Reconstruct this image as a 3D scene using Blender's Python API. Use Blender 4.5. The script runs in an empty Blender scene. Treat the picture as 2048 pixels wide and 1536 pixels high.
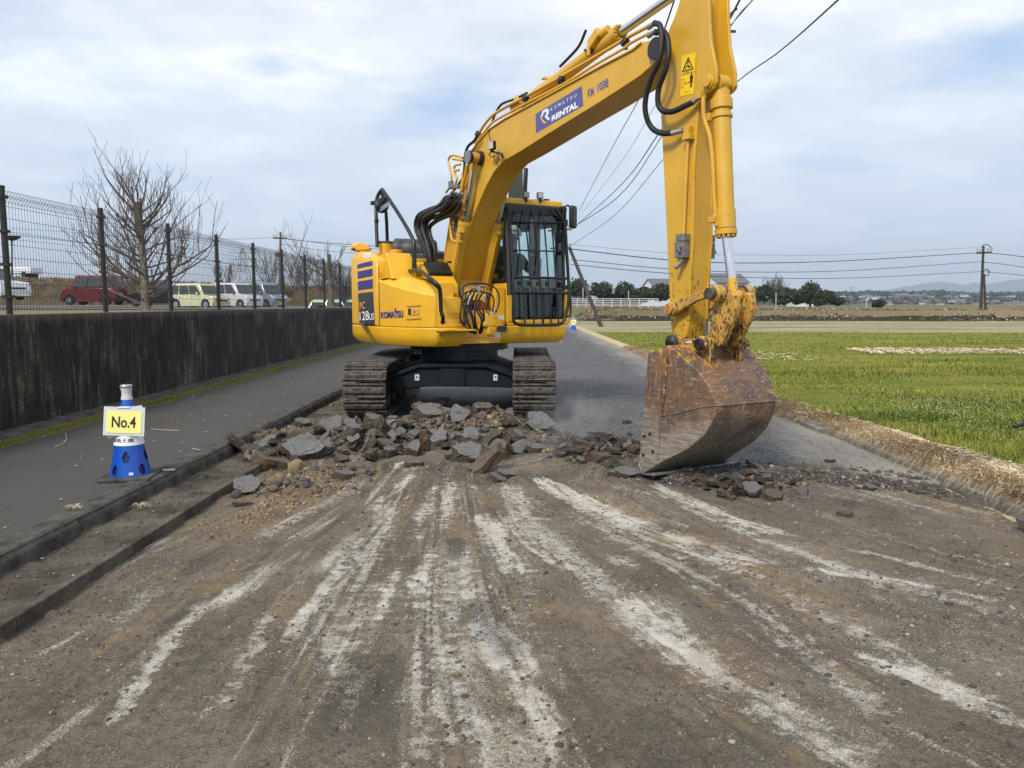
import bpy, bmesh, math, random
import numpy as np
from mathutils import Vector, Matrix, Euler
from mathutils.bvhtree import BVHTree
R = math.radians
random.seed(7)
rng = np.random.default_rng(11)
scene = bpy.context.scene
COL = scene.collection

# ------------------------------------------------------------------ camera, light, exposure
H = 1.40
F = 1540.0
PITCH, YAW = math.atan(161 / F), math.atan(11 / F)
cam_d = bpy.data.cameras.new("camera")
cam = bpy.data.objects.new("camera", cam_d)
COL.objects.link(cam)
cam.location = (0, 0, H)
cam.rotation_euler = (math.pi / 2 - PITCH, 0, YAW)
cam_d.sensor_width = 36
cam_d.lens = 36 * F / 2048
cam_d.clip_end = 12000
cam_d.clip_start = 0.05
scene.camera = cam

SUN_EL, SUN_AZ = 42, 208          # azimuth clockwise from +Y (north)
world = bpy.data.worlds.new("World")
scene.world = world
world.use_nodes = True
wn, wl = world.node_tree.nodes, world.node_tree.links
wn.clear()
w_out = wn.new("ShaderNodeOutputWorld")
w_bg = wn.new("ShaderNodeBackground")
w_bg.inputs[1].default_value = 0.1
w_sky = wn.new("ShaderNodeTexSky")
w_sky.sky_type = 'NISHITA'
w_sky.sun_disc = False
w_sky.sun_elevation = R(SUN_EL)
w_sky.sun_rotation = R(SUN_AZ)
w_sky.dust_density = 2.0
w_geo = wn.new("ShaderNodeNewGeometry")
w_sep = wn.new("ShaderNodeSeparateXYZ")
wl.new(w_geo.outputs['Incoming'], w_sep.inputs[0])
def wmath(op, a, b=None, clamp=False):
    n = wn.new("ShaderNodeMath"); n.operation = op; n.use_clamp = clamp
    for i, v in enumerate((a, b)):
        if v is None: continue
        if isinstance(v, (int, float)): n.inputs[i].default_value = v
        else: wl.new(v, n.inputs[i])
    return n.outputs[0]
w_up = wmath('MULTIPLY', w_sep.outputs[2], -1.0)
w_den = wmath('ADD', wmath('MAXIMUM', w_up, 0.0), 0.10)
w_x = wmath('DIVIDE', w_sep.outputs[0], w_den)
w_y = wmath('DIVIDE', w_sep.outputs[1], w_den)
w_c = wn.new("ShaderNodeCombineXYZ")
wl.new(w_x, w_c.inputs[0]); wl.new(w_y, w_c.inputs[1])
def wnoise(scale, detail, off, rough=0.55):
    m = wn.new("ShaderNodeVectorMath"); m.operation = 'ADD'; m.inputs[1].default_value = off
    wl.new(w_c.outputs[0], m.inputs[0])
    n = wn.new("ShaderNodeTexNoise"); n.inputs['Scale'].default_value = scale
    n.inputs['Detail'].default_value = detail; n.inputs['Roughness'].default_value = rough
    wl.new(m.outputs[0], n.inputs['Vector'])
    return n.outputs['Fac']
def wramp(v, stops):
    r = wn.new("ShaderNodeValToRGB")
    e = r.color_ramp.elements
    while len(e) < len(stops): e.new(0.5)
    for i, (p, c) in enumerate(stops):
        e[i].position = p; e[i].color = (*c, 1) if len(c) == 3 else c
    wl.new(v, r.inputs[0])
    return r.outputs[0]
def wmix(f, a, b):
    n = wn.new("ShaderNodeMix"); n.data_type = 'RGBA'
    for s, v in ((n.inputs[0], f), (n.inputs[6], a), (n.inputs[7], b)):
        if isinstance(v, (int, float)): s.default_value = v
        elif isinstance(v, tuple): s.default_value = (*v, 1)
        else: wl.new(v, s)
    return n.outputs[2]
cover = wramp(wnoise(0.95, 7, (3.1, 8.7, 0)), [(0.33, (0, 0, 0)), (0.47, (1, 1, 1))])
tone = wramp(wnoise(1.7, 8, (11.3, 2.2, 0), 0.6), [(0.34, (4.9, 5.3, 5.95)), (0.50, (5.9, 6.25, 6.75)), (0.66, (7.5, 7.7, 8.0))])
blue = wmix(0.45, w_sky.outputs[0], (3.2, 4.7, 7.2))
clouds = wmix(cover, blue, tone)
low = wramp(w_up, [(0.0, (4.7, 5.8, 7.0)), (0.14, (4.3, 5.3, 6.6)), (0.5, (5, 6, 7))])
lowf = wramp(w_up, [(0.0, (.92, .92, .92)), (0.12, (.62, .62, .62)), (0.34, (.0, .0, .0))])
wl.new(wmix(lowf, clouds, low), w_bg.inputs[0])
wl.new(w_bg.outputs[0], w_out.inputs[0])

sun_d = bpy.data.lights.new("sun", 'SUN')
sun_d.energy = 2.3
sun_d.angle = R(11)
sun_d.color = (1.0, 0.95, 0.87)
sun = bpy.data.objects.new("sun", sun_d)
COL.objects.link(sun)
sd = Vector((math.sin(R(SUN_AZ)) * math.cos(R(SUN_EL)), math.cos(R(SUN_AZ)) * math.cos(R(SUN_EL)), math.sin(R(SUN_EL))))
sun.rotation_euler = sd.to_track_quat('Z', 'Y').to_euler()
vs = scene.view_settings
vs.view_transform = 'Standard'; vs.look = 'None'; vs.gamma = 1; vs.use_curve_mapping = False
vs.exposure = 0.66
scene.cycles.max_bounces = 6
scene.cycles.transparent_max_bounces = 12
scene.cycles.volume_bounces = 0

# ------------------------------------------------------------------ pixel <-> place (pixels of the 2048 x 1536 photograph)
CM = Euler(cam.rotation_euler, 'XYZ').to_matrix()
C0 = Vector((0, 0, H))
def ray(px, py):
    return CM @ Vector(((px - 1024) / F, -(py - 768) / F, -1))
def atY(px, py, Y):
    d = ray(px, py); return C0 + d * (Y / d.y)
def atZ(px, py, z):
    d = ray(px, py); return C0 + d * ((z - H) / d.z)
def atX(px, py, X):
    d = ray(px, py); return C0 + d * (X / d.x)

# ------------------------------------------------------------------ numpy noise
def _h(ix, iy, s):
    v = np.sin(ix * 127.1 + iy * 311.7 + s * 74.7) * 43758.5453
    return v - np.floor(v)
def vnoise(x, y, s=0):
    x = np.asarray(x, float); y = np.asarray(y, float)
    ix, iy = np.floor(x), np.floor(y)
    fx, fy = x - ix, y - iy
    fx = fx * fx * (3 - 2 * fx); fy = fy * fy * (3 - 2 * fy)
    a, b = _h(ix, iy, s), _h(ix + 1, iy, s)
    c, d = _h(ix, iy + 1, s), _h(ix + 1, iy + 1, s)
    return (a + (b - a) * fx) * (1 - fy) + (c + (d - c) * fx) * fy
def fbm(x, y, s=0, o=4, g=0.5):
    t, a, n = 0, 1, 0
    for i in range(o):
        t = t + a * vnoise(x * 2 ** i, y * 2 ** i, s + i * 13); n += a; a *= g
    return t / n

# ------------------------------------------------------------------ materials
class NT:
    def __init__(s, name):
        s.m = bpy.data.materials.new(name); s.m.use_nodes = True
        s.t = s.m.node_tree; s.n = s.t.nodes; s.l = s.t.links
        s.b = s.n["Principled BSDF"]
        s._co = None
    def put(s, sock, v):
        if v is None: return
        if isinstance(v, (int, float)): sock.default_value = v
        elif isinstance(v, (tuple, list)): sock.default_value = (*v, 1) if (len(v) == 3 and sock.type == 'RGBA') else v
        else: s.l.new(v, sock)
    def co(s, kind='Object'):
        if s._co is None: s._co = s.n.new("ShaderNodeTexCoord")
        return s._co.outputs[kind]
    def pos(s):
        return s.n.new("ShaderNodeNewGeometry").outputs['Position']
    def map(s, v, scale=(1, 1, 1), rot=(0, 0, 0), loc=(0, 0, 0)):
        n = s.n.new("ShaderNodeMapping"); s.l.new(v, n.inputs[0])
        n.inputs['Scale'].default_value = scale; n.inputs['Rotation'].default_value = rot; n.inputs['Location'].default_value = loc
        return n.outputs[0]
    def noise(s, v, scale=5, detail=4, rough=0.55, dist=0, out='Fac'):
        n = s.n.new("ShaderNodeTexNoise"); s.l.new(v, n.inputs['Vector'])
        n.inputs['Scale'].default_value = scale; n.inputs['Detail'].default_value = detail
        n.inputs['Roughness'].default_value = rough; n.inputs['Distortion'].default_value = dist
        return n.outputs[out]
    def vor(s, v, scale=5, out='Distance', feat='F1', rnd=1.0):
        n = s.n.new("ShaderNodeTexVoronoi"); s.l.new(v, n.inputs['Vector']); n.feature = feat
        n.inputs['Scale'].default_value = scale; n.inputs['Randomness'].default_value = rnd
        return n.outputs[out]
    def ramp(s, v, *stops):
        r = s.n.new("ShaderNodeValToRGB"); e = r.color_ramp.elements
        while len(e) < len(stops): e.new(0.5)
        for i, (p, c) in enumerate(stops):
            if isinstance(c, (int, float)): c = (c, c, c)
            e[i].position = p; e[i].color = (*c, 1)
        s.l.new(v, r.inputs[0]); return r.outputs[0]
    def mix(s, f, a, b, mode='MIX'):
        n = s.n.new("ShaderNodeMix"); n.data_type = 'RGBA'; n.blend_type = mode
        s.put(n.inputs[0], f); s.put(n.inputs[6], a); s.put(n.inputs[7], b); return n.outputs[2]
    def math(s, op, a, b=None, clamp=False):
        n = s.n.new("ShaderNodeMath"); n.operation = op; n.use_clamp = clamp
        s.put(n.inputs[0], a); s.put(n.inputs[1], b); return n.outputs[0]
    def sep(s, v, i):
        n = s.n.new("ShaderNodeSeparateXYZ"); s.l.new(v, n.inputs[0]); return n.outputs[i]
    def attr(s, name, out='Fac'):
        n = s.n.new("ShaderNodeAttribute"); n.attribute_name = name; return n.outputs[out]
    def bump(s, h, dist=0.01, strength=1.0):
        n = s.n.new("ShaderNodeBump"); n.inputs['Distance'].default_value = dist; n.inputs['Strength'].default_value = strength
        s.l.new(h, n.inputs['Height']); s.l.new(n.outputs[0], s.b.inputs['Normal'])
    def set(s, col=None, rough=None, metal=None, spec=None, **k):
        s.put(s.b.inputs['Base Color'], col); s.put(s.b.inputs['Roughness'], rough)
        s.put(s.b.inputs['Metallic'], metal); s.put(s.b.inputs['Specular IOR Level'], spec)
        for a, v in k.items(): s.put(s.b.inputs[a.replace('_', ' ')], v)
        return s.m

def simple(name, col, rough=0.6, metal=0.0, var=0.12, scale=6, bump=0.0, spec=0.5):
    t = NT(name); p = t.co()
    n = t.noise(p, scale, 5)
    c = t.mix(t.ramp(n, (0.3, 0), (0.7, 1)), tuple(x * (1 - var) for x in col), tuple(min(1, x * (1 + var)) for x in col))
    if bump: t.bump(t.noise(p, scale * 8, 4), bump)
    return t.set(c, t.ramp(n, (0.2, max(0, rough - 0.08)), (0.8, min(1, rough + 0.1))), metal, spec)

def paint(name, col, chips=0.0, dust=0.35, rough=0.32, cs=26):
    """Machine enamel: thin dust film, fine speckle, optional chips to bare dark steel, more towards the bucket end."""
    t = NT(name); p = t.co()
    big = t.noise(p, 2.2, 6, 0.6)
    c = t.mix(t.ramp(big, (0.35, 0), (0.7, 1)), tuple(x * 0.84 for x in col), col)
    c = t.mix(t.math('MULTIPLY', t.ramp(t.noise(p, 5.5, 7, 0.7), (0.52, 0), (0.72, 1)), dust), c, (0.50, 0.36, 0.17))
    fine = t.noise(p, 34, 5, 0.65)
    c = t.mix(t.math('MULTIPLY', t.ramp(fine, (0.46, 0), (0.72, 1)), dust), c, (0.50, 0.30, 0.09))
    streak = t.noise(t.map(p, (16, 16, 1.3)), 1.0, 4, 0.6)
    c = t.mix(t.math('MULTIPLY', t.ramp(streak, (0.52, 0), (0.75, 1)), 0.22 * (dust / 0.35)), c, (0.33, 0.21, 0.08))
    rg = t.ramp(fine, (0.3, rough), (0.75, rough + 0.28))
    if chips:
        a = t.noise(p, cs, 8, 0.78); b = t.noise(t.map(p, (1, 1, 0.35)), 60, 3, 0.6)
        low = t.ramp(t.sep(p, 2), (0.0, 1.0), (1.0, 0.0)) if chips > 0 else None
        m = t.n.new("ShaderNodeMapRange"); t.l.new(t.sep(p, 2), m.inputs[0])
        m.inputs[1].default_value = 0.95; m.inputs[2].default_value = 2.2; m.inputs[3].default_value = 0.06 + 0.03 * chips; m.inputs[4].default_value = -0.05
        v = t.math('ADD', t.math('MULTIPLY', t.math('ADD', a, b), 0.5), m.outputs[0])
        k = t.ramp(v, (0.595, 0), (0.62, 1))
        c = t.mix(k, c, t.mix(t.noise(p, 90, 3), (0.012, 0.010, 0.009), (0.10, 0.055, 0.03)))
        rg = t.mix(k, rg, (0.75, 0.75, 0.75))
    t.bump(t.noise(p, 160, 3), 0.0008, 0.5)
    return t.set(c, rg, 0.0, 0.5, Coat_Weight=0.12, Coat_Roughness=0.2)

YEL = (0.66, 0.335, 0.022)
M = {}
M['yellow'] = paint('yellow_paint', (0.74, 0.395, 0.010), dust=0.10, rough=0.28)
M['boom'] = paint('dusty_yellow_paint', (0.64, 0.350, 0.018), dust=0.24)
M['arm'] = paint('chipped_yellow_paint', (0.62, 0.340, 0.014), chips=1.0, dust=0.28)
M['link'] = paint('worn_yellow_paint', (0.50, 0.27, 0.035), chips=2.3, dust=0.8, rough=0.5, cs=40)
M['black'] = simple('black_painted_steel', (0.008, 0.0085, 0.0095), 0.38)
M['slate'] = simple('slate_painted_steel', (0.009, 0.014, 0.018), 0.75, var=0.3, scale=4, spec=0.15)
M['rubber'] = simple('black_rubber', (0.009, 0.009, 0.010), 0.55)
M['greyplastic'] = simple('dark_grey_plastic', (0.055, 0.058, 0.062), 0.5)
M['chrome'] = simple('polished_rod', (0.62, 0.63, 0.66), 0.12, 1.0, 0.04)
M['steel'] = simple('bare_grey_steel', (0.30, 0.30, 0.29), 0.45, 0.8, 0.25, 20)
M['castgrey'] = simple('grey_valve_casting', (0.17, 0.17, 0.165), 0.6, 0.3, 0.3, 25)
M['navy'] = simple('navy_blue_decal', (0.035, 0.03, 0.19), 0.35, var=0.05)
M['rentblue'] = simple('rental_blue_decal', (0.075, 0.085, 0.26), 0.45, var=0.08)
M['letterblue'] = simple('faded_blue_letter', (0.05, 0.10, 0.24), 0.5)
M['charcoal'] = simple('charcoal_decal', (0.032, 0.036, 0.040), 0.4)
M['white'] = simple('white_decal', (0.72, 0.73, 0.74), 0.45, var=0.05)
M['orange'] = simple('orange_decal', (0.85, 0.36, 0.05), 0.45)
M['warnyel'] = simple('warning_yellow', (0.82, 0.52, 0.0), 0.4, var=0.04)
M['ink'] = simple('black_ink', (0.01, 0.01, 0.01), 0.5)
M['paleplate'] = simple('grey_paper_label', (0.5, 0.5, 0.48), 0.6)
M['lamp'] = simple('worklight_lens', (0.42, 0.42, 0.38), 0.25)
M['red'] = simple('red_rubber_ring', (0.30, 0.03, 0.02), 0.5)

def glass(name, tint=(0.55, 0.75, 0.72), alpha=0.25):
    t = NT(name)
    tr = t.n.new("ShaderNodeBsdfTransparent"); tr.inputs[0].default_value = (*tint, 1)
    gl = t.n.new("ShaderNodeBsdfGlossy"); gl.inputs['Roughness'].default_value = 0.03
    fr = t.n.new("ShaderNodeLayerWeight"); fr.inputs[0].default_value = 0.5
    mx = t.n.new("ShaderNodeMixShader"); t.l.new(t.math('ADD', t.math('MULTIPLY', t.math('POWER', fr.outputs['Facing'], 4.0), 0.35), 0.012 + alpha * 0.10), mx.inputs[0])
    t.l.new(tr.outputs[0], mx.inputs[1]); t.l.new(gl.outputs[0], mx.inputs[2])
    t.l.new(mx.outputs[0], t.n['Material Output'].inputs[0])
    return t.m
M['glass'] = glass('cab_glass', (0.90, 0.965, 0.955))
M['clear'] = simple('clear_lens', (0.50, 0.52, 0.54), 0.15)
M['carglass'] = simple('dark_car_glass', (0.035, 0.045, 0.05), 0.08)

# bucket steel
t = NT('rusty_scratched_steel'); p = t.co()
n1 = t.noise(p, 5, 7, 0.62); n2 = t.noise(p, 40, 5, 0.7)
c = t.mix(t.ramp(n1, (0.38, 0), (0.62, 1)), (0.125, 0.090, 0.072), (0.26, 0.140, 0.070))
c = t.mix(t.ramp(n2, (0.35, 0), (0.8, 0.8)), c, (0.045, 0.033, 0.03))
sc = t.noise(t.map(p, (4, 30, 55), (0.5, 0.7, 0.2)), 1.0, 5, 0.75, 0.6)
sc2 = t.noise(t.map(p, (60, 8, 9), (0.2, 0.9, 0.4)), 1.0, 5, 0.75, 0.6)
c = t.mix(t.math('MULTIPLY', t.ramp(sc, (0.56, 0), (0.68, 1)), 0.6), c, (0.50, 0.45, 0.40))
c = t.mix(t.math('MULTIPLY', t.ramp(sc2, (0.55, 0), (0.64, 1)), 0.65), c, (0.48, 0.30, 0.16))
mr = t.n.new("ShaderNodeMapRange"); t.l.new(t.sep(p, 2), mr.inputs[0])
mr.inputs[1].default_value = 0.80; mr.inputs[2].default_value = 0.10; mr.inputs[3].default_value = -0.22; mr.inputs[4].default_value = 1.15
worn = t.math('ADD', mr.outputs[0], t.math('MULTIPLY', t.math('SUBTRACT', n1, 0.5), 1.6))
grey = t.mix(t.ramp(sc, (0.4, 0), (0.65, 1)), (0.17, 0.145, 0.118), (0.42, 0.385, 0.34))
c = t.mix(t.ramp(worn, (0.25, 0), (0.75, 0.85)), c, grey)
mr2 = t.n.new("ShaderNodeMapRange"); t.l.new(t.sep(p, 2), mr2.inputs[0])
mr2.inputs[1].default_value = 0.82; mr2.inputs[2].default_value = 1.05; mr2.inputs[3].default_value = -0.10; mr2.inputs[4].default_value = 0.10
yk = t.math('ADD', t.noise(t.map(p, (1, 1, 0.5)), 9, 6, 0.72), mr2.outputs[0])
c = t.mix(t.ramp(yk, (0.57, 0), (0.61, 1)), c, (0.52, 0.27, 0.04))
pits = t.vor(p, 26, 'Distance'); c = t.mix(t.ramp(pits, (0.03, 0.85), (0.06, 0)), c, (0.012, 0.01, 0.01))
t.bump(t.math('ADD', n2, t.math('MULTIPLY', sc, 0.6)), 0.004, 0.7)
M['bucket'] = t.set(c, t.ramp(n2, (0.3, 0.45), (0.7, 0.75)), 0.35, 0.4)

t = NT('track_steel'); p = t.co()
n1 = t.noise(p, 14, 6, 0.7); n2 = t.noise(p, 70, 4, 0.7)
c = t.mix(t.ramp(n1, (0.4, 0), (0.6, 1)), (0.026, 0.022, 0.019), (0.135, 0.105, 0.082))
c = t.mix(t.ramp(n2, (0.55, 0), (0.75, 0.8)), c, (0.20, 0.17, 0.14))
t.bump(n1, 0.008, 0.8)
M['track'] = t.set(c, 0.7, 0.3)
t = NT('track_pad_rubber'); p = t.co()
n1 = t.noise(p, 18, 7, 0.75); n2 = t.noise(p, 80, 4, 0.7)
c = t.mix(t.ramp(n1, (0.40, 0), (0.62, 1)), (0.022, 0.022, 0.022), (0.115, 0.102, 0.086))
t.bump(t.math('ADD', n1, t.math('MULTIPLY', n2, 0.3)), 0.02, 1.0)
M['pad'] = t.set(c, 0.85)

t = NT('corrugated_hose'); p = t.co('UV')
w = t.n.new("ShaderNodeTexWave"); w.inputs['Scale'].default_value = 1; t.l.new(t.map(p, (1, 1, 1)), w.inputs['Vector'])
w.bands_direction = 'X'
t.bump(w.outputs['Fac'], 0.004, 1.0)
M['hose'] = t.set((0.022, 0.023, 0.025), 0.5)

# ------------------------------------------------------------------ mesh builder
def perp(d):
    d = d.normalized(); a = Vector((0, 0, 1)) if abs(d.z) < 0.9 else Vector((1, 0, 0))
    u = d.cross(a).normalized(); return u, d.cross(u).normalized()
def spline(pts, n=6):
    pts = [Vector(p) for p in pts]
    if len(pts) < 3: return pts
    P = [pts[0] * 2 - pts[1]] + pts + [pts[-1] * 2 - pts[-2]]
    out = []
    for i in range(1, len(P) - 2):
        for k in range(n):
            s = k / n; a, b, c_, d = P[i - 1], P[i], P[i + 1], P[i + 2]
            out.append(0.5 * ((2 * b) + (c_ - a) * s + (2 * a - 5 * b + 4 * c_ - d) * s * s + (3 * b - a - 3 * c_ + d) * s ** 3))
    out.append(pts[-1]); return out
class MB:
    def __init__(s): s.v = []; s.f = []; s.mi = []; s.uv = None
    def add(s, vs, fs, mi=0):
        o = len(s.v); s.v += [tuple(v) for v in vs]
        s.f += [tuple(i + o for i in f) for f in fs]; s.mi += [mi] * len(fs); return s
    def box(s, c, size, rot=None, mi=0, taper=1.0):
        m = Euler(rot).to_matrix() if rot is not None and not isinstance(rot, Matrix) else (rot or Matrix.Identity(3))
        hx, hy, hz = (q / 2 for q in size); c = Vector(c)
        vs = [c + m @ Vector((x * (taper if z > 0 else 1), y * (taper if z > 0 else 1), z)) for z in (-hz, hz) for x, y in ((-hx, -hy), (hx, -hy), (hx, hy), (-hx, hy))]
        return s.add(vs, [(3, 2, 1, 0), (4, 5, 6, 7), (0, 1, 5, 4), (1, 2, 6, 5), (2, 3, 7, 6), (3, 0, 4, 7)], mi)
    def bar(s, p0, p1, w, h=None, mi=0, up=None):
        p0, p1 = Vector(p0), Vector(p1); d = (p1 - p0).normalized(); h = h or w
        a = up if up is not None else (Vector((0, 0, 1)) if abs(d.z) < 0.95 else Vector((1, 0, 0)))
        x = d.cross(Vector(a)).normalized(); y = x.cross(d).normalized()
        vs = [q + x * sx * w / 2 + y * sy * h / 2 for q in (p0, p1) for sx, sy in ((-1, -1), (1, -1), (1, 1), (-1, 1))]
        return s.add(vs, [(3, 2, 1, 0), (4, 5, 6, 7), (0, 1, 5, 4), (1, 2, 6, 5), (2, 3, 7, 6), (3, 0, 4, 7)], mi)
    def cyl(s, p0, p1, r0, r1=None, n=16, mi=0, caps=True):
        p0, p1 = Vector(p0), Vector(p1); r1 = r0 if r1 is None else r1
        u, w = perp(p1 - p0); vs = []
        for q, r in ((p0, r0), (p1, r1)):
            vs += [q + (u * math.cos(a) + w * math.sin(a)) * r for a in (2 * math.pi * i / n for i in range(n))]
        fs = [(i, (i + 1) % n, n + (i + 1) % n, n + i) for i in range(n)]
        if caps: fs += [tuple(reversed(range(n))), tuple(range(n, 2 * n))]
        return s.add(vs, fs, mi)
    def tube(s, pts, r, n=8, mi=0, sm=6):
        pts = spline(pts, sm) if sm else [Vector(p) for p in pts]
        rr = r if isinstance(r, (list, tuple)) else None
        vs = []; up = None; N = len(pts)
        for i, q in enumerate(pts):
            d = (pts[min(i + 1, N - 1)] - pts[max(i - 1, 0)])
            if d.length < 1e-9: d = Vector((0, 0, 1))
            d.normalize()
            if up is None: up, _ = perp(d)
            up = (up - d * up.dot(d))
            if up.length < 1e-6: up, _ = perp(d)
            up.normalize(); w = d.cross(up)
            ra = r if rr is None else rr[0] + (rr[1] - rr[0]) * i / (N - 1)
            vs += [q + (up * math.cos(a) + w * math.sin(a)) * ra for a in (2 * math.pi * k / n for k in range(n))]
        fs = [(i * n + k, i * n + (k + 1) % n, (i + 1) * n + (k + 1) % n, (i + 1) * n + k) for i in range(N - 1) for k in range(n)]
        fs += [tuple(reversed(range(n))), tuple((N - 1) * n + k for k in range(n))]
        return s.add(vs, fs, mi)
    def prism(s, pts, lo, hi, fn, mi=0):
        """pts: 2-D outline; fn(a, b, c) -> 3-D point; c runs lo..hi"""
        n = len(pts)
        vs = [fn(a, b, lo) for a, b in pts] + [fn(a, b, hi) for a, b in pts]
        fs = [(i, (i + 1) % n, n + (i + 1) % n, n + i) for i in range(n)] + [tuple(reversed(range(n))), tuple(range(n, 2 * n))]
        return s.add(vs, fs, mi)
    def lathe(s, prof, o=(0, 0, 0), n=20, mi=0, caps=True):
        o = Vector(o); vs = []
        for r, z in prof: vs += [o + Vector((r * math.cos(2 * math.pi * k / n), r * math.sin(2 * math.pi * k / n), z)) for k in range(n)]
        fs = [(i * n + k, i * n + (k + 1) % n, (i + 1) * n + (k + 1) % n, (i + 1) * n + k) for i in range(len(prof) - 1) for k in range(n)]
        if caps: fs += [tuple(reversed(range(n))), tuple((len(prof) - 1) * n + k for k in range(n))]
        return s.add(vs, fs, mi)
    def ell(s, c, r, n=12, m=8, mi=0, rot=None):
        c = Vector(c); mt = Euler(rot).to_matrix() if rot else Matrix.Identity(3); vs = []
        for j in range(m + 1):
            th = math.pi * j / m
            for k in range(n):
                a = 2 * math.pi * k / n
                vs.append(c + mt @ Vector((r[0] * math.sin(th) * math.cos(a), r[1] * math.sin(th) * math.sin(a), r[2] * math.cos(th))))
        fs = [(j * n + k, (j + 1) * n + k, (j + 1) * n + (k + 1) % n, j * n + (k + 1) % n) for j in range(m) for k in range(n)]
        return s.add(vs, fs, mi)
    def build(s, name, mats, parent=None, bevel=0, smooth=True, angle=35, loc=None, rotz=None, seg=2, fix=True):
        me = bpy.data.meshes.new(name)
        me.from_pydata(s.v, [], s.f)
        if not isinstance(mats, (list, tuple)): mats = [mats]
        for m_ in mats: me.materials.append(m_)
        if len(mats) > 1: me.polygons.foreach_set('material_index', s.mi)
        if fix and len(s.f) < 60000:
            bm = bmesh.new(); bm.from_mesh(me); bmesh.ops.recalc_face_normals(bm, faces=bm.faces); bm.to_mesh(me); bm.free()
        if smooth:
            me.polygons.foreach_set('use_smooth', [True] * len(me.polygons)); me.set_sharp_from_angle(angle=R(angle))
        me.update()
        o = bpy.data.objects.new(name, me); COL.objects.link(o)
        if bevel:
            b = o.modifiers.new('bevel', 'BEVEL'); b.width = bevel; b.segments = seg; b.limit_method = 'ANGLE'; b.angle_limit = R(32)
            b.harden_normals = False
        if parent is not None: o.parent = parent
        if loc is not None: o.location = loc
        if rotz is not None: o.rotation_euler = (0, 0, rotz)
        return o
def tag(o, label=None, cat=None, group=None, kind=None):
    for k, v in (('label', label), ('category', cat), ('group', group), ('kind', kind)):
        if v: o[k] = v
    return o
def empty(name, loc=(0, 0, 0), rotz=0):
    o = bpy.data.objects.new(name, None); COL.objects.link(o); o.location = loc; o.rotation_euler = (0, 0, rotz)
    o.empty_display_size = 0.1; return o
def copy_tree(o, parent=None):
    c = o.copy(); COL.objects.link(c); c.parent = parent
    for ch in o.children: copy_tree(ch, c)
    return c
def grid_mesh(name, xs, ys, zf, mat, attrs=None, kind='structure', smooth=True):
    X, Y = np.meshgrid(xs, ys)
    Z = zf(X, Y)
    nx, ny = len(xs), len(ys)
    co = np.stack([X, Y, Z], -1).reshape(-1, 3)
    idx = np.arange(nx * ny).reshape(ny, nx)
    q = np.stack([idx[:-1, :-1], idx[:-1, 1:], idx[1:, 1:], idx[1:, :-1]], -1).reshape(-1, 4)
    return raw_mesh(name, co, q, mat, attrs, X, Y, kind, smooth)
def raw_mesh(name, co, q, mat, attrs=None, X=None, Y=None, kind=None, smooth=True, mi=None):
    me = bpy.data.meshes.new(name)
    k = q.shape[1]
    me.vertices.add(len(co)); me.vertices.foreach_set('co', np.asarray(co, np.float32).ravel())
    me.loops.add(q.size); me.loops.foreach_set('vertex_index', q.ravel().astype(np.int32))
    me.polygons.add(len(q)); me.polygons.foreach_set('loop_start', np.arange(0, q.size, k, dtype=np.int32))
    me.update(calc_edges=True); me.validate()
    for m_ in (mat if isinstance(mat, (list, tuple)) else [mat]): me.materials.append(m_)
    if mi is not None: me.polygons.foreach_set('material_index', np.asarray(mi, np.int32))
    if smooth: me.polygons.foreach_set('use_smooth', [True] * len(me.polygons))
    if attrs:
        for an, av in attrs.items():
            a = me.attributes.new(an, 'FLOAT', 'POINT'); a.data.foreach_set('value', np.asarray(av, np.float32).ravel())
    o = bpy.data.objects.new(name, me); COL.objects.link(o)
    if kind: o['kind'] = kind
    return o
def text_mesh(body, offset=0.0, shear=0.0):
    """flat lettering as (verts 0..1 in both axes, faces, aspect)"""
    cu = bpy.data.curves.new('lettering', 'FONT'); cu.body = body; cu.offset = offset; cu.shear = shear; cu.resolution_u = 4
    ob = bpy.data.objects.new('lettering', cu); COL.objects.link(ob)
    dg = bpy.context.evaluated_depsgraph_get(); dg.update()
    me = bpy.data.meshes.new_from_object(ob.evaluated_get(dg))
    vs = np.array([v.co[:2] for v in me.vertices]); fs = [tuple(p.vertices) for p in me.polygons]
    bpy.data.objects.remove(ob); bpy.data.meshes.remove(me); bpy.data.curves.remove(cu)
    lo, hi = vs.min(0), vs.max(0); asp = (hi - lo)[0] / (hi - lo)[1]
    return (vs - lo) / (hi - lo), fs, asp
HAZE = 0.00028

# ------------------------------------------------------------------ EXCAVATOR
OX, OY, YA = -0.79, 10.43, R(-60)
exc = empty('excavator', (OX, OY, 0))
tag(exc, 'yellow hydraulic excavator with a caged cab digging up the road with its bucket', 'excavator')
ML = Matrix.Rotation(-YA, 3, 'Z')
def loc_ray(px, py):
    return ML @ (C0 - Vector((OX, OY, 0))), ML @ ray(px, py)
def LY(px, py, yl):           # point on the machine plane y = yl
    o, d = loc_ray(px, py); return o + d * ((yl - o.y) / d.y)
def LX(px, py, xf):
    o, d = loc_ray(px, py); return o + d * ((xf - o.x) / d.x)
def LZ(px, py, z):
    o, d = loc_ray(px, py); return o + d * ((z - o.z) / d.z)
def LPL(px, py, n, k):        # plane n.p = k
    o, d = loc_ray(px, py); n = Vector(n); return o + d * ((k - n.dot(o)) / n.dot(d))
def part(mb, name, mat, parent=exc, **k):
    up = parent is exc
    return mb.build(name, mat, parent, rotz=YA if up and k.pop('upper', True) else None, **k)
def face_cam(o_local):        # direction from a local point to the camera
    return (ML @ (C0 - Vector((OX, OY, 0))) - o_local).normalized()
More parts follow.
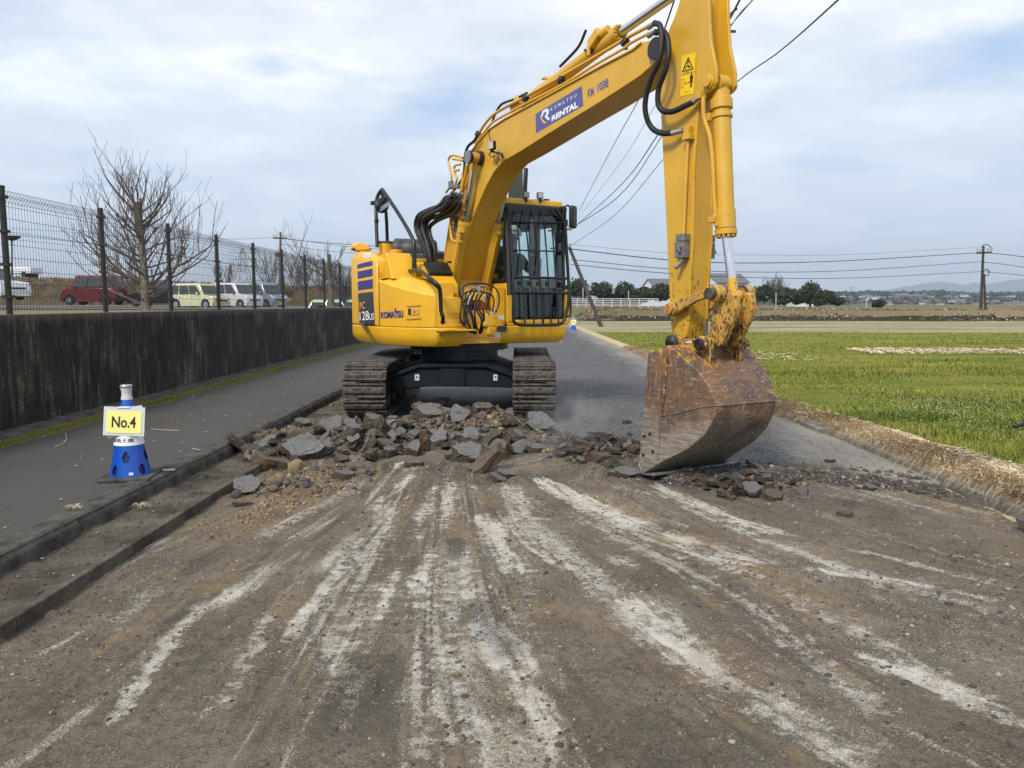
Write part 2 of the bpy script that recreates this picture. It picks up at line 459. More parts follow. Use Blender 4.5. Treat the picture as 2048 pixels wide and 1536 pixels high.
def bvh_of(*obs):
    vs, fs = [], []
    for o in obs:
        n = len(vs); me = o.data
        vs += [v.co.copy() for v in me.vertices]; fs += [tuple(i + n for i in p.vertices) for p in me.polygons]
    return BVHTree.FromPolygons(vs, fs)
def decal(name, mat, quad, parent, bvh=None, plane=None, text=None, offset=0.0, lift=0.005, div=12, uvpoly=None, shear=0, textv=None):
    """lay a decal (or lettering) on a surface: quad = photo corners TL, TR, BR, BL"""
    if text:
        vs, fs, _ = textv or text_mesh(text, offset, shear)
    elif uvpoly:
        vs, fs = np.array(uvpoly[0], float), uvpoly[1]
    else:
        g = np.linspace(0, 1, div + 1); vs = np.array([(a, b) for b in g for a in g])
        fs = [(j * (div + 1) + i, j * (div + 1) + i + 1, (j + 1) * (div + 1) + i + 1, (j + 1) * (div + 1) + i) for j in range(div) for i in range(div)]
    TL, TR, BR, BL = (np.array(q, float) for q in quad)
    out = []
    for a, b in vs:
        p = (BL * (1 - a) + BR * a) * (1 - b) + (TL * (1 - a) + TR * a) * b
        o, d = loc_ray(*p)
        if bvh is not None:
            h = bvh.ray_cast(o, d.normalized())
            q = h[0] if h[0] is not None else (out[-1] + d.normalized() * lift if out else o + d * 9)
        else:
            q = plane(*p)
        out.append(q - d.normalized() * lift)
    b_ = MB().add(out, fs)
    return b_.build(name, mat, parent, smooth=False, fix=False)
def lace(mb, quadfn): pass

# --- undercarriage (lines up with the road): front is -Y
def track_path():
    L, r = 1.36, 0.30       # half distance between idler and sprocket, radius to the pad base
    zc = 0.385; pts = []
    n = 60
    per = 4 * L + 2 * math.pi * r
    def at(s):
        s = s % per
        if s < 2 * L: return (-L + s, zc + r - 0.02 * math.sin(math.pi * s / (2 * L)), 0)
        s -= 2 * L
        if s < math.pi * r: a = s / r; return (L + r * math.sin(a), zc + r * math.cos(a), -a)
        s -= math.pi * r
        if s < 2 * L: return (L - s, zc - r, math.pi)
        s -= 2 * L; a = s / r; return (-L - r * math.sin(a), zc - r * math.cos(a), math.pi - a)
    return at, per
tat, tper = track_path()
NSH = 40
CY = 0.05
shoe_me = pad_me = link_me = None
for side, cx in ((-1, -0.98), (1, 0.985)):
    tr = MB()
    for fx in (-0.12, 0.12):
        tr.box((cx + fx, CY, 0.385), (0.10, 2.55, 0.26))
    tr.box((cx, CY, 0.40), (0.30, 2.1, 0.20))
    to = tr.build('track', M['slate'], exc, bevel=0.01)
    to['label'] = 'left crawler track in the photograph, beside the kerb' if side < 0 else 'right crawler track in the photograph, behind the rubble'
    for yy, rr in ((-1.36, 0.27), (1.36, 0.27)):
        w = MB()
        w.cyl((cx - 0.07, CY + yy, 0.385), (cx + 0.07, CY + yy, 0.385), rr, n=24)
        w.cyl((cx - 0.16, CY + yy, 0.385), (cx + 0.16, CY + yy, 0.385), 0.09, n=16)
        w.build('idler_wheel', M['track'], to, bevel=0.01)
    for k in range(5):
        MB().cyl((cx - 0.17, CY - 0.95 + k * 0.47, 0.20), (cx + 0.17, CY - 0.95 + k * 0.47, 0.20), 0.075, n=14).build('track_roller', M['track'], to)
    for k in range(NSH):
        y, z, a = tat((k + 0.5) * tper / NSH)
        if shoe_me is None:
            b = MB(); wd = tper / NSH
            b.box((0, 0, 0.006), (0.5, wd * 0.93, 0.014))
            for yy in (-wd * 0.40, wd * 0.40): b.box((0, yy, 0.024), (0.5, 0.012, 0.026))
            for xx in (-0.055, 0.055):
                b.box((xx, 0, -0.035), (0.032, wd * 0.9, 0.07))
            so = b.build('track_shoe', M['track'], to, bevel=0.003)
            shoe_me = so.data
            bm = bmesh.new()
            g = 14
            ws = wd * 0.52
            vv = [[bm.verts.new((-0.246 + 0.492 * i / g + (random.uniform(-.004, .004) if 0 < i < g else 0), -ws / 2 + ws * j / 4 + (random.uniform(-.006, .006) if j in (0, 4) else 0), 0.015 + (0 if j in (0, 4) or i in (0, g) else 0.030 + random.uniform(-.006, .004)))) for i in range(g + 1)] for j in range(5)]
            for j in range(4):
                for i in range(g): bm.faces.new((vv[j][i], vv[j][i + 1], vv[j + 1][i + 1], vv[j + 1][i]))
            bmesh.ops.recalc_face_normals(bm, faces=bm.faces)
            pad_me = bpy.data.meshes.new('track_pad'); bm.to_mesh(pad_me); bm.free(); pad_me.materials.append(M['pad'])
            # join pad and shoe into one mesh per shoe (two materials)
            b2 = bmesh.new(); b2.from_mesh(shoe_me); nf = len(b2.faces); b2.from_mesh(pad_me); b2.faces.ensure_lookup_table()
            for f_ in b2.faces[nf:]: f_.material_index = 1
            b2.to_mesh(shoe_me); b2.free(); shoe_me.materials.append(M['pad'])
        else:
            so = bpy.data.objects.new('track_shoe', shoe_me); COL.objects.link(so); so.parent = to
            bb = so.modifiers.new('bevel', 'BEVEL'); bb.width = 0.003; bb.segments = 1; bb.limit_method = 'ANGLE'; bb.angle_limit = R(40)
        so.location = (cx, CY + y, z)
        so.rotation_euler = (a, 0, 0)
uf = MB()
# X frame beam seen from the front
prof = [(-0.78, 0.20), (-0.78, 0.60), (-0.45, 0.70), (0.45, 0.70), (0.78, 0.60), (0.78, 0.24)]
prof = [(-0.74, 0.34), (-0.74, 0.54), (-0.40, 0.665), (0.40, 0.665), (0.74, 0.54), (0.74, 0.37), (0.3, 0.385), (-0.3, 0.385)]
uf.prism(prof, -1.05, -0.97, lambda a, b, c_: (a, c_, b))
uf.prism(prof, 0.95, 1.03, lambda a, b, c_: (a, c_, b))
uf.prism([(-0.74, 0.50), (-0.74, 0.54), (-0.40, 0.665), (0.40, 0.665), (0.74, 0.54), (0.74, 0.50), (0.4, 0.62), (-0.4, 0.62)], -1.09, 1.0, lambda a, b, c_: (a, c_, b))
uf.box((0, 0, 0.50), (1.0, 1.3, 0.24))
uf.box((0.0, -1.06, 0.50), (0.30, 0.03, 0.22))
ufo = uf.build('undercarriage_frame', M['slate'], exc, bevel=0.012)
for xx, ww in ((-0.44, .055), (0.52, .05)):
    MB().box((xx, -1.056, 0.50), (ww, 0.006, 0.075)).build('label_plate', M['paleplate'], ufo)
    MB().box((xx, -1.0605, 0.505), (0.02, 0.004, 0.02)).build('lashing_mark', M['ink'], ufo)
sr = MB(); sr.lathe([(0.52, 0.66), (0.52, 0.80), (0.66, 0.80), (0.66, 0.885)], n=40)
sro = sr.build('slewing_ring', M['black'], exc)
for k in range(28):
    a = 2 * math.pi * k / 28
    MB().cyl((0.60 * math.cos(a), 0.60 * math.sin(a), 0.785), (0.60 * math.cos(a), 0.60 * math.sin(a), 0.80), 0.018, n=6).build('bolt', M['black'], sro)

# --- upper structure outline (local plan, counter-clockwise from the rear)
tail = [(1.48 * math.cos(a), 1.48 * math.sin(a)) for a in (R(d) for d in range(125, 236, 10))]
right = [(-0.55, -1.235), (-0.1, -1.25), (0.35, -1.225), (0.60, -1.16), (0.80, -1.07), (0.97, -0.955), (1.10, -0.82)]
left = [(0.80, 1.20), (0.60, 1.235), (0.3, 1.245), (-0.4, 1.245)]
plan = tail + right + [(1.10, -0.42), (0.62, -0.42), (0.62, 0.15), (0.80, 0.15)] + left
def inset(pl, d):
    n = len(pl); out = []
    for i in range(n):
        a, b, c_ = Vector(pl[i - 1]), Vector(pl[i]), Vector(pl[(i + 1) % n])
        n1 = Vector(((b - a).y, -(b - a).x)).normalized(); n2 = Vector(((c_ - b).y, -(c_ - b).x)).normalized()
        m = (n1 + n2); m = m.normalized() / max(0.5, m.normalized().dot(n1))
        out.append(tuple(b - m * d))
    return out
def stack(levels, mb=None):
    """levels: (plan, z) rings with the same vertex count"""
    mb = mb or MB(); n = len(levels[0][0]); vs = []
    for pl, z in levels: vs += [(x, y, z if not callable(z) else z(x, y)) for x, y in pl]
    fs = [(i * n + k, i * n + (k + 1) % n, (i + 1) * n + (k + 1) % n, (i + 1) * n + k) for i in range(len(levels) - 1) for k in range(n)]
    fs += [tuple(reversed(range(n))), tuple((len(levels) - 1) * n + k for k in range(n))]
    return mb.add(vs, fs)
sk = part(stack([(inset(plan, 0.07), 0.885), (inset(plan, 0.012), 0.96), (plan, 1.02), (plan, 1.115)]), 'lower_skirt', M['yellow'], bevel=0.012)
part(MB().box((0.71, -0.2, 0.945), (0.60, 0.55, 0.07)).box((0.5, -0.2, 1.0), (0.3, 0.6, 0.16)), 'deck_floor', M['boom'], bevel=0.005)

# counterweight: the whole tail
cwp = [p for p in tail] + [(-0.55, -1.235), (-0.1, -1.25), (0.24, -1.235), (0.24, -1.02), (-0.5, -0.95), (-0.75, 0.0), (-0.5, 0.95), (-0.4, 1.245)]
def cwtop(x, y):
    return 2.03 - 0.10 * max(0, min(1, (y + 1.0) / 1.0)) + (0.06 if x < -0.2 else 0.02 if x < 0.1 else -0.06)
def zlev(z): return lambda x, y: z
cw = stack([(inset(cwp, 0.0), 1.118), (cwp, 1.5), (cwp, lambda x, y: cwtop(x, y) - 0.10), (inset(cwp, 0.035), lambda x, y: cwtop(x, y) - 0.03), (inset(cwp, 0.09), cwtop)])
cwo = part(cw, 'counterweight', M['yellow'], bevel=0.02)
# side door with the maker's name: slopes down to the front
dp = [(0.245, -1.228), (0.35, -1.222), (0.60, -1.158), (0.80, -1.068), (0.97, -0.952), (1.085, -0.835), (1.06, -0.70), (0.7, -0.68), (0.245, -0.72)]
def dtop(x, y):
    base = 1.70 - 0.20 * max(0, (x - 0.25) / 0.85)
    return base
inn = inset(dp, 0.16)
inn = [(max(0.25, min(x, 0.93)), min(-0.72, y)) for x, y in inn]
def dinner(x, y): return 1.735 if x < 0.5 else 1.735 - 0.05 * (x - 0.5) / 0.45
dr = stack([(dp, 1.118), (dp, lambda x, y: dtop(x, y) - 0.02), (inset(dp, 0.012), lambda x, y: dtop(x, y)), (inn, dinner)])
dro = part(dr, 'side_door', M['yellow'], bevel=0.008, angle=28)
# sloped shoulder from the tail down to the door
sh = MB().prism([(0.245, 1.70), (0.245, 2.02), (0.27, 2.03), (0.36, 1.93), (0.46, 1.74), (0.5, 1.70)], -1.13, -0.80, lambda a, b, c_: (a, c_, b))
part(sh, 'shoulder_cover', M['yellow'], bevel=0.02, seg=3)
bv = bvh_of(cwo, dro)
# decals traced on the tail and the door
def dq(name, mat, quad, **k): return decal(name, mat, quad, exc if False else k.pop('par', cwo), bvh=bv, **k)
for q in (((714.5, 529), (745, 521), (745, 531), (714.5, 538)), ((715, 543), (745, 537), (745.5, 552), (715.5, 558)), ((715.5, 563), (745.5, 558), (746, 577), (716, 581))):
    dq('blue_stripe', M['navy'], q)
dq('model_panel', M['charcoal'], ((716, 587), (746, 583), (750, 651), (719, 651)))
dq('model_letters', M['orange'], ((719, 605), (730, 603), (730, 617), (719.5, 619)), text='PC', offset=0.008, lift=0.016)
dq('model_number', M['white'], ((719, 624), (737, 621), (738, 640), (719.5, 641)), text='128', offset=0.008, lift=0.016)
dq('model_number', M['white'], ((737.5, 627), (748, 626), (748, 639.5), (738.5, 640)), text='US', offset=0.008, lift=0.016)
dq('spec_sticker', M['paleplate'], ((728, 507), (741, 505), (740, 515), (727, 517)))
dq('maker_name', M['navy'], ((761, 624), (806, 620.5), (806, 635), (761.5, 637)), text='KOMATSU', offset=0.04, par=dro, lift=0.012)
dq('maker_name_tick', M['navy'], ((789.5, 616.5), (792, 616.5), (792, 622), (789.5, 622)), par=dro, div=1)
dq('panel_gap', M['ink'], ((756, 507), (757, 507), (760, 652), (758.6, 652)), par=dro, div=16)
dq('handle_recess', M['ink'], ((816, 617), (823, 617), (823, 630), (816, 630)), par=dro, div=2)
hd = decal('door_latch', M['boom'], ((822, 616.5), (837, 616), (838, 629), (822, 630)), dro, bvh=bv, lift=0.012, div=2)
hd = decal('latch_lock', M['steel'], ((826, 621), (831, 621), (831, 626), (826, 626)), dro, bvh=bv, lift=0.016, div=2)
for y0, y1 in ((609, 613), (634, 639)):
    decal('door_rib', M['boom'], ((812, y0), (841, y0 - 1), (841, y1 - 2), (812, y1)), dro, bvh=bv, lift=0.02, div=4)
decal('vent_disc', M['boom'], ((760.5, 545), (764.5, 545), (764.5, 553), (760.5, 553)), cwo, bvh=bv, lift=0.006, div=1)
decal('floor_notice', M['arm'], ((1029, 667), (1039, 667), (1039, 674), (1029, 674)), sk, bvh=bvh_of(sk), lift=0.003, div=1)
decal('skirt_gap', M['boom'], ((1122, 654), (1124.5, 654), (1122, 686), (1119, 686)), sk, bvh=bvh_of(sk), lift=0.004, div=5)
decal('skirt_gap', M['boom'], ((880, 657), (882.5, 657), (882, 690), (879, 690)), sk, bvh=bvh_of(sk), lift=0.004, div=5)
# hood behind the boom
hb = MB(); hb.box((-0.25, -0.35, 1.52), (0.95, 0.75, 0.80)); hb.box((-0.62, 0.1, 1.57), (0.7, 1.5, 0.86))
hbo = part(hb, 'engine_hood', M['yellow'], bevel=0.02)
hb2 = MB().prism([(0.22, 1.40), (0.22, 1.90), (0.30, 1.90), (0.62, 1.62), (0.62, 1.40)], -0.70, -0.30, lambda a, b, c_: (a, c_, b))
part(hb2, 'deck_cover', M['yellow'], bevel=0.01)
part(MB().box((0.30, -0.985, 1.83), (0.03, 0.02, 0.05)).box((0.72, -0.60, 1.50), (0.34, 0.22, 0.30)), 'deck_bracket', M['yellow'], bevel=0.01)
part(MB().prism([(0.30, 1.895), (0.33, 1.925), (0.50, 1.79), (0.48, 1.74)], -0.64, -0.32, lambda a, b, c_: (a, c_, b)), 'hose_boot', M['black'], bevel=0.005)
vent = LX(865, 524, 0.1)
part(MB().box((0.12, -0.14, 1.93), (0.05, 0.16, 0.05)), 'hood_vent', M['ink'], bevel=0.01)
# front tool box
tb = MB().prism([(1.085, -0.80), (1.085, -0.62), (1.02, -0.42), (0.60, -0.42), (0.60, -0.80)], 1.118, 1.475, lambda a, b, c_: (a, b, c_))
tb = MB(); tb.box((0.86, -0.61, 1.297), (0.46, 0.36, 0.357)); tbo = part(tb, 'tool_box', M['yellow'], bevel=0.01)
bvt = bvh_of(tbo)
decal('load_notice', M['boom'], ((892, 623.5), (918, 624.5), (918, 636), (892, 635)), tbo, bvh=bvt, div=1)
decal('load_notice_print', M['ink'], ((893, 626), (916, 627), (916, 634), (893, 633)), tbo, bvh=bvt, text='----------\n7.22m  3.3t', lift=0.005, offset=-0.01) if False else None
decal('load_notice_print', M['ink'], ((893.5, 625.5), (915.5, 626.3), (915.5, 634.3), (893.5, 633.5)), tbo, bvh=bvt, text='最大掘削半径\n7.27m  3.1t', lift=0.005)
for q in ((889, 643), (918, 643)):
    p_ = bvt.ray_cast(loc_ray(*q)[0], loc_ray(*q)[1].normalized())[0] or LX(q[0], q[1], 1.1)
    MB().ell(p_, (0.016, 0.016, 0.016)).build('bolt', M['steel'], tbo)
part(MB().box((1.16, -0.60, 1.085), (0.16, 0.46, 0.02)).prism([(1.10, 1.02), (1.22, 1.08), (1.10, 1.08)], -0.80, -0.77, lambda a, b, c_: (a, c_, b)), 'step', M['yellow'], bevel=0.006)
# muffler cover, pre-cleaner, camera housing
part(MB().cyl((-0.95, -0.55, 2.16), (-0.62, -0.05, 2.13), 0.155, n=22).box((-0.66, -0.15, 2.02), (0.30, 0.50, 0.16), (0, 0, R(-33))), 'intake_cover', M['greyplastic'], bevel=0.03, seg=3)
q = LY(771, 492, -0.85)
part(MB().cyl((q.x, q.y, 1.95), (q.x, q.y, 2.20), 0.095, n=22), 'precleaner', M['yellow'], bevel=0.01)
part(MB().cyl((q.x, q.y, 2.20), (q.x, q.y, 2.225), 0.105, n=22), 'precleaner_cap', M['greyplastic'], bevel=0.006)
q = LY(792, 505, -0.75)
part(MB().cyl((q.x, q.y, 1.9), (q.x, q.y, 2.11), 0.09, n=18), 'filler_pipe', M['yellow'], bevel=0.01)
q = LX(720, 496, -0.95)
cm = MB().prism([(-0.13, -0.03), (-0.11, 0.03), (-0.02, 0.07), (0.06, 0.055), (0.16, 0.0), (0.14, -0.035), (-0.04, -0.05)], -0.11, 0.11, lambda a, b, c_: Vector((q.x, q.y, q.z)) + Vector((0.42 * a + 0.9 * c_, 0.9 * a - 0.42 * c_, b)))
cmo = part(cm, 'camera_housing', M['yellow'], bevel=0.02, seg=3)
decal('camera_lens', M['ink'], ((703.5, 495), (712, 497.5), (711, 502.5), (705, 500)), cmo, bvh=bvh_of(cmo), div=2, lift=0.004)

# handrails and mirror
def tubes(name, mat, runs, r, n=8, parent=exc, sm=4):
    b = MB()
    for pts in runs: b.tube(pts, r, n, sm=sm)
    return part(b, name, mat, parent, angle=60) if parent is exc else b.build(name, mat, parent, angle=60)
def ry(pts, yl): return [LY(x, y, yl) for x, y in pts]
def rx(pts, xf): return [LX(x, y, xf) for x, y in pts]
rail1 = [LY(829, 545, -0.80), LY(828.5, 500, -0.80), LY(825, 477, -0.80), LY(800, 432, -0.85), LY(768, 384, -0.9), LY(762.5, 381, -0.9), LY(753, 400, -0.95), LY(752.5, 440, -0.98), LY(754.5, 494, -1.0)]
tubes('handrail', M['black'], [rail1], 0.024, sm=3)
tubes('handrail', M['black'], [[LY(764, 386, -0.85), LY(772, 425, -0.8), LY(775, 495, -0.75)]], 0.024, sm=3)
tubes('grab_rail', M['black'], [[LY(802, 553, -0.86), LY(803, 545, -0.86), LY(811, 543, -0.86), LY(837, 541, -0.92), LY(858, 555, -0.97), LY(872, 567, -0.95), LY(880, 580, -0.90), LY(882, 620, -0.88), LY(886, 634, -0.86), LY(885, 646, -0.84)]], 0.024, sm=4)
part(MB().box(LY(828.5, 530, -0.82), (0.05, 0.05, 0.16)).ell(LY(830, 527, -0.86), (.012, .012, .012)).ell(LY(830, 532.5, -0.86), (.012, .012, .012)), 'rail_clamp', M['black'], bevel=0.008)
q = LY(765, 410, -0.95)
part(MB().ell(q + Vector((0, 0, 0)), (0.05, 0.14, 0.10), 16, 10, rot=(0.5, 0, R(30))), 'rear_mirror', M['black'], angle=60)
part(MB().box(LY(746, 406, -0.95), (0.1, 0.05, 0.05)).box(LY(753, 442, -0.98), (0.05, 0.05, 0.06)), 'rail_bracket', M['black'], bevel=0.01)
decal('mirror_face', M['chrome'], ((757, 416), (779, 402), (779, 411), (760, 424)), exc, plane=lambda x, y: ML.inverted() @ (LY(x, y, -1.03)) , div=2, lift=0.0)

# --- boom
YN = -0.165
top_px = [(1311, 82), (1296, 81), (1284, 85), (1267, 99), (1200, 134), (1120, 178), (1058, 212), (1010, 238), (980, 258), (958, 283), (946, 300), (938, 330), (929, 368), (915, 410), (900, 450), (892, 500), (888, 550), (890, 588), (905, 610)]
bot_px = [(925, 600), (916, 560), (930, 500), (943, 440), (960, 400), (972, 372), (988, 343), (1006, 323), (1045, 300), (1120, 253), (1200, 204), (1271, 158), (1282, 150), (1316, 120), (1324, 98)]
outl = [LY(x, y, YN) for x, y in top_px + bot_px]
bo = MB().prism([(p.x, p.z) for p in outl], YN, 0.17, lambda a, b, c_: (a, c_, b))
boom = part(bo, 'boom', M['boom'], bevel=0.006)
# flanges standing proud along the edges
fl = MB()
tp = [LY(x, y, YN) for x, y in top_px[2:17]]
for sgn in (-1, 1):
    for a, b in zip(tp[:-1], tp[1:]):
        fl.bar(Vector((a.x, sgn * 0.155, a.z)), Vector((b.x, sgn * 0.155, b.z)), 0.055, 0.016)
fl.build('boom_flange', M['boom'], boom, bevel=0.003)
decal('seam_weld', M['boom'], ((1004, 249), (1007, 248), (1045, 300), (1042, 301)), boom, bvh=bvh_of(boom), lift=0.006, div=3)
bb_ = bvh_of(boom)
sg = decal('rental_sign', M['rentblue'], ((1071, 228), (1163.5, 172), (1166, 211), (1072, 266)), boom, bvh=bb_, div=2)
decal('sign_letters', M['white'], ((1102, 233), (1154, 202), (1156.5, 214), (1103, 243)), boom, bvh=bb_, text='RENTAL', offset=0.05, lift=0.006, shear=0.15)
for i, ch in enumerate('KOMATSU'):
    cx_ = 1103 + i * 7.9; cy_ = 217.5 - i * 4.45
    decal('sign_letters', M['white'], ((cx_ - 2, cy_ - 1.2), (cx_ + 2.4, cy_ - 3.8), (cx_ + 2.4, cy_ + 2.6), (cx_ - 2, cy_ + 5)), boom, bvh=bb_, text=ch, offset=0.008, lift=0.016)
Rl = [(0.35, 1.0), (0.85, 1.0), (1.0, 0.8), (0.95, 0.5), (0.75, 0.40), (1.0, 0.0), (0.78, 0.0), (0.5, 0.45), (0.70, 0.60), (0.72, 0.8), (0.45, 0.8), (0.25, 0.55), (0.08, 0.62)]
decal('sign_emblem', M['white'], ((1079, 225), (1097, 215), (1100, 238), (1081, 250)), boom, bvh=bb_, uvpoly=(Rl, [tuple(range(len(Rl)))]), lift=0.006)
Ol = [(0.0, 0.62), (0.22, 0.60), (0.18, 0.45), (0.45, 0.05), (0.62, -0.05), (0.55, -0.12), (0.30, 0.0)]
decal('sign_emblem', M['orange'], ((1079, 225), (1097, 215), (1100, 238), (1081, 250)), boom, bvh=bb_, uvpoly=(Ol, [tuple(range(len(Ol)))]), lift=0.007)
decal('fleet_number', M['letterblue'], ((1175, 179), (1187, 174), (1188, 190), (1176, 195)), boom, bvh=bb_, text='KM', offset=0.03, lift=0.004)
decal('fleet_number', M['letterblue'], ((1193.5, 168), (1216, 156), (1217, 173), (1195, 184)), boom, bvh=bb_, text='1038', offset=0.03, lift=0.004)

def cylpart(name, mat, p0, p1, r, r1=None, n=20, bevel=0.004, parent=exc):
    return part(MB().cyl(p0, p1, r, r1, n), name, mat, parent, bevel=bevel) if parent is exc else MB().cyl(p0, p1, r, r1, n).build(name, mat, parent, bevel=bevel)
def hyd(name, base, head, pin, r, rrod, mat=M['boom'], rod_mat=M['chrome'], eye=0.055):
    """hydraulic cylinder: base eye -> barrel -> gland with bolt ring -> rod -> rod eye"""
    base, head, pin = Vector(base), Vector(head), Vector(pin); d = (head - base).normalized()
    b = MB().cyl(base + d * 0.06, head, r, n=24).cyl(head - d * 0.20, head - d * 0.05, r * 1.12, n=24).cyl(head - d * 0.045, head, r * 1.20, n=24).cyl(base, base + d * 0.12, r * 0.8, n=20)
    ax = Vector((0, 1, 0)); b.cyl(base - ax * 0.05, base + ax * 0.05, r * 0.95, n=20)
    u, w = perp(d)
    o = part(b, name, mat, bevel=0.003)
    bt = MB()
    for k in range(12):
        a = 2 * math.pi * k / 12; c_ = head + (u * math.cos(a) + w * math.sin(a)) * r * 0.98
        bt.cyl(c_ - d * 0.002, c_ + d * 0.018, 0.0115, n=6)
    bt.build('gland_bolts', mat, o)
    MB().cyl(head - d * 0.01, pin - (pin - head).normalized() * eye, rrod, n=24).build('rod', rod_mat, o)
    e = MB().cyl(pin - (pin - head).normalized() * (eye + 0.09), pin, rrod * 1.08, n=20).cyl(pin - ax * 0.045, pin + ax * 0.045, eye, n=22)
    e.build('rod_eye', mat, o, bevel=0.003)
    return o
CYL = -0.235
base_ = LY(893, 640, CYL); head_ = LY(931, 443, CYL); pin_ = LY(953, 316, CYL)
for s in (1, -1):
    m_ = lambda v: Vector((v.x, v.y * s, v.z))
    o = hyd('boom_cylinder', m_(base_), m_(head_), m_(pin_), 0.075, 0.034)
    # steel feed pipe on each barrel, facing the camera
    d = (head_ - base_).normalized(); off = Vector((0.075, -0.07 if s == 1 else -0.02, 0.0))
    pp = [m_(head_ - d * 0.16) + off, m_(head_ - d * 0.28) + off * 1.15, m_(base_ + d * 0.35) + off * 1.1, m_(base_ + d * 0.28) + off * 0.8]
    MB().tube(pp, 0.014, 8, sm=3).box(m_(head_ - d * 0.13) + off, (0.06, 0.06, 0.05)).box(m_(base_ + d * 0.34) + off, (0.05, 0.05, 0.04)).build('feed_pipe', M['boom'], o, angle=50)
pb = part(MB().cyl((pin_.x, -0.30, pin_.z), (pin_.x, 0.30, pin_.z), 0.062, n=24), 'boom_pin', M['link'], bevel=0.004)
MB().cyl((pin_.x, -0.36, pin_.z), (pin_.x, -0.345, pin_.z), 0.078, n=24).build('pin_cap', M['steel'], pb)
MB().cyl((pin_.x, -0.345, pin_.z), (pin_.x, -0.325, pin_.z), 0.082, n=24).build('pin_seal', M['black'], pb)
MB().cyl((pin_.x, -0.22, pin_.z), (pin_.x, -0.17, pin_.z), 0.085, n=24).build('pin_boss', M['black'], pb)

# arm cylinder on the boom's back
ac_b, ac_h, ac_p = LY(1046, 212, 0), LY(1240, 66, 0), LY(1392, -40, 0)
o = hyd('arm_cylinder', ac_b, ac_h, ac_p, 0.068, 0.040)
d = (ac_h - ac_b).normalized()
MB().box(ac_h - d * 0.28 + Vector((0, -0.08, 0.06)), (0.17, 0.07, 0.09), (0, -0.55, 0)).cyl(ac_h - d * 0.20 + Vector((0, -0.07, 0.06)), ac_h - d * 0.10 + Vector((0, -0.05, 0.07)), 0.045, n=12).cyl(ac_h - d * 0.36 + Vector((0, -0.10, 0.04)), ac_h - d * 0.36 + Vector((0, -0.10, -0.07)), 0.022, n=10).build('lock_valve', M['boom'], o, bevel=0.01)
part(MB().box(ac_b + Vector((0, 0, -0.05)), (0.22, 0.05, 0.18), (0, -0.5, 0)).box(ac_b + Vector((0, -0.09, -0.03)), (0.20, 0.03, 0.20), (0, -0.5, 0)), 'cylinder_bracket', M['boom'], bevel=0.01)

# pipes along the boom
P1 = [(1303, 49), (1257, 74), (1242, 83), (1190, 114), (1125, 152), (1058, 190), (1010, 215), (985, 231), (969, 249), (957, 268)]
P2 = [(1297, 67), (1258, 88), (1249, 96), (1190, 130), (1128, 168), (1060, 203), (1010, 230), (985, 245), (970, 262), (950, 287)]
P3 = [(1092, 163), (1105, 158), (1180, 112), (1190, 106)]
tubes('boom_pipe', M['boom'], [ry(P1, -0.13)], 0.017, parent=boom, sm=3)
tubes('boom_pipe', M['boom'], [ry(P2, -0.15)], 0.014, parent=boom, sm=3)
tubes('boom_pipe', M['boom'], [ry([(1168, 121), (1150, 132), (1090, 165), (1063, 186), (1052, 196)], 0.0)], 0.016, parent=boom, sm=3)
tubes('boom_pipe', M['boom'], [ry([(1085, 158), (1092, 155), (1098, 157), (1170, 120)], 0.06)], 0.015, parent=boom, sm=3)
for h_ in (ry([(1054, 186), (1030, 198), (1004, 208), (992, 225), (984, 245)], -0.08), ry([(1172, 60), (1158, 92), (1135, 118), (1120, 133)], -0.06), ry([(1170, 100), (1178, 107), (1183, 104), (1184, 95)], -0.08)): tubes('boom_hose', M['rubber'], [h_], 0.014, parent=boom, sm=4)
for (x, y) in ((1250, 84), (1122, 160), (956, 268), (1051, 196)):
    MB().box(LY(x, y, -0.14), (0.07, 0.06, 0.05), (0, -0.5, 0)).box(LY(x + 1, y + 5, -0.14), (0.03, 0.04, 0.09)).build('pipe_clamp', M['black'], boom, bevel=0.006)
# long black hose down the back of the boom and the steel loops
tubes('boom_hose', M['rubber'], [ry([(957, 268), (948, 282), (936, 293), (930, 312), (928, 345), (922, 362), (908, 380), (900, 392), (895, 402)], -0.24)], 0.017, parent=boom, sm=4)
for pts in ([(926, 316), (915, 312), (903, 311), (897, 320), (900, 338), (903, 352), (901, 370), (892, 385)],
            [(926, 322), (915, 319), (905, 318)], [(921, 329), (913, 330), (908, 336), (911, 350), (914, 358), (909, 372), (905, 384)],
            [(918, 340), (911, 342), (909, 348)], [(925, 345), (924, 365), (921, 385), (918, 400), (913, 415)], [(933, 330), (930, 352), (925, 372), (921, 395)]):
    tubes('steel_pipe', M['boom'], [ry(pts, -0.26)], 0.015, parent=boom, sm=4)
MB().box(LY(908, 398, -0.28), (0.26, 0.05, 0.06), (0, 0.35, 0)).box(LY(902, 370, -0.26), (0.07, 0.05, 0.1)).box(LY(912, 373, -0.26), (0.2, 0.05, 0.05), (0, 0.2, 0)).build('hose_manifold', M['castgrey'], boom, bevel=0.008)
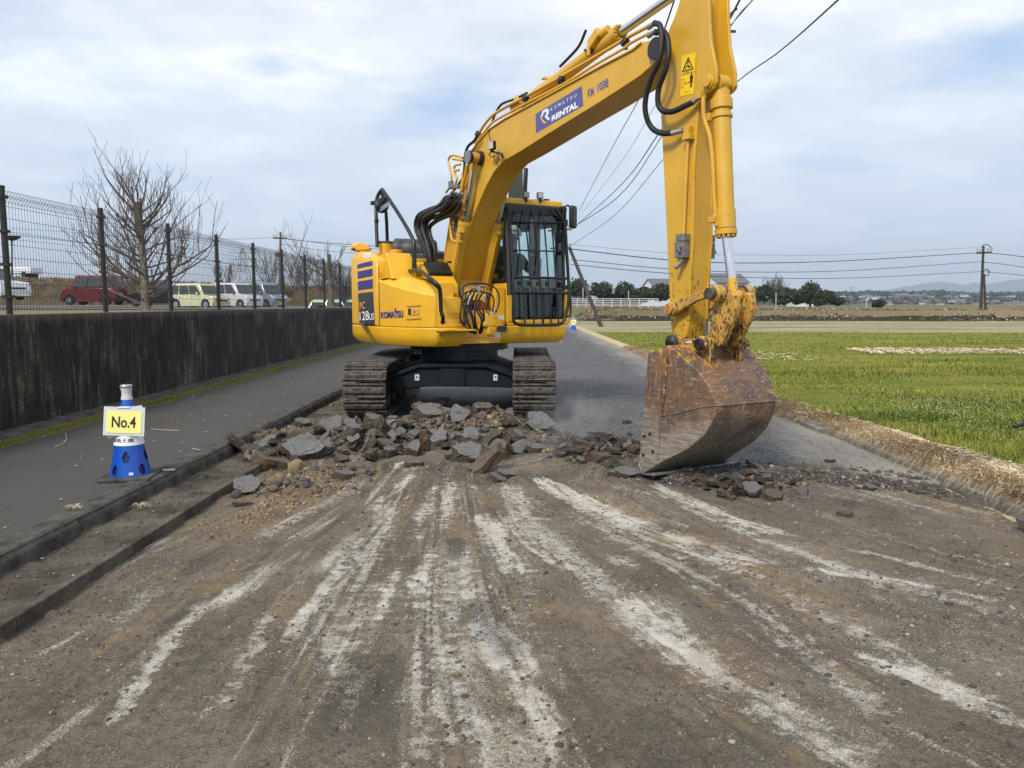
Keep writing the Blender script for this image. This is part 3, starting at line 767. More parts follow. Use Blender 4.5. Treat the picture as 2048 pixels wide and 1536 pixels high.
# the thick bundle looping over to the hood
bnd = [((925, 386), (905, 404), (880, 420), (852, 425), (838, 445), (842, 472), (856, 500), (858, 530)),
       ((912, 388), (893, 410), (868, 424), (848, 432), (842, 452), (850, 478), (862, 500), (864, 535)),
       ((905, 395), (893, 395), (880, 411), (855, 420), (836, 432), (832, 455), (842, 485), (852, 510), (854, 530)),
       ((918, 398), (905, 418), (884, 430), (862, 436), (852, 452), (856, 478), (866, 505), (867, 530)),
       ((922, 405), (912, 424), (895, 432), (872, 442), (858, 455), (861, 475), (869, 497), (870, 528)),
       ((915, 402), (898, 418), (876, 432), (854, 440), (849, 462), (858, 490), (863, 515), (862, 534)),
       ((908, 390), (888, 404), (866, 420), (842, 432), (836, 458), (846, 486), (857, 508), (856, 531)),
       ((900, 402), (886, 416), (862, 428), (846, 440), (846, 462), (854, 488), (860, 512), (861, 532))]
for i, b in enumerate(bnd):
    tubes('hydraulic_hose', M['rubber'], [[LY(x + random.uniform(-1, 1), y, -0.28 - 0.027 * i + 0.05 * (k / 7)) for k, (x, y) in enumerate(b)]], 0.029, n=8)
for x, y in ((925, 386), (912, 388), (905, 396), (918, 398), (922, 405)):
    part(MB().cyl(LY(x, y, -0.34), LY(x - 6, y + 9, -0.34), 0.024, n=6), 'hose_fitting', M['steel'], bevel=0.003)
# work light on the boom side
wl_ = LY(985, 291, -0.27)
wlo = part(MB().box(wl_, (0.085, 0.05, 0.10), (0, 0, 0.25)), 'boom_work_light', M['black'], bevel=0.012)
MB().box(wl_ + Vector((0.012, -0.027, 0)), (0.066, 0.006, 0.08), (0, 0, 0.25)).build('lens', M['lamp'], wlo)
MB().bar(LY(984, 303, -0.25), LY(1004, 308, -0.22), 0.022).bar(LY(1004, 308, -0.24), LY(1005, 314, -0.18), 0.025).cyl(LY(984, 297, -0.26), LY(984, 304, -0.26), 0.022, n=8).build('light_bracket', M['black'], wlo, bevel=0.003)
tubes('light_wire', M['rubber'], [ry([(980, 258), (978, 268), (981, 280)], -0.22), ry([(984, 303), (978, 309), (984, 314), (990, 312)], -0.24), ry([(988, 308), (989, 322), (993, 327), (998, 315)], -0.24)], 0.006, parent=wlo)
# lower-boom handle bracket with wiring block
tubes('guard_loop', M['boom'], [ry([(928, 420), (910, 420), (903, 425), (901, 450), (903, 476), (910, 483), (922, 483)], -0.30)], 0.018, sm=4)
part(MB().box(LY(913, 452, -0.25), (0.10, 0.03, 0.24)), 'wiring_block', M['castgrey'], bevel=0.005)
tubes('wiring', M['rubber'], [ry([(905, 420 + 0), (904, 440), (902, 470)], -0.22)] + [ry([(904, y), (914, y + 6), (918, y + 10)], -0.29) for y in (432, 440, 448, 456)], 0.007)

# --- arm
AN = -0.10
left_px = [(1300, -400), (1330, -260), (1352, -120), (1359, 0), (1350, 28), (1337, 60), (1326, 110), (1321, 150), (1320, 215), (1324, 285), (1328, 370), (1333, 470), (1337, 560), (1339, 620), (1343, 668)]
right_px = [(1352, 690), (1368, 690), (1378, 640), (1380, 560), (1387, 480), (1388, 360), (1391, 290), (1397, 200), (1399, 100), (1404, 0), (1398, -120), (1380, -260), (1350, -400)]
pl_ = [LY(x, y, AN) for x, y in left_px + right_px]
arm = part(MB().prism([(p.x, p.z) for p in pl_], AN, -AN, lambda a, b, c_: (a, c_, b)), 'arm', M['arm'], bevel=0.012, seg=3)
# ear plates that carry the bucket cylinder
ear = [(1396, -30), (1419, -30), (1421, 40), (1424, 85), (1431, 118), (1435, 140), (1434, 165), (1428, 178), (1418, 186), (1402, 190), (1396, 150)]
for s in (-1, 1):
    ep = [LY(x, y, AN) for x, y in ear]
    MB().prism([(p.x, p.z) for p in ep], s * 0.10 - 0.014, s * 0.10 + 0.014, lambda a, b, c_: (a, c_, b)).build('ear_plate', M['arm'], arm, bevel=0.004)
ep = LY(1421, 165, AN)
MB().cyl((ep.x, -0.15, ep.z), (ep.x, 0.15, ep.z), 0.042, n=24).cyl((ep.x, -0.13, ep.z), (ep.x, -0.115, ep.z), 0.056, n=24).build('pin', M['arm'], arm, bevel=0.004)
ab = bvh_of(arm)
# boss round the boom end
bp = LY(1316, 98, YN)
MB().cyl((bp.x, -0.155, bp.z), (bp.x, 0.155, bp.z), 0.105, n=28).cyl((bp.x, -0.19, bp.z), (bp.x, 0.19, bp.z), 0.06, n=24).build('pivot_boss', M['link'], arm, bevel=0.006)
MB().cyl((bp.x, -0.205, bp.z), (bp.x, -0.185, bp.z), 0.09, n=24).build('pivot_seal', M['black'], arm)
# warning label
decal('warning_label', M['warnyel'], ((1363, 112), (1391.5, 104), (1387, 187), (1360.5, 193)), arm, bvh=ab, div=2, lift=0.004)
wq = ((1363, 112), (1391.5, 104), (1387, 187), (1360.5, 193))
def wpoly(name, polys):
    vs, fs = [], []
    for p_ in polys:
        n0 = len(vs); vs += p_; fs.append(tuple(range(n0, n0 + len(p_))))
    return decal(name, M['ink'], wq, arm, bvh=ab, uvpoly=(vs, fs), lift=0.008)
def ring(a, b):
    n = len(a); return [[a[i], a[(i + 1) % n], b[(i + 1) % n], b[i]] for i in range(n)]
tri_o, tri_i = [(0.48, 0.94), (0.90, 0.60), (0.06, 0.60)], [(0.48, 0.885), (0.80, 0.622), (0.16, 0.622)]
wpoly('warning_triangle', ring(tri_o, tri_i))
wpoly('warning_print', [[(0.46, 0.86), (0.50, 0.86), (0.50, 0.70), (0.46, 0.70)], [(0.40, 0.78), (0.58, 0.81), (0.56, 0.83), (0.40, 0.80)], [(0.34, 0.72), (0.60, 0.66), (0.62, 0.68), (0.38, 0.74)], [(0.28, 0.70), (0.34, 0.70), (0.36, 0.66), (0.27, 0.65)], [(0.52, 0.72), (0.66, 0.70), (0.66, 0.66), (0.54, 0.66)]])
wpoly('warning_divider', [[(0.02, 0.535), (0.98, 0.535), (0.98, 0.525), (0.02, 0.525)]])
def rect(x0, y0, x1, y1): return [(x0, y0), (x1, y0), (x1, y1), (x0, y1)]
man = [rect(0.70, 0.38, 0.86, 0.46), rect(0.67, 0.28, 0.705, 0.455), rect(0.855, 0.28, 0.89, 0.455), rect(0.715, 0.17, 0.77, 0.39), rect(0.79, 0.17, 0.845, 0.39)]
hdp = [(0.78 + 0.055 * math.cos(a), 0.492 + 0.024 * math.sin(a)) for a in (R(30 * k) for k in range(12))]
wpoly('warning_figure', man + [hdp])
wpoly('warning_arrows', [rect(0.36, 0.297, 0.58, 0.306), [(0.30, 0.30), (0.38, 0.325), (0.38, 0.278)], [(0.64, 0.30), (0.56, 0.325), (0.56, 0.278)]] + ring(rect(0.05, 0.20, 0.25, 0.42), rect(0.07, 0.208, 0.23, 0.412)))
def subq(q, a0, b0, a1, b1):
    TL, TR, BR, BL = (np.array(v, float) for v in q)
    f = lambda a, b: tuple((BL * (1 - a) + BR * a) * (1 - b) + (TL * (1 - a) + TR * a) * b)
    return (f(a0, b1), f(a1, b1), f(a1, b0), f(a0, b0))
decal('warning_print', M['ink'], subq(wq, 0.16, 0.55, 0.86, 0.585), arm, bvh=ab, text='はね飛ばされ', lift=0.008)
decal('warning_print', M['ink'], subq(wq, 0.28, 0.05, 0.72, 0.10), arm, bvh=ab, text='近づくな', lift=0.008)
# pipes, valves on the arm side
vy = AN - 0.03
for s in (1, -1):
    pts = [(1376, 262), (1377, 275), (1375, 300), (1371, 380), (1368, 450), (1366, 478)]
    pl2 = [LY(x, y, AN - 0.03) for x, y in pts]; pl2 = [Vector((p.x, p.y * s, p.z)) for p in pl2]
    MB().tube(pl2, 0.017, 10, sm=3).box(pl2[0] , (0.06, 0.05, 0.07)).box(pl2[1], (0.085, 0.07, 0.04)).build('attachment_pipe', M['arm'], arm, bevel=0.004)
    q0 = LY(1364, 500, AN - 0.04); q0 = Vector((q0.x, q0.y * s, q0.z))
    v_ = MB().box(q0, (0.11, 0.07, 0.13)).box(q0 + Vector((0.005, 0, 0.10)), (0.10, 0.07, 0.06)).cyl(q0 + Vector((0.005, 0, -0.06)), q0 + Vector((0.005, 0, -0.10)), 0.028, n=6)
    v_.cyl(q0 + Vector((0.005, -0.0, -0.09)), q0 + Vector((-0.03, -0.045 * s, -0.15)), 0.022, n=6).cyl(q0 + Vector((0.01, 0, 0.02)), q0 + Vector((0.01, -0.06 * s, 0.02)), 0.022, n=10).bar(q0 + Vector((0.0, -0.055 * s, 0.04)), q0 + Vector((0.04, -0.06 * s, -0.02)), 0.016)
    v_.build('stop_valve', M['castgrey'], arm, bevel=0.004)
# flange strip along the front edge of the arm and back edge
fe = MB()
for s in (-1, 1):
    fr_ = [LY(x, y, AN) for x, y in ((1391, 290), (1388, 360), (1387, 480), (1381, 560), (1378, 640))]
    for a, b in zip(fr_[:-1], fr_[1:]): fe.bar((a.x - 0.01, s * 0.098, a.z), (b.x - 0.01, s * 0.098, b.z), 0.02, 0.03)
fe.build('arm_edge', M['arm'], arm, bevel=0.004)
# hoses from the boom end to the arm
def hose_uv(o, L, rep):
    pass
def cor_hose(name, pts, r=0.025, parent=arm):
    """corrugated hose: real ribs"""
    c_ = spline(pts, 22); b = MB(); n = 12; vs = []; up = None; N = len(c_)
    # resample evenly
    seg = [0]
    for i in range(1, N): seg.append(seg[-1] + (c_[i] - c_[i - 1]).length)
    step = 0.009; M_ = int(seg[-1] / step); res = []; j = 0
    for k in range(M_ + 1):
        s = k * step
        while j < N - 2 and seg[j + 1] < s: j += 1
        t_ = (s - seg[j]) / max(1e-6, seg[j + 1] - seg[j]); res.append(c_[j].lerp(c_[j + 1], min(1, t_)))
    for i, q in enumerate(res):
        d = (res[min(i + 1, M_)] - res[max(i - 1, 0)]).normalized()
        if up is None: up, _ = perp(d)
        up = (up - d * up.dot(d)).normalized(); w = d.cross(up); ra = r * (1.0 if i % 2 else 0.84)
        vs += [q + (up * math.cos(a) + w * math.sin(a)) * ra for a in (2 * math.pi * k / n for k in range(n))]
    fs = [(i * n + k, i * n + (k + 1) % n, (i + 1) * n + (k + 1) % n, (i + 1) * n + k) for i in range(M_) for k in range(n)]
    b.add(vs, fs); o = b.build(name, M['rubber'], parent, angle=60)
    return o
HB = -0.26
h1 = [LY(1309, 46, -0.16), LY(1320, 52, HB), LY(1323, 80, HB - .02), LY(1318, 120, HB - .03), LY(1301, 160, HB - .03), LY(1291, 200, HB - .02), LY(1292, 230, HB), LY(1303, 255, -0.22), LY(1322, 266, -0.20), LY(1345, 266, -0.18)]
h2 = [LY(1312, 66, -0.16), LY(1325, 62, -0.22), LY(1335, 78, -0.24), LY(1337, 110, -0.25), LY(1331, 140, -0.25), LY(1318, 175, -0.24), LY(1316, 205, -0.23), LY(1325, 221, -0.21), LY(1345, 223, -0.19), LY(1372, 211, -0.17), LY(1388, 203, -0.15)]
cor_hose('arm_hose', h1); cor_hose('arm_hose', h2)
for a, b in (((1343, 266.5, -0.18), (1366, 261, -0.14)), ((1386, 204, -0.155), (1400, 192, -0.13)), ((1297, 55, -0.14), (1311, 46, -0.16)), ((1297, 72, -0.15), (1312, 62, -0.16))):
    MB().cyl(LY(*a), LY(*b), 0.024, 0.02, n=12).build('hose_fitting', M['steel'], arm)
# bucket cylinder feed pipe
MB().tube([LY(1400, 189, -0.13), LY(1406, 200, -0.13), LY(1408, 235, -0.12), LY(1420, 275, -0.10), LY(1425, 320, -0.09), LY(1429, 400, -0.085), LY(1433, 452, -0.08)], 0.018, 10, sm=4).box(LY(1402, 191, -0.13), (0.06, 0.06, 0.05)).build('feed_pipe', M['arm'], arm, angle=50)
bc_b, bc_h, bc_p = LY(1441, 168, 0), LY(1452, 470, 0), LY(1468, 592, 0)
o = hyd('bucket_cylinder', bc_b, bc_h, bc_p, 0.072, 0.036, M['arm'], eye=0.05)
d = (bc_h - bc_b).normalized()
MB().cyl(bc_b + d * 0.12, bc_b + d * 0.20, 0.088, n=24).cyl(bc_b + d * 0.24, bc_b + d * 0.27, 0.084, n=24).box(bc_b + d * 0.26 + Vector((-0.06, -0.08, 0)), (0.06, 0.05, 0.06)).build('pipe_band', M['arm'], o, bevel=0.004)
MB().box(bc_h - d * 0.12 + Vector((-0.04, -0.09, 0)), (0.07, 0.06, 0.05)).build('pipe_bracket', M['arm'], o, bevel=0.004)

# --- links and bucket
lk = [(1345, 617), (1431, 586)]
arc = [(1347, 617), (1358, 600), (1380, 590), (1405, 580), (1430, 575), (1440, 584), (1434, 597), (1415, 596), (1395, 602), (1375, 614), (1358, 625), (1347, 628)]
for s in (-1, 1):
    ar = [LY(x, y, -0.16) for x, y in arc]
    b = MB().prism([(p.x, p.z) for p in ar], s * 0.155 - 0.022, s * 0.155 + 0.022, lambda a, b, c_: (a, c_, b))
    e1, e2 = LY(1345, 618, -0.17), LY(1431, 587, -0.17)
    b.cyl((e1.x, s * 0.12, e1.z), (e1.x, s * 0.20, e1.z), 0.060, n=22).cyl((e2.x, s * 0.11, e2.z), (e2.x, s * 0.20, e2.z), 0.066, n=22)
    o = part(b, 'side_link', M['link'], bevel=0.008)
    MB().cyl((e1.x, s * 0.20, e1.z), (e1.x, s * 0.225, e1.z), 0.046, n=18).build('pin_end', M['bucket'], o, bevel=0.004)
    MB().cyl((e2.x, s * 0.20, e2.z), (e2.x, s * 0.25, e2.z), 0.046, n=18).cyl((e2.x, s * 0.10, e2.z), (e2.x, s * 0.118, e2.z), 0.072, n=18).build('pin_end', M['track'], o, bevel=0.004)
plate = [(1431, 600), (1440, 590), (1462, 584), (1472, 590), (1475, 612), (1471, 632), (1445, 690), (1432, 697), (1420, 688), (1419, 668)]
for s in (-1, 1):
    pp = [LY(x, y, -0.10) for x, y in plate]
    o = part(MB().prism([(p.x, p.z) for p in pp], s * 0.085 - 0.028, s * 0.085 + 0.028, lambda a, b, c_: (a, c_, b)), 'bucket_link', M['link'], bevel=0.008)
cc = LY(1450, 640, -0.06)
part(MB().cyl((cc.x, -0.07, cc.z), (cc.x, 0.07, cc.z), 0.065, n=20).cyl((e2.x, -0.12, e2.z), (e2.x, 0.12, e2.z), 0.05, n=20), 'link_tube', M['bucket'], bevel=0.004)
rr = LY(1462, 614, -0.02)
part(MB().cyl((rr.x, -0.01, rr.z), (rr.x, 0.01, rr.z), 0.060, n=20), 'seal_ring', M['red'], bevel=0.006)
# bucket: side plate traced, narrowing to the back
def bk(px, py):
    return LPL(px, py, (-0.21, 1, 0), -1.405)
side_px = [(1296, 708), (1336, 690), (1356, 705), (1371, 722), (1393, 738), (1414, 766), (1428, 795), (1433, 811), (1429, 836), (1409, 869), (1375, 898), (1322, 925), (1284, 948), (1278, 929), (1282, 870), (1288, 806)]
sp = [bk(x, y) for x, y in side_px]
shell = sp[1:13]     # top edge round the back to the lip
b = MB()
nS = len(shell)
COLS = 8
def mirror(p): return Vector((p.x, -p.y, p.z))
for p in shell:
    for k in range(COLS + 1):
        q = p.lerp(mirror(p), k / COLS); b.v.append(tuple(q))
for i in range(nS - 1):
    for k in range(COLS):
        a = i * (COLS + 1) + k; b.f.append((a, a + 1, a + COLS + 2, a + COLS + 1)); b.mi.append(0)
cen = Vector((4.62, -0.44, 0.45))
n0 = len(b.v)
for s in (1, -1):
    ring_ = [p if s == 1 else mirror(p) for p in sp]
    o0 = len(b.v); b.v += [tuple(q) for q in ring_]; b.f.append(tuple(range(o0, o0 + len(ring_)))); b.mi.append(0)
bucket = part(b, 'bucket', M['bucket'], fix=False)
bm = bmesh.new(); bm.from_mesh(bucket.data); bmesh.ops.remove_doubles(bm, verts=bm.verts, dist=0.002)
bmesh.ops.triangulate(bm, faces=[f for f in bm.faces if len(f.verts) > 4])
bmesh.ops.recalc_face_normals(bm, faces=bm.faces); bm.to_mesh(bucket.data); bm.free()
bucket.data.set_sharp_from_angle(angle=R(35))
so_ = bucket.modifiers.new('thickness', 'SOLIDIFY'); so_.thickness = 0.028; so_.offset = -1
bv_ = bucket.modifiers.new('bevel', 'BEVEL'); bv_.width = 0.006; bv_.segments = 2; bv_.limit_method = 'ANGLE'; bv_.angle_limit = R(30)
bkb = bvh_of(bucket)
# wear strips, ribs, heel line, lip and cutting edge
def strip(name, pxs, w, th, mat, parent=bucket):
    pts = [bk(*p) for p in pxs]
    for s in (1, -1):
        b = MB()
        for a, c_ in zip(pts[:-1], pts[1:]):
            a2, c2 = (a, c_) if s == 1 else (mirror(a), mirror(c_))
            b.bar(a2 - Vector((0, th * s * 0.4, 0)), c2 - Vector((0, th * s * 0.4, 0)), w, th, up=(0.21, -1 * s, 0) if False else (0, 1, 0))
        b.build(name, mat, parent, bevel=0.004)
strip('side_rib', [(1337, 694), (1334, 740), (1328, 800), (1324, 832)], 0.012, 0.014, M['link'])
strip('side_seam', [(1324, 832), (1360, 825), (1400, 815), (1433, 811)], 0.005, 0.010, M['steel'])

strip('side_seam', [(1322, 835), (1319, 880), (1315, 920)], 0.010, 0.014, M['bucket'])
for ps in (((1289, 872), 5), ((1300, 868), 5), ((1287, 910), 5), ((1306, 903), 5)):
    q = bk(*ps[0]); MB().cyl(q + Vector((0, 0.004, 0)), q + Vector((0.002, -0.010, 0)), 0.012, n=10).build('bolt_hole', M['ink'], bucket)
hs = bk(1433, 811)
MB().bar(hs + Vector((0.006, 0, 0)), mirror(hs) + Vector((0.006, 0, 0)), 0.005, 0.006).build('heel_seam', M['steel'], bucket, bevel=0.003)
lip = [bk(1283, 948), bk(1277, 944)]
l0 = lip[0]; ce = MB()
ce.add([(l0.x + 0.16, l0.y, l0.z + 0.035), (l0.x - 0.09, l0.y, l0.z - 0.012), (l0.x - 0.09, -l0.y, l0.z - 0.012), (l0.x + 0.16, -l0.y, l0.z + 0.035),
        (l0.x + 0.16, l0.y, l0.z + 0.012), (l0.x - 0.09, l0.y, l0.z - 0.022), (l0.x - 0.09, -l0.y, l0.z - 0.022), (l0.x + 0.16, -l0.y, l0.z + 0.012)],
       [(0, 1, 2, 3), (7, 6, 5, 4), (0, 4, 5, 1), (1, 5, 6, 2), (2, 6, 7, 3), (3, 7, 4, 0)])
ce.build('cutting_edge', M['steel'], bucket, bevel=0.003)
MB().prism([(l0.x - 0.07, l0.z - 0.01), (l0.x - 0.04, l0.z + 0.075), (l0.x - 0.015, l0.z + 0.09), (l0.x + 0.03, l0.z + 0.01)], l0.y - 0.02, l0.y + 0.01, lambda a, b, c_: (a, c_, b)).build('corner_tooth', M['steel'], bucket, bevel=0.003)
# hanger lugs
lug = [(1334, 692), (1340, 674), (1352, 670), (1372, 678), (1400, 676), (1416, 678), (1424, 690), (1422, 712), (1420, 735), (1410, 752), (1398, 742), (1372, 724), (1350, 700)]
for s in (-1, 1):
    lp = [LY(x, y, -0.17) for x, y in lug]
    MB().prism([(p.x, p.z) for p in lp], s * 0.16 - 0.02, s * 0.16 + 0.02, lambda a, b, c_: (a, c_, b)).build('hanger_lug', M['link'], bucket, bevel=0.006)
b1, b2 = LY(1343, 684, -0.2), LY(1406, 688, -0.2)
for s in (-1, 1):
    MB().cyl((b1.x, s * 0.13, b1.z), (b1.x, s * 0.22, b1.z), 0.062, n=22).build('pin_boss', M['track'], bucket, bevel=0.006)
    MB().cyl((b2.x, s * 0.13, b2.z), (b2.x, s * 0.23, b2.z), 0.066, n=22).build('pin_boss', M['link'], bucket, bevel=0.006)
    MB().cyl((b2.x, s * 0.23, b2.z), (b2.x, s * 0.26, b2.z), 0.045, n=18).bar((b2.x - 0.06, s * 0.245, b2.z + 0.02), (b2.x + 0.06, s * 0.245, b2.z - 0.02), 0.02).build('pin_end', M['black'], bucket, bevel=0.004)
    MB().ell((b1.x, s * 0.21, b1.z), (0.055, 0.03, 0.055)).build('pin_end', M['black'], bucket)
MB().cyl((b1.x, -0.15, b1.z), (b1.x, 0.15, b1.z), 0.04, n=18).cyl((b2.x, -0.15, b2.z), (b2.x, 0.15, b2.z), 0.04, n=18).build('pin', M['track'], bucket)
tp_ = [LY(1352, 700, -0.2), LY(1376, 706, -0.2)]
decal('maker_plate', M['paleplate'], ((1371.5, 682), (1384, 682), (1384, 686.5), (1371.5, 686.5)), bucket, plane=lambda x, y: LY(x, y, -0.185), div=1, lift=0.0)

# --- hoses and valve in the gap below the boom
for i in range(9):
    x0 = 921 + i * 5.5; pts = [LX(x0 + 6, 578 + (i % 3) * 6, 1.02), LX(x0 + random.uniform(-6, 4), 610, 1.12), LX(x0 + random.uniform(0, 10), 640, 1.13), LX(940 + i * 3, 662 + random.uniform(-4, 6), 1.05)]
    tubes('swivel_hose', M['rubber'], [pts], 0.012, n=8, sm=5)
for pts in ([(920, 596), (922, 580), (934, 569), (955, 567), (972, 568), (990, 576), (998, 592), (997, 610), (992, 625)], [(921, 598), (930, 586), (945, 582), (965, 584), (980, 588), (988, 600), (985, 625)], [(972, 586), (977, 605), (974, 625)], [(940, 600), (934, 630), (930, 655)], [(935, 595), (928, 625), (930, 650)]):
    tubes('swivel_hose', M['rubber'], [rx(pts, 1.14)], 0.010, n=8, sm=5)
vb = MB()
for x, y, s in ((955, 568, 6), (965, 572, 6), (958, 580, 5), (975, 584, 5), (948, 576, 5)):
    vb.cyl(LX(x - s, y, 1.13), LX(x + s, y + 1, 1.13), 0.017, n=8)
for a, b_ in (((942, 590), (935, 610)), ((971, 588), (967, 605)), ((975, 620), (978, 630)), ((990, 618), (987, 628)), ((958, 572), (957, 590))):
    vb.cyl(LX(a[0], a[1], 1.14), LX(b_[0], b_[1], 1.14), 0.016, n=8)
part(vb, 'hose_fitting', M['steel'], bevel=0.002)
q = LX(976, 640, 1.10)
part(MB().box(q, (0.10, 0.12, 0.16)).box(q + Vector((0.0, 0.06, 0.06)), (0.09, 0.10, 0.09)).cyl(q + Vector((0, 0, -0.06)), q + Vector((0, 0.01, -0.18)), 0.05, n=10).box(q + Vector((0.02, -0.05, -0.05)), (0.07, 0.06, 0.06)), 'swing_valve', M['boom'], bevel=0.012)
part(MB().box((0.56, -0.13, 1.20), (0.06, 0.54, 0.22)).box((0.50, -0.37, 1.35), (0.4, 0.03, 0.4)), 'boom_foot_bracket', M['boom'], bevel=0.01)
part(MB().box((0.73, 0.215, 1.36), (0.06, 0.15, 0.50)), 'cab_side_panel', M['yellow'], bevel=0.01)
skb = bvh_of(sk)
decal('notice_plate', M['charcoal'], ((993, 652), (1013, 651), (1013, 663), (993, 664)), exc, plane=lambda x, y: ML.inverted() @ LX(x, y, 0.815), div=1)
decal('notice_plate', M['paleplate'], ((988, 664), (1000, 663), (1000, 681), (988, 681)), exc, plane=lambda x, y: ML.inverted() @ LX(x, y, 0.815), div=1)
decal('notice_plate', M['paleplate'], ((996, 631), (1008, 631), (1007, 639), (994, 639)), exc, plane=lambda x, y: ML.inverted() @ LX(x, y, 0.80), div=1)

# --- cab
X0, X1, Y0, Y1, Z0, Z1 = -0.65, 0.75, 0.315, 1.265, 1.12, 2.70
cab = part(MB().box(((X0 + X1) / 2, (Y0 + Y1) / 2, Z0 + 0.03), (X1 - X0, Y1 - Y0, 0.06)), 'cab', M['black'], bevel=0.01)
b = MB()
PW = 0.07
for x, y in ((X1 - .03, Y0 + .03), (X1 - .05, Y1 - .05), (X0 + .04, Y0 + .04), (X0 + .04, Y1 - .04)):
    b.bar((x, y, Z0), (x - (0.06 if x > 0 else 0), y + (0.03 if y < .5 else -0.05), Z1 - 0.05), PW if y < .5 else 0.11, PW)
b.bar((0.05, Y1 - 0.03, Z0), (0.03, Y1 - 0.07, Z1 - .05), 0.07)
b.bar((X1 - 0.03, Y0, 1.70), (X0, Y0, 1.70), 0.05).bar((X1 - 0.03, Y1, 1.62), (X0, Y1, 1.62), 0.05)
for z in (Z1 - 0.06,):
    b.bar((X1 - .07, Y0, z), (X1 - .07, Y1, z), 0.06, 0.07).bar((X0, Y0, z), (X0, Y1, z), 0.09).bar((X1 - .05, Y0 + .03, z), (X0, Y0 + .03, z), 0.08).bar((X1 - .05, Y1 - .05, z), (X0, Y1 - .05, z), 0.08)
b.build('cab_frame', M['black'], cab, bevel=0.012)
MB().box((X1 - 0.008, (Y0 + Y1) / 2, 1.34), (0.02, Y1 - Y0 - 0.16, 0.02)).build('sill_bar', M['black'], cab)
b = MB()   # the roof hatch stands open: a frame round the opening
for cx_, cy_, sx_, sy_ in ((0.53, 0.79, 0.24, 0.88), (-0.40, 0.79, 0.46, 0.88), (0.13, 0.42, 0.62, 0.14), (0.13, 1.16, 0.62, 0.14)): b.box((cx_, cy_, Z1 + .012), (sx_, sy_, 0.085))
b.build('roof', M['yellow'], cab, bevel=0.02, seg=3)
b = MB().box((X1 + 0.005, Y0 + 0.035, 1.40), (0.05, 0.09, 0.52)).box((X1 + 0.0, Y1 - 0.02, 1.36), (0.05, 0.08, 0.44)).box((X1 + 0.0, (Y0 + Y1) / 2, 1.155), (0.06, Y1 - Y0, 0.07))
b.box(((X0 + X1) / 2, Y0 + 0.01, 1.40), (X1 - X0 - 0.04, 0.03, 0.52)).box(((X0 + X1) / 2, Y1 - 0.01, 1.36), (X1 - X0 - 0.04, 0.03, 0.46))
b.build('lower_panel', M['yellow'], cab, bevel=0.01)
# glazing
MB().box((X1 - 0.03, (Y0 + Y1) / 2, 2.05), (0.006, Y1 - Y0 - 0.18, 0.98)).build('windscreen', M['glass'], cab, smooth=False)
MB().box((X1 - 0.0, (Y0 + Y1) / 2, 1.40), (0.006, Y1 - Y0 - 0.20, 0.40)).build('lower_windscreen', M['glass'], cab, smooth=False)
MB().box(((X0 + X1) / 2, Y0 + 0.02, 2.16), (X1 - X0 - 0.14, 0.006, 0.84)).build('side_window', M['glass'], cab, smooth=False)
MB().box((X0 + 0.03, (Y0 + Y1) / 2, 2.1), (0.006, Y1 - Y0 - 0.14, 0.9)).build('rear_window', M['glass'], cab, smooth=False)
MB().box(((X0 + X1) / 2, Y1 - 0.04, 2.1), (X1 - X0 - 0.14, 0.006, 0.9)).build('door_window', M['glass'], cab, smooth=False)
# dark interior: seat, consoles, headliner
b = MB().box((-0.12, 0.74, 1.50), (0.5, 0.46, 0.14)).box((-0.38, 0.74, 1.88), (0.12, 0.44, 0.68), (0, -0.12, 0)).box((-0.12, 0.74, 1.30), (0.4, 0.4, 0.3)).box((-0.44, 0.74, 2.28), (0.10, 0.26, 0.18))
b.build('seat', M['greyplastic'], cab, bevel=0.04, seg=3)
b = MB().box((0.10, 0.42, 1.58), (0.5, 0.14, 0.26)).box((0.10, 1.10, 1.58), (0.5, 0.14, 0.26)).box((X0 + 0.10, 0.78, 1.45), (0.12, 0.8, 0.4))
b.build('console', M['black'], cab, bevel=0.02)
MB().box((0.57, 0.79, Z1 - 0.10), (0.26, 0.84, 0.03)).box((-0.40, 0.79, Z1 - 0.10), (0.40, 0.84, 0.03)).build('headliner', M['black'], cab)
tubes('control_lever', M['black'], [[(0.42, 0.46, 1.7), (0.46, 0.47, 1.85), (0.45, 0.48, 1.95)]], 0.014, parent=cab)
tubes('control_lever', M['black'], [[(0.42, 0.98, 1.7), (0.46, 0.99, 1.85), (0.46, 1.0, 1.95)]], 0.014, parent=cab)
for yy in (0.70, 0.86): tubes('travel_lever', M['black'], [[(0.55, yy, 1.2), (0.54, yy, 1.5), (0.50, yy, 1.72)]], 0.012, parent=cab)
mp = LX(1063, 478, 0.68)
MB().box(mp, (0.03, 0.06, 0.50), (0, 0, 0.1)).build('monitor_post', M['castgrey'], cab, bevel=0.006)
MB().box(mp - Vector((0, 0, 0.42)), (0.05, 0.05, 0.40)).build('monitor_stalk', M['black'], cab)
for z in (.14, 0.0, -.12): MB().box(mp + Vector((0.018, -.002, z)), (0.004, 0.055, 0.014), (0, 0, 0.1)).build('red_mark', M['red'], cab)
b = MB()
for yy in (0.52, 0.66, 0.80, 0.94): b.box((0.725, yy, 1.66), (0.012, 0.045, 0.05))
b.build('instrument_panel', M['black'], cab)
MB().box((0.715, 0.74, 1.66), (0.01, 0.66, 0.11)).build('instrument_shelf', M['castgrey'], cab)
MB().box((0.05, Y1 - 0.05, 2.56), (1.36, 0.05, 0.26)).box((0.05, Y1 - 0.05, 1.40), (1.36, 0.04, 0.50)).box((-0.02, Y1 - 0.05, 2.0), (0.20, 0.05, 0.9)).box((0.62, Y1 - 0.05, 2.0), (0.18, 0.05, 0.9)).build('door_panel', M['black'], cab, bevel=0.01)
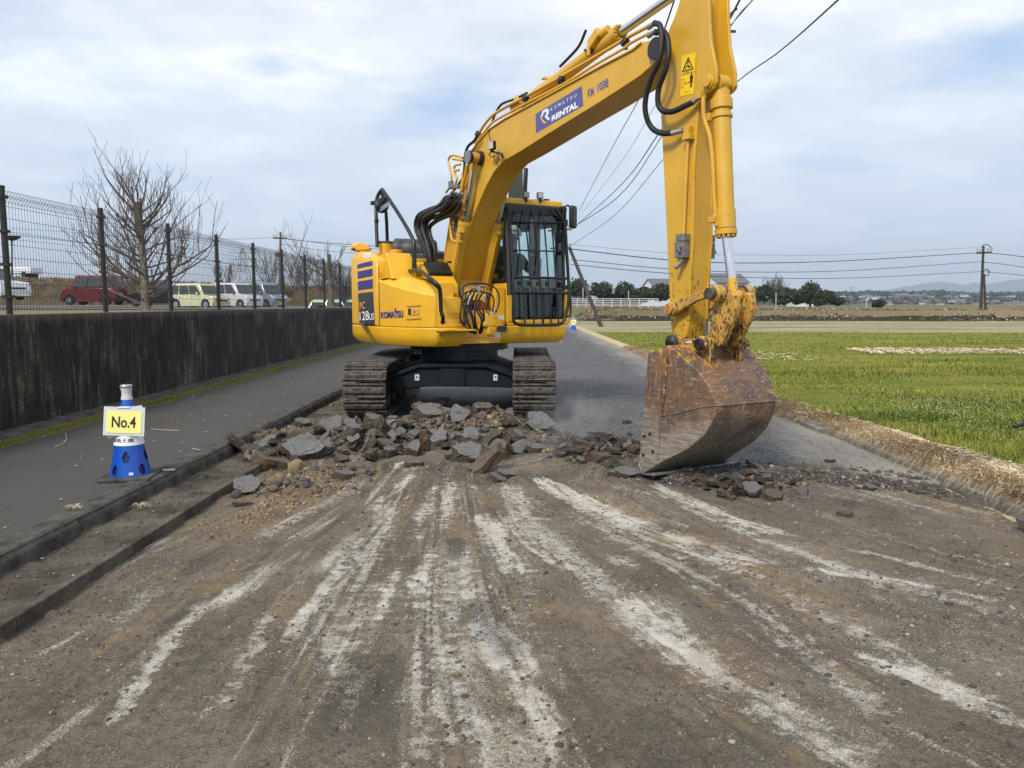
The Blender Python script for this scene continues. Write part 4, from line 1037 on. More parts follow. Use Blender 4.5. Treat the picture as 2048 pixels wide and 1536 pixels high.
MB().box((X0 + 0.05, 0.79, 2.55), (0.04, 0.9, 0.28)).box((X0 + 0.05, 0.79, 1.5), (0.04, 0.9, 0.7)).box((X0 + 0.05, 1.12, 2.0), (0.05, 0.22, 1.0)).build('rear_panel', M['black'], cab, bevel=0.01)
MB().box((X1 - 0.05, 0.79, 2.60), (0.03, 0.90, 0.12)).build('front_header', M['black'], cab, bevel=0.01)
tubes('door_frame', M['black'], [[(0.60, 1.20, 1.6), (0.62, 1.20, 1.9), (0.50, 1.18, 2.45), (0.30, 1.18, 2.55)], [(-0.1, 1.20, 1.62), (-0.1, 1.19, 2.0), (-0.12, 1.18, 2.5)]], 0.022, parent=cab)
# guard of bent tube in front of the windscreen
def gx(y):  # the guard leans forward as it goes down
    return 0.79 + 0.14 * max(0, min(1, (y - 440) / 150))
def G_(pts): return [LX(x, y, gx(y)) for x, y in pts]
cage = tubes('front_guard', M['black'], [G_([(1017, 420), (1019, 443), (1023, 500), (1026, 560), (1027, 600), (1027, 638), (1032, 647), (1050, 650), (1100, 650), (1120, 648), (1128, 640), (1136, 610), (1138, 588), (1136, 545), (1133, 500), (1130, 452), (1124, 436), (1109, 416)])], 0.022, parent=cab, sm=4)
for xt, xb in ((1034, 1049), (1051, 1067), (1069, 1085), (1088, 1101), (1103, 1116)):
    MB().tube(G_([(xt, 445), ((xt * 2 + xb) / 3, 495), ((xt + xb * 2) / 3, 560), (xb, 604), (xb + 1, 649)]), 0.0105 if xt != 1069 else 0.016, 8, sm=3).build('guard_bar', M['black'], cage, angle=60)
for y, w in ((443, .009), (500, .009), (554, .018), (585, .018)):
    pts = [(1019 + (y - 443) * .05, y), (1133 + (2 if y > 550 else -2), y + (3 if y < 560 else 1))]
    MB().tube(G_(pts), w, 8, sm=0).build('guard_bar', M['black'], cage, angle=60)
for xt in (1034, 1051, 1069, 1088):
    a = LX(xt, 445, gx(445)); q1 = LX(xt - 4, 424, 0.74); q2 = LX(xt - 12, 410, 0.63)
    MB().tube([a, q1, q2], 0.0095, 8, sm=0).build('guard_bar', M['black'], cage, angle=60)
tubes('guard_hinge_post', M['black'], [G_([(1012, 440), (1016, 500), (1018, 560), (1019, 590)])], 0.032, parent=cab, sm=2)
tubes('side_grab', M['black'], [G_([(1138, 585), (1141, 600), (1141, 625), (1139, 632), (1134, 633)])], 0.014, parent=cab, sm=3)
b = MB()
for y in (440, 455, 470, 480, 505, 570, 583): b.box(LX(1121 + (y % 3), y, 0.75), (0.05, 0.04, 0.07))
b.build('hinge_block', M['black'], cab, bevel=0.008)
# roof lights and bracket, mirror
a, b_ = LX(1028, 402, 0.61), LX(1098, 402, 0.61)
lbo = MB().bar(a, b_, 0.05, 0.04).box(LX(1035, 404, 0.61), (0.07, 0.10, 0.07)).box(LX(1078, 405, 0.61), (0.07, 0.10, 0.07)).box(LX(1092, 401, 0.61), (0.05, 0.06, 0.04)).build('light_bar', M['black'], cab, bevel=0.008)
for x, y in ((1052, 390), (1080, 391)):
    q = LX(x, y, 0.65); MB().box(q, (0.06, 0.085, 0.085), (0, 0.1, -0.3)).build('roof_light', M['greyplastic'], cab, bevel=0.012)
    MB().box(q + Vector((0.031, -0.009, 0)), (0.005, 0.065, 0.065), (0, 0.1, -0.3)).build('light_lens', M['lamp'], cab)
    MB().cyl(q + Vector((0, 0, -0.09)), q + Vector((0, 0, -0.04)), 0.02, n=8).build('light_stalk', M['black'], cab)
mq = LX(1146, 434, 0.80)
mo = MB().box(mq, (0.07, 0.145, 0.30), (0, 0, 0.5)).build('cab_mirror', M['black'], cab, bevel=0.033, seg=4, angle=60)
tubes('mirror_arm', M['black'], [rx([(1131, 452), (1131, 430), (1131, 414), (1136, 411), (1140, 416), (1141, 430)], 0.78)], 0.012, parent=cab, sm=3)
MB().box(LX(1131, 446, 0.77), (0.05, 0.05, 0.09)).build('mirror_bracket', M['black'], cab, bevel=0.008)
# raised rear hatch behind the boom (grey panel with a round hole)
b = MB().prism([(0, 0), (0.42, 0), (0.42, 0.55), (0.30, 0.62), (0.12, 0.50), (0, 0.42)], 0, 0.03, lambda a, b, c_: LX(1016, 402, 0.20) + Vector((c_, a * 0.52, b * 0.85)))
b.build('roof_hatch', M['greyplastic'], cab, bevel=0.01)
MB().bar(LX(1049, 400, 0.20), LX(1052, 336, 0.20), 0.05).build('hatch_frame', M['black'], cab, bevel=0.01)

# ------------------------------------------------------------------ the driver
def skin(name, verts, edges, radii, mat, parent, sub=1, loc=None, rotz=None):
    me = bpy.data.meshes.new(name); me.from_pydata([tuple(v) for v in verts], edges, []); me.update()
    me.materials.append(mat)
    o = bpy.data.objects.new(name, me); COL.objects.link(o)
    bm = bmesh.new(); bm.from_mesh(me); sl = bm.verts.layers.skin.verify(); bm.verts.ensure_lookup_table()
    for v, r in zip(bm.verts, radii):
        v[sl].radius = r if isinstance(r, tuple) else (r, r)
    bm.verts[0][sl].use_root = True
    bm.to_mesh(me); bm.free()
    o.modifiers.new('skin', 'SKIN').use_smooth_shade = True
    s = o.modifiers.new('sub', 'SUBSURF'); s.levels = sub; s.render_levels = sub
    o.parent = parent
    if loc is not None: o.location = loc
    if rotz is not None: o.rotation_euler = (0, 0, rotz)
    return o
M['skin'] = simple('skin', (0.36, 0.20, 0.13), 0.55, var=0.06)
M['jacket'] = simple('black_jacket', (0.014, 0.016, 0.022), 0.8, scale=12)
M['trousers'] = simple('dark_blue_trousers', (0.02, 0.025, 0.045), 0.85)
M['helmet'] = simple('white_helmet', (0.86, 0.86, 0.84), 0.3, var=0.04)
drv = empty('person', (OX, OY, 0), YA)
tag(drv, 'driver in a white helmet, dark sunglasses and black jacket sitting in the excavator cab', 'person')
hx, hy, hz = 0.17, 0.74, 2.26
vs_ = [(0.04, hy, 1.62), (0.04, hy, 1.85), (0.05, hy, 2.02), (0.07, hy, 2.10), (hx - .04, hy, 2.17), (hx - .02, hy, 2.25), (hx - 0.02, hy, 2.33),
       (0.06, hy - .18, 2.02), (0.16, hy - .27, 1.86), (0.36, hy - .25, 1.86), (0.44, hy - .25, 1.89),
       (0.06, hy + .18, 2.02), (0.16, hy + .27, 1.86), (0.36, hy + .27, 1.86), (0.44, hy + .27, 1.90)]
ed_ = [(0, 1), (1, 2), (2, 3), (3, 4), (4, 5), (5, 6), (2, 7), (7, 8), (8, 9), (9, 10), (2, 11), (11, 12), (12, 13), (13, 14)]
rd_ = [.12, .13, .12, .055, .075, (.082, .09), .07, .055, .045, .032, .028, .055, .045, .032, .028]
skin('body', vs_, ed_, rd_, M['skin'], drv, 2)
# nose, ears, chin on the head
skin('jacket', [(0.03, hy, 1.60), (0.04, hy, 1.85), (0.05, hy, 2.03), (0.07, hy, 2.09), (0.06, hy - .19, 2.02), (0.16, hy - .28, 1.85), (0.35, hy - .26, 1.85), (0.06, hy + .19, 2.02), (0.16, hy + .28, 1.85), (0.35, hy + .28, 1.85)],
     [(0, 1), (1, 2), (2, 3), (2, 4), (4, 5), (5, 6), (2, 7), (7, 8), (8, 9)], [.15, .16, .14, .08, .075, .062, .048, .075, .062, .048], M['jacket'], drv, 2)
skin('trousers', [(0.03, hy, 1.58), (0.10, hy - .10, 1.58), (0.50, hy - .12, 1.60), (0.54, hy - .10, 1.22), (0.10, hy + .10, 1.58), (0.46, hy + .12, 1.60), (0.54, hy + .10, 1.22)],
     [(0, 1), (1, 2), (2, 3), (0, 4), (4, 5), (5, 6)], [.14, .10, .075, .05, .10, .075, .05], M['trousers'], drv, 2)
for s in (-1, 1):
    MB().box((0.56, hy + s * .10, 1.20), (0.26, 0.10, 0.09)).build('boot', M['black'], drv, bevel=0.03)
for s, gx_, gz in ((-1, 0.45, 1.93), (1, 0.46, 1.94)):
    gy = hy + s * .26
    for k in range(4):
        z0 = gz + 0.045 - k * 0.022
        skin('finger', [(0.435, gy - s * 0.005, z0), (0.465, gy - 0.030 * s, z0 - .002), (0.485, gy - 0.022 * s, z0 - .004), (0.49, gy + 0.0 * s, z0 - .006)], [(0, 1), (1, 2), (2, 3)], [.011, .010, .009, .008], M['skin'], drv, 1)
    skin('thumb', [(0.43, gy, gz + .02), (0.455, gy + .022 * s, gz + .05), (0.475, gy + .012 * s, gz + .062)], [(0, 1), (1, 2)], [.012, .011, .009], M['skin'], drv, 1)
hr = R(-18)
b = MB()
hm = Matrix.Rotation(hr, 3, 'Z'); hc = Vector((hx - 0.005, hy, 2.335))
def hp(x, y, z): return hc + hm @ Vector((x, y, z))
vs, n = [], 20
for j in range(7):
    th = math.pi / 2 * j / 6
    for k in range(n):
        a = 2 * math.pi * k / n; vs.append(hp(0.145 * math.sin(th) * math.cos(a), 0.118 * math.sin(th) * math.sin(a), 0.125 * math.cos(th)))
b.add(vs, [(j * n + k, (j + 1) * n + k, (j + 1) * n + (k + 1) % n, j * n + (k + 1) % n) for j in range(6) for k in range(n)])
rim = [(0.15 * math.cos(a) + (0.045 * max(0, math.cos(a)) ** 2), 0.125 * math.sin(a)) for a in (2 * math.pi * k / n for k in range(n))]
b.prism(rim, -0.012, 0.006, lambda x, y, z: hp(x, y, z))
b.build('helmet', M['helmet'], drv, angle=50)
MB().box(hp(0.146, 0.0, 0.04), (0.006, 0.05, 0.02), (0, -0.3, hr)).box(hp(0.12, -0.07, 0.035), (0.006, 0.03, 0.012), (0, -0.3, hr - .6)).build('helmet_mark', M['ink'], drv)
MB().box(hp(0.082, 0.0, -0.055), (0.03, 0.15, 0.038), (0, 0, hr)).build('sunglasses', M['ink'], drv, bevel=0.008)
MB().ell(hp(0.095, 0, -0.085), (0.018, 0.014, 0.024), rot=(0, 0.2, hr)).build('nose', M['skin'], drv, angle=60)
MB().box(hp(0.078, 0, -0.125), (0.014, 0.05, 0.009), (0, 0, hr)).build('mouth', M['red'], drv, bevel=0.003)
for s in (-1, 1): MB().ell(hp(0.0, s * 0.088, -0.07), (0.02, 0.01, 0.032)).build('ear', M['skin'], drv, angle=60)

# ------------------------------------------------------------------ SETTING
KX, GX, WX, RX = -2.68, -2.28, -5.06, 3.34
EZ = -0.060
def poly_ground(pxs, z=0.0):
    return [tuple(atZ(x, y, z)[:2]) for x, y in pxs]

# base land to the horizon
t = NT('far_land'); p = t.co()
n1 = t.noise(t.map(p, (1, 1, 1)), 0.02, 6); n2 = t.noise(t.map(p, (0.2, 1, 1)), 0.15, 4)
c = t.mix(t.ramp(n1, (0.4, 0), (0.6, 1)), (0.20, 0.155, 0.09), (0.12, 0.115, 0.055))
c = t.mix(t.ramp(n2, (0.5, 0), (0.7, 0.7)), c, (0.07, 0.055, 0.04))
M['land'] = t.set(c, 0.95, 0, 0.1)
t = NT('dark_road_asphalt'); p = t.co()
n1 = t.noise(p, 90, 4, 0.7); n2 = t.noise(p, 1.1, 6, 0.6); n3 = t.noise(t.map(p, (0.9, 0.18, 1)), 2.5, 6, 0.6)
crk = t.vor(t.mix(0.30, p, t.noise(p, 3, 5, out='Color')), 3.2, 'Distance', 'DISTANCE_TO_EDGE')
crk2 = t.vor(t.mix(0.12, p, t.noise(p, 9, 4, out='Color')), 11, 'Distance', 'DISTANCE_TO_EDGE')
c = t.mix(t.ramp(n1, (0.3, 0), (0.7, 1)), (0.075, 0.077, 0.080), (0.175, 0.175, 0.175))
c = t.mix(t.ramp(n2, (0.35, 0), (0.65, 0.45)), c, (0.065, 0.067, 0.070))
c = t.mix(t.ramp(n3, (0.55, 0), (0.75, 0.35)), c, (0.22, 0.205, 0.175))
c = t.mix(t.ramp(crk, (0.0, 0.75), (0.022, 0)), c, (0.022, 0.022, 0.022))
c = t.mix(t.ramp(crk2, (0.0, 0.75), (0.07, 0)), c, (0.030, 0.030, 0.030))
# dusty track near the field edge
mr = t.n.new("ShaderNodeMapRange"); t.l.new(t.sep(p, 0), mr.inputs[0]); mr.inputs[1].default_value = 1.9; mr.inputs[2].default_value = 3.3
c = t.mix(t.ramp(t.math('ADD', t.math('MULTIPLY', mr.outputs[0], 0.55), t.math('MULTIPLY', n3, 0.6)), (0.52, 0), (0.86, 0.85)), c, (0.30, 0.27, 0.225))
t.bump(t.math('SUBTRACT', t.math('ADD', n1, t.math('MULTIPLY', n2, 0.5)), t.ramp(crk2, (0.0, 1), (0.04, 0))), 0.01, 0.8)
M['asphalt'] = t.set(c, 0.9, 0, 0.25)
t = NT('pavement_asphalt'); p = t.co()
n1 = t.noise(p, 120, 4, 0.75); n2 = t.noise(p, 0.8, 6, 0.6); n3 = t.noise(t.map(p, (1, 0.3, 1)), 6, 6, 0.6)
c = t.mix(t.ramp(n1, (0.3, 0), (0.72, 1)), (0.038, 0.037, 0.035), (0.108, 0.103, 0.097))
c = t.mix(t.ramp(n2, (0.38, 0), (0.66, 0.45)), c, (0.088, 0.080, 0.070))
c = t.mix(t.ramp(n3, (0.6, 0), (0.75, 0.3)), c, (0.045, 0.046, 0.046))
pk = t.vor(t.mix(0.25, p, t.noise(p, 1.5, 5, out='Color')), 1.3, 'Distance', 'DISTANCE_TO_EDGE')
c = t.mix(t.ramp(pk, (0.0, 0.6), (0.008, 0)), c, (0.02, 0.02, 0.02))
c = t.mix(t.ramp(t.vor(p, 30), (0.06, 0.7), (0.12, 0)), c, (0.20, 0.19, 0.17))
# moss next to the wall
me_ = t.math('ADD', t.math('MULTIPLY', t.math('ABSOLUTE', t.math('ADD', t.sep(p, 0), -WX - 0.26)), -5.0), t.math('MULTIPLY', t.math('ADD', n2, t.noise(p, 5, 6, 0.7)), 1.0))
c = t.mix(t.ramp(me_, (-0.0, 0), (0.35, 0.95)), c, t.mix(t.noise(p, 40, 3), (0.06, 0.062, 0.012), (0.20, 0.18, 0.03)))
t.bump(t.math('ADD', n1, t.math('MULTIPLY', n2, 0.4)), 0.006, 0.7)
M['pave'] = t.set(c, 0.92, 0, 0.2)
t = NT('kerb_concrete'); p = t.co()
n1 = t.noise(p, 8, 7, 0.65); n2 = t.noise(p, 90, 4, 0.7)
c = t.mix(t.ramp(n1, (0.35, 0), (0.65, 1)), (0.030, 0.028, 0.025), (0.105, 0.098, 0.088))
c = t.mix(t.ramp(n2, (0.5, 0), (0.75, 0.5)), c, (0.18, 0.165, 0.145))
t.bump(t.math('ADD', n1, n2), 0.01, 0.7)
M['kerb'] = t.set(c, 0.9, 0, 0.2)
t = NT('pale_concrete'); p = t.co()
n1 = t.noise(p, 6, 7, 0.65); n2 = t.noise(p, 80, 4, 0.7)
c = t.mix(t.ramp(n1, (0.35, 0), (0.65, 1)), (0.11, 0.10, 0.088), (0.26, 0.245, 0.22))
c = t.mix(t.ramp(n2, (0.5, 0), (0.75, 0.4)), c, (0.08, 0.07, 0.06))
t.bump(t.math('ADD', n1, n2), 0.01, 0.6)
M['concrete'] = t.set(c, 0.9, 0, 0.2)
t = NT('gutter_dirt'); p = t.co()
n1 = t.noise(p, 3, 7, 0.65); n2 = t.noise(p, 60, 5, 0.75)
c = t.mix(t.ramp(n1, (0.40, 0), (0.6, 1)), (0.075, 0.062, 0.048), (0.17, 0.148, 0.122))
c = t.mix(t.ramp(n2, (0.45, 0), (0.7, 0.8)), c, (0.045, 0.038, 0.03))
t.bump(t.math('ADD', t.math('MULTIPLY', n1, 2.0), n2), 0.02, 0.9)
M['gutter'] = t.set(c, 0.95, 0, 0.15)
t = NT('stained_wall_concrete'); p = t.co()
st = t.noise(t.map(p, (1, 2.6, 0.75)), 2.2, 9, 0.72, 0.9)
st2 = t.noise(t.map(p, (1, 9, 0.8)), 1.6, 8, 0.75, 0.5)
bl = t.noise(p, 1.1, 6, 0.6); fine = t.noise(p, 55, 5, 0.75)
c = t.mix(t.ramp(st, (0.38, 0), (0.62, 1)), (0.010, 0.0095, 0.009), (0.040, 0.036, 0.030))
c = t.mix(t.math('MULTIPLY', t.ramp(t.math('MULTIPLY', t.math('ADD', st2, bl), 0.5), (0.52, 0), (0.59, 1)), t.ramp(fine, (0.42, 0), (0.58, 1))), c, (0.19, 0.165, 0.125))
mr = t.n.new("ShaderNodeMapRange"); t.l.new(t.sep(p, 2), mr.inputs[0]); mr.inputs[1].default_value = 1.05; mr.inputs[2].default_value = 1.30
c = t.mix(t.ramp(t.math('ADD', t.math('MULTIPLY', mr.outputs[0], 0.5), t.math('MULTIPLY', st2, 0.7)), (0.62, 0), (0.80, 0.8)), c, (0.105, 0.098, 0.082))
t.bump(t.math('ADD', st, t.math('MULTIPLY', fine, 0.5)), 0.012, 0.7)
M['wall'] = t.set(c, 0.88, 0, 0.25)

# excavated ground colour driven by real residue masks painted per vertex
t = NT('scraped_ground'); p = t.co()
n1 = t.noise(p, 26, 7, 0.72); n2 = t.noise(p, 1.6, 5, 0.6); n3 = t.noise(p, 120, 3, 0.7); n4 = t.noise(p, 9, 6, 0.7)
c = t.mix(t.ramp(n2, (0.35, 0), (0.68, 1)), (0.150, 0.124, 0.092), (0.250, 0.216, 0.170))
c = t.mix(t.ramp(n1, (0.42, 0), (0.68, 0.75)), c, (0.060, 0.048, 0.035))
c = t.mix(t.ramp(n3, (0.52, 0), (0.70, 0.7)), c, (0.36, 0.315, 0.25))
c = t.mix(t.ramp(t.noise(p, 60, 4, .8), (0.30, 0.7), (0.44, 0)), c, (0.035, 0.029, 0.022))
c = t.mix(t.ramp(t.attr('dark'), (0.0, 0), (1.0, 0.85)), c, t.mix(n1, (0.050, 0.044, 0.040), (0.125, 0.110, 0.095)))
oc = t.math('MULTIPLY', t.attr('ochre'), t.ramp(n4, (0.35, 0.2), (0.6, 1)))
c = t.mix(oc, c, t.mix(n1, (0.20, 0.135, 0.065), (0.40, 0.31, 0.18)))
lime = t.attr('lime')
lv = t.math('ADD', t.math('MULTIPLY', lime, 1.15), t.math('MULTIPLY', t.math('SUBTRACT', t.math('MULTIPLY', t.math('ADD', n1, n3), 0.5), 0.5), 2.6))
lf = t.ramp(lv, (0.24, 0), (0.50, 0.40), (0.90, 0.96))
lc = t.mix(t.ramp(n4, (0.38, 0), (0.62, 1)), (0.68, 0.65, 0.59), (0.50, 0.44, 0.35))
lc = t.mix(t.ramp(t.attr('blue'), (0.3, 0), (0.8, 0.8)), lc, (0.20, 0.205, 0.21))
lc = t.mix(t.ramp(n3, (0.5, 0), (0.7, 0.6)), lc, (0.82, 0.80, 0.76))
c = t.mix(lf, c, lc)
t.bump(t.math('ADD', t.math('MULTIPLY', n1, 1.4), n3), 0.016, 1.0)
M['scraped'] = t.set(c, 0.95, 0, 0.12)

# ---- land sheets
def build_land():
    # the car park stands higher than the road; the field lies level with the road; one sheet to the horizon on each side
    ys = np.concatenate([np.linspace(-30, 60, 60), np.linspace(62, 150, 40), np.geomspace(155, 9000, 40)])
    xs = np.concatenate([-np.geomspace(9000, 90, 16), np.linspace(-88, WX - 0.12, 44)])
    def zf(X, Y):
        z = 1.26 - 0.0 * X
        lev = np.clip((Y - 56 + 0.55 * (X + 60) * 0) / 4, 0, 1)
        z = z - 0.10 * np.clip((X + 45) / 20, 0, 1) * np.clip((Y - 20) / 20, 0, 1)
        z = z - 0.6 * np.clip((Y - 150) / 400, 0, 1)
        return z
    o = grid_mesh('car_park_ground', xs, ys, zf, M['land'])
    xs = np.concatenate([np.linspace(WX - 0.2, 60, 60), np.geomspace(62, 9000, 30)])
    ys = np.concatenate([np.linspace(-30, 60, 50), np.linspace(60.5, 72, 24), np.geomspace(74, 9000, 40)])
    def zf2(X, Y):
        k = np.clip((Y - 62.5) / 3.5, 0, 1); k = k * k * (3 - 2 * k)
        k = k * np.clip((X - 4) / 3, 0, 1)
        return -0.16 + k * 0.98 + 0.12 * k * (fbm(X * .4, Y * .4, 3) - 0.5)
    o2 = grid_mesh('land', xs, ys, zf2, M['land'])
build_land()
# car-park asphalt + verge strips (sheets)
def sheet(name, pts, z, mat, kind='structure'):
    b = MB(); b.add([(x, y, z if not callable(z) else z(x, y)) for x, y in pts], [tuple(range(len(pts)))])
    o = b.build(name, mat, smooth=False, fix=False); o['kind'] = kind
    if o.data.polygons[0].normal.z < 0: o.data.flip_normals()
    return o
def lz(x, y): return 1.26 - 0.10 * max(0, min(1, (x + 45) / 20)) * max(0, min(1, (y - 20) / 20))
M['lot'] = simple('car_park_asphalt', (0.085, 0.087, 0.09), 0.9, var=0.2, scale=1.5)
M['dry'] = simple('dry_grass_ground', (0.30, 0.22, 0.12), 0.95, var=0.35, scale=5, spec=0.1)
xs = np.linspace(-85, -6.2, 50); ys = np.linspace(17, 58, 30)
grid_mesh('car_park_asphalt', xs, ys, lambda X, Y: 1.275 - 0.10 * np.clip((X + 45) / 20, 0, 1) * np.clip((Y - 20) / 20, 0, 1), M['lot'])
# levee behind the car park
t = NT('levee_scrub'); p = t.co()
n1 = t.noise(p, 1.4, 7, 0.7); n2 = t.noise(p, 0.3, 4)
c = t.mix(t.ramp(n1, (0.36, 0), (0.64, 1)), (0.045, 0.034, 0.024), (0.130, 0.094, 0.058))
c = t.mix(t.ramp(n2, (0.45, 0), (0.65, 0.6)), c, (0.11, 0.10, 0.05))
M['levee'] = t.set(c, 0.95, 0, 0.1)
def levee():
    xs = np.linspace(-110, 8, 180); vv = np.linspace(0, 1, 14)
    X, V = np.meshgrid(xs, vv)
    base = 62 + (X + 60) * 0.75
    Y = np.where(X > -60, 62 + (X + 60) * 0.75, 62.0) + V * 9
    top = 4.1 - 0.018 * (X + 60)
    Z = 1.1 + (top - 1.1) * np.clip(np.sin(np.clip(V * 2.2, 0, 1) * np.pi / 2), 0, 1) + 0.35 * (fbm(X * .5, V * 8, 4) - .5) * (V > 0.05) + .15 * (fbm(X * 2, V * 20, 5) - .5)
    co = np.stack([X, Y, Z], -1).reshape(-1, 3)
    idx = np.arange(X.size).reshape(X.shape)
    q = np.stack([idx[:-1, :-1], idx[:-1, 1:], idx[1:, 1:], idx[1:, :-1]], -1).reshape(-1, 4)
    raw_mesh('levee_hill', co, q, M['levee'], kind='structure')
levee()

# pavement, kerb, gutter
xs = np.linspace(WX, KX - 0.001, 40); ys = np.concatenate([np.linspace(-4, 16, 90), np.linspace(16.5, 140, 60)])
grid_mesh('pavement', xs, ys, lambda X, Y: 0.10 + 0.008 * (fbm(X * 1.2, Y * 1.2, 9) - .5) + 0.02 * np.clip((WX + 0.25 - X) / 0.25, 0, 1), M['pave'])
kerb = empty('kerb', (0, 0, 0)); kerb['kind'] = 'structure'
kme = None
for k in range(44):
    y0 = -1.2 + k * 0.6 * 1.6
    b = MB().prism([(KX - 0.16, -0.2), (KX - 0.16, 0.112), (KX - 0.02, 0.112), (KX + 0.02, 0.07), (KX + 0.045, -0.2)], 0, 0.955, lambda a, bb, c_: (a, c_, bb))
    if kme is None:
        o = b.build('kerb_stone', M['kerb'], kerb, bevel=0.012); kme = o
        o.location = (0, y0, 0)
    else:
        c_ = kme.copy(); COL.objects.link(c_); c_.location = (random.uniform(-.006, .006), y0, random.uniform(-.005, .004)); c_.parent = kerb
xs = np.linspace(KX + 0.02, GX, 22); ys = np.concatenate([np.linspace(0.5, 12, 300), np.linspace(12.2, 60, 60)])
grid_mesh('gutter', xs, ys, lambda X, Y: -0.012 + 0.035 * (fbm(X * 6, Y * 6, 21) - .45) + 0.03 * np.clip(1 - (X - KX) / 0.12, 0, 1) * fbm(X * 8, Y * 3, 2), M['gutter'])
b = MB()
for k in range(18):
    b.box((GX + 0.02, 0.6 + k * 0.6, -0.075), (0.045, 0.594, 0.17))
o = b.build('gutter_edge', M['gutter'], bevel=0.006); o['kind'] = 'structure'

# road that is still there: front edge jagged where it has been torn up
edge_px = [(480, 872), (560, 868), (640, 865), (760, 866), (900, 872), (1020, 878), (1130, 884), (1230, 905), (1290, 930), (1360, 948), (1440, 940), (1520, 940), (1600, 936), (1660, 944), (1730, 946), (1790, 956), (1835, 962), (1900, 966)]
eg = poly_ground(edge_px)
eg[0] = (GX + 0.045, eg[0][1])
EX = np.array([e[0] for e in eg]); EY = np.array([e[1] for e in eg])
def edgeY(x): return np.interp(x, EX, EY)
def build_road():
    nx = 200
    xs = np.linspace(GX + 0.043, RX, nx)
    e = edgeY(xs) + 0.10 * (fbm(xs * 7, xs * 0, 31) - .5) + 0.06 * (vnoise(xs * 40, xs * 0, 5) - .5)
    rows = np.concatenate([[0, 0], np.linspace(0.0, 1, 80) ** 2.2 * 120 + 0.004])
    X = np.repeat(xs[None], len(rows), 0); Y = e[None] + rows[:, None]
    near = np.clip(1 - (Y - e[None]) / 0.5, 0, 1)
    Z = 0.0 + 0.012 * (fbm(X * 0.8, Y * 0.8, 7) - .5) + 0.016 * near * (fbm(X * 5, Y * 5, 8) - .3)
    Z[0] = EZ - 0.03; Y[0] -= 0.015
    co = np.stack([X, Y, Z], -1).reshape(-1, 3); idx = np.arange(X.size).reshape(X.shape)
    q = np.stack([idx[:-1, :-1], idx[:-1, 1:], idx[1:, 1:], idx[1:, :-1]], -1).reshape(-1, 4)
    o = raw_mesh('road', co, q, M['asphalt'], kind='structure'); o.data.set_sharp_from_angle(angle=R(40))
build_road()

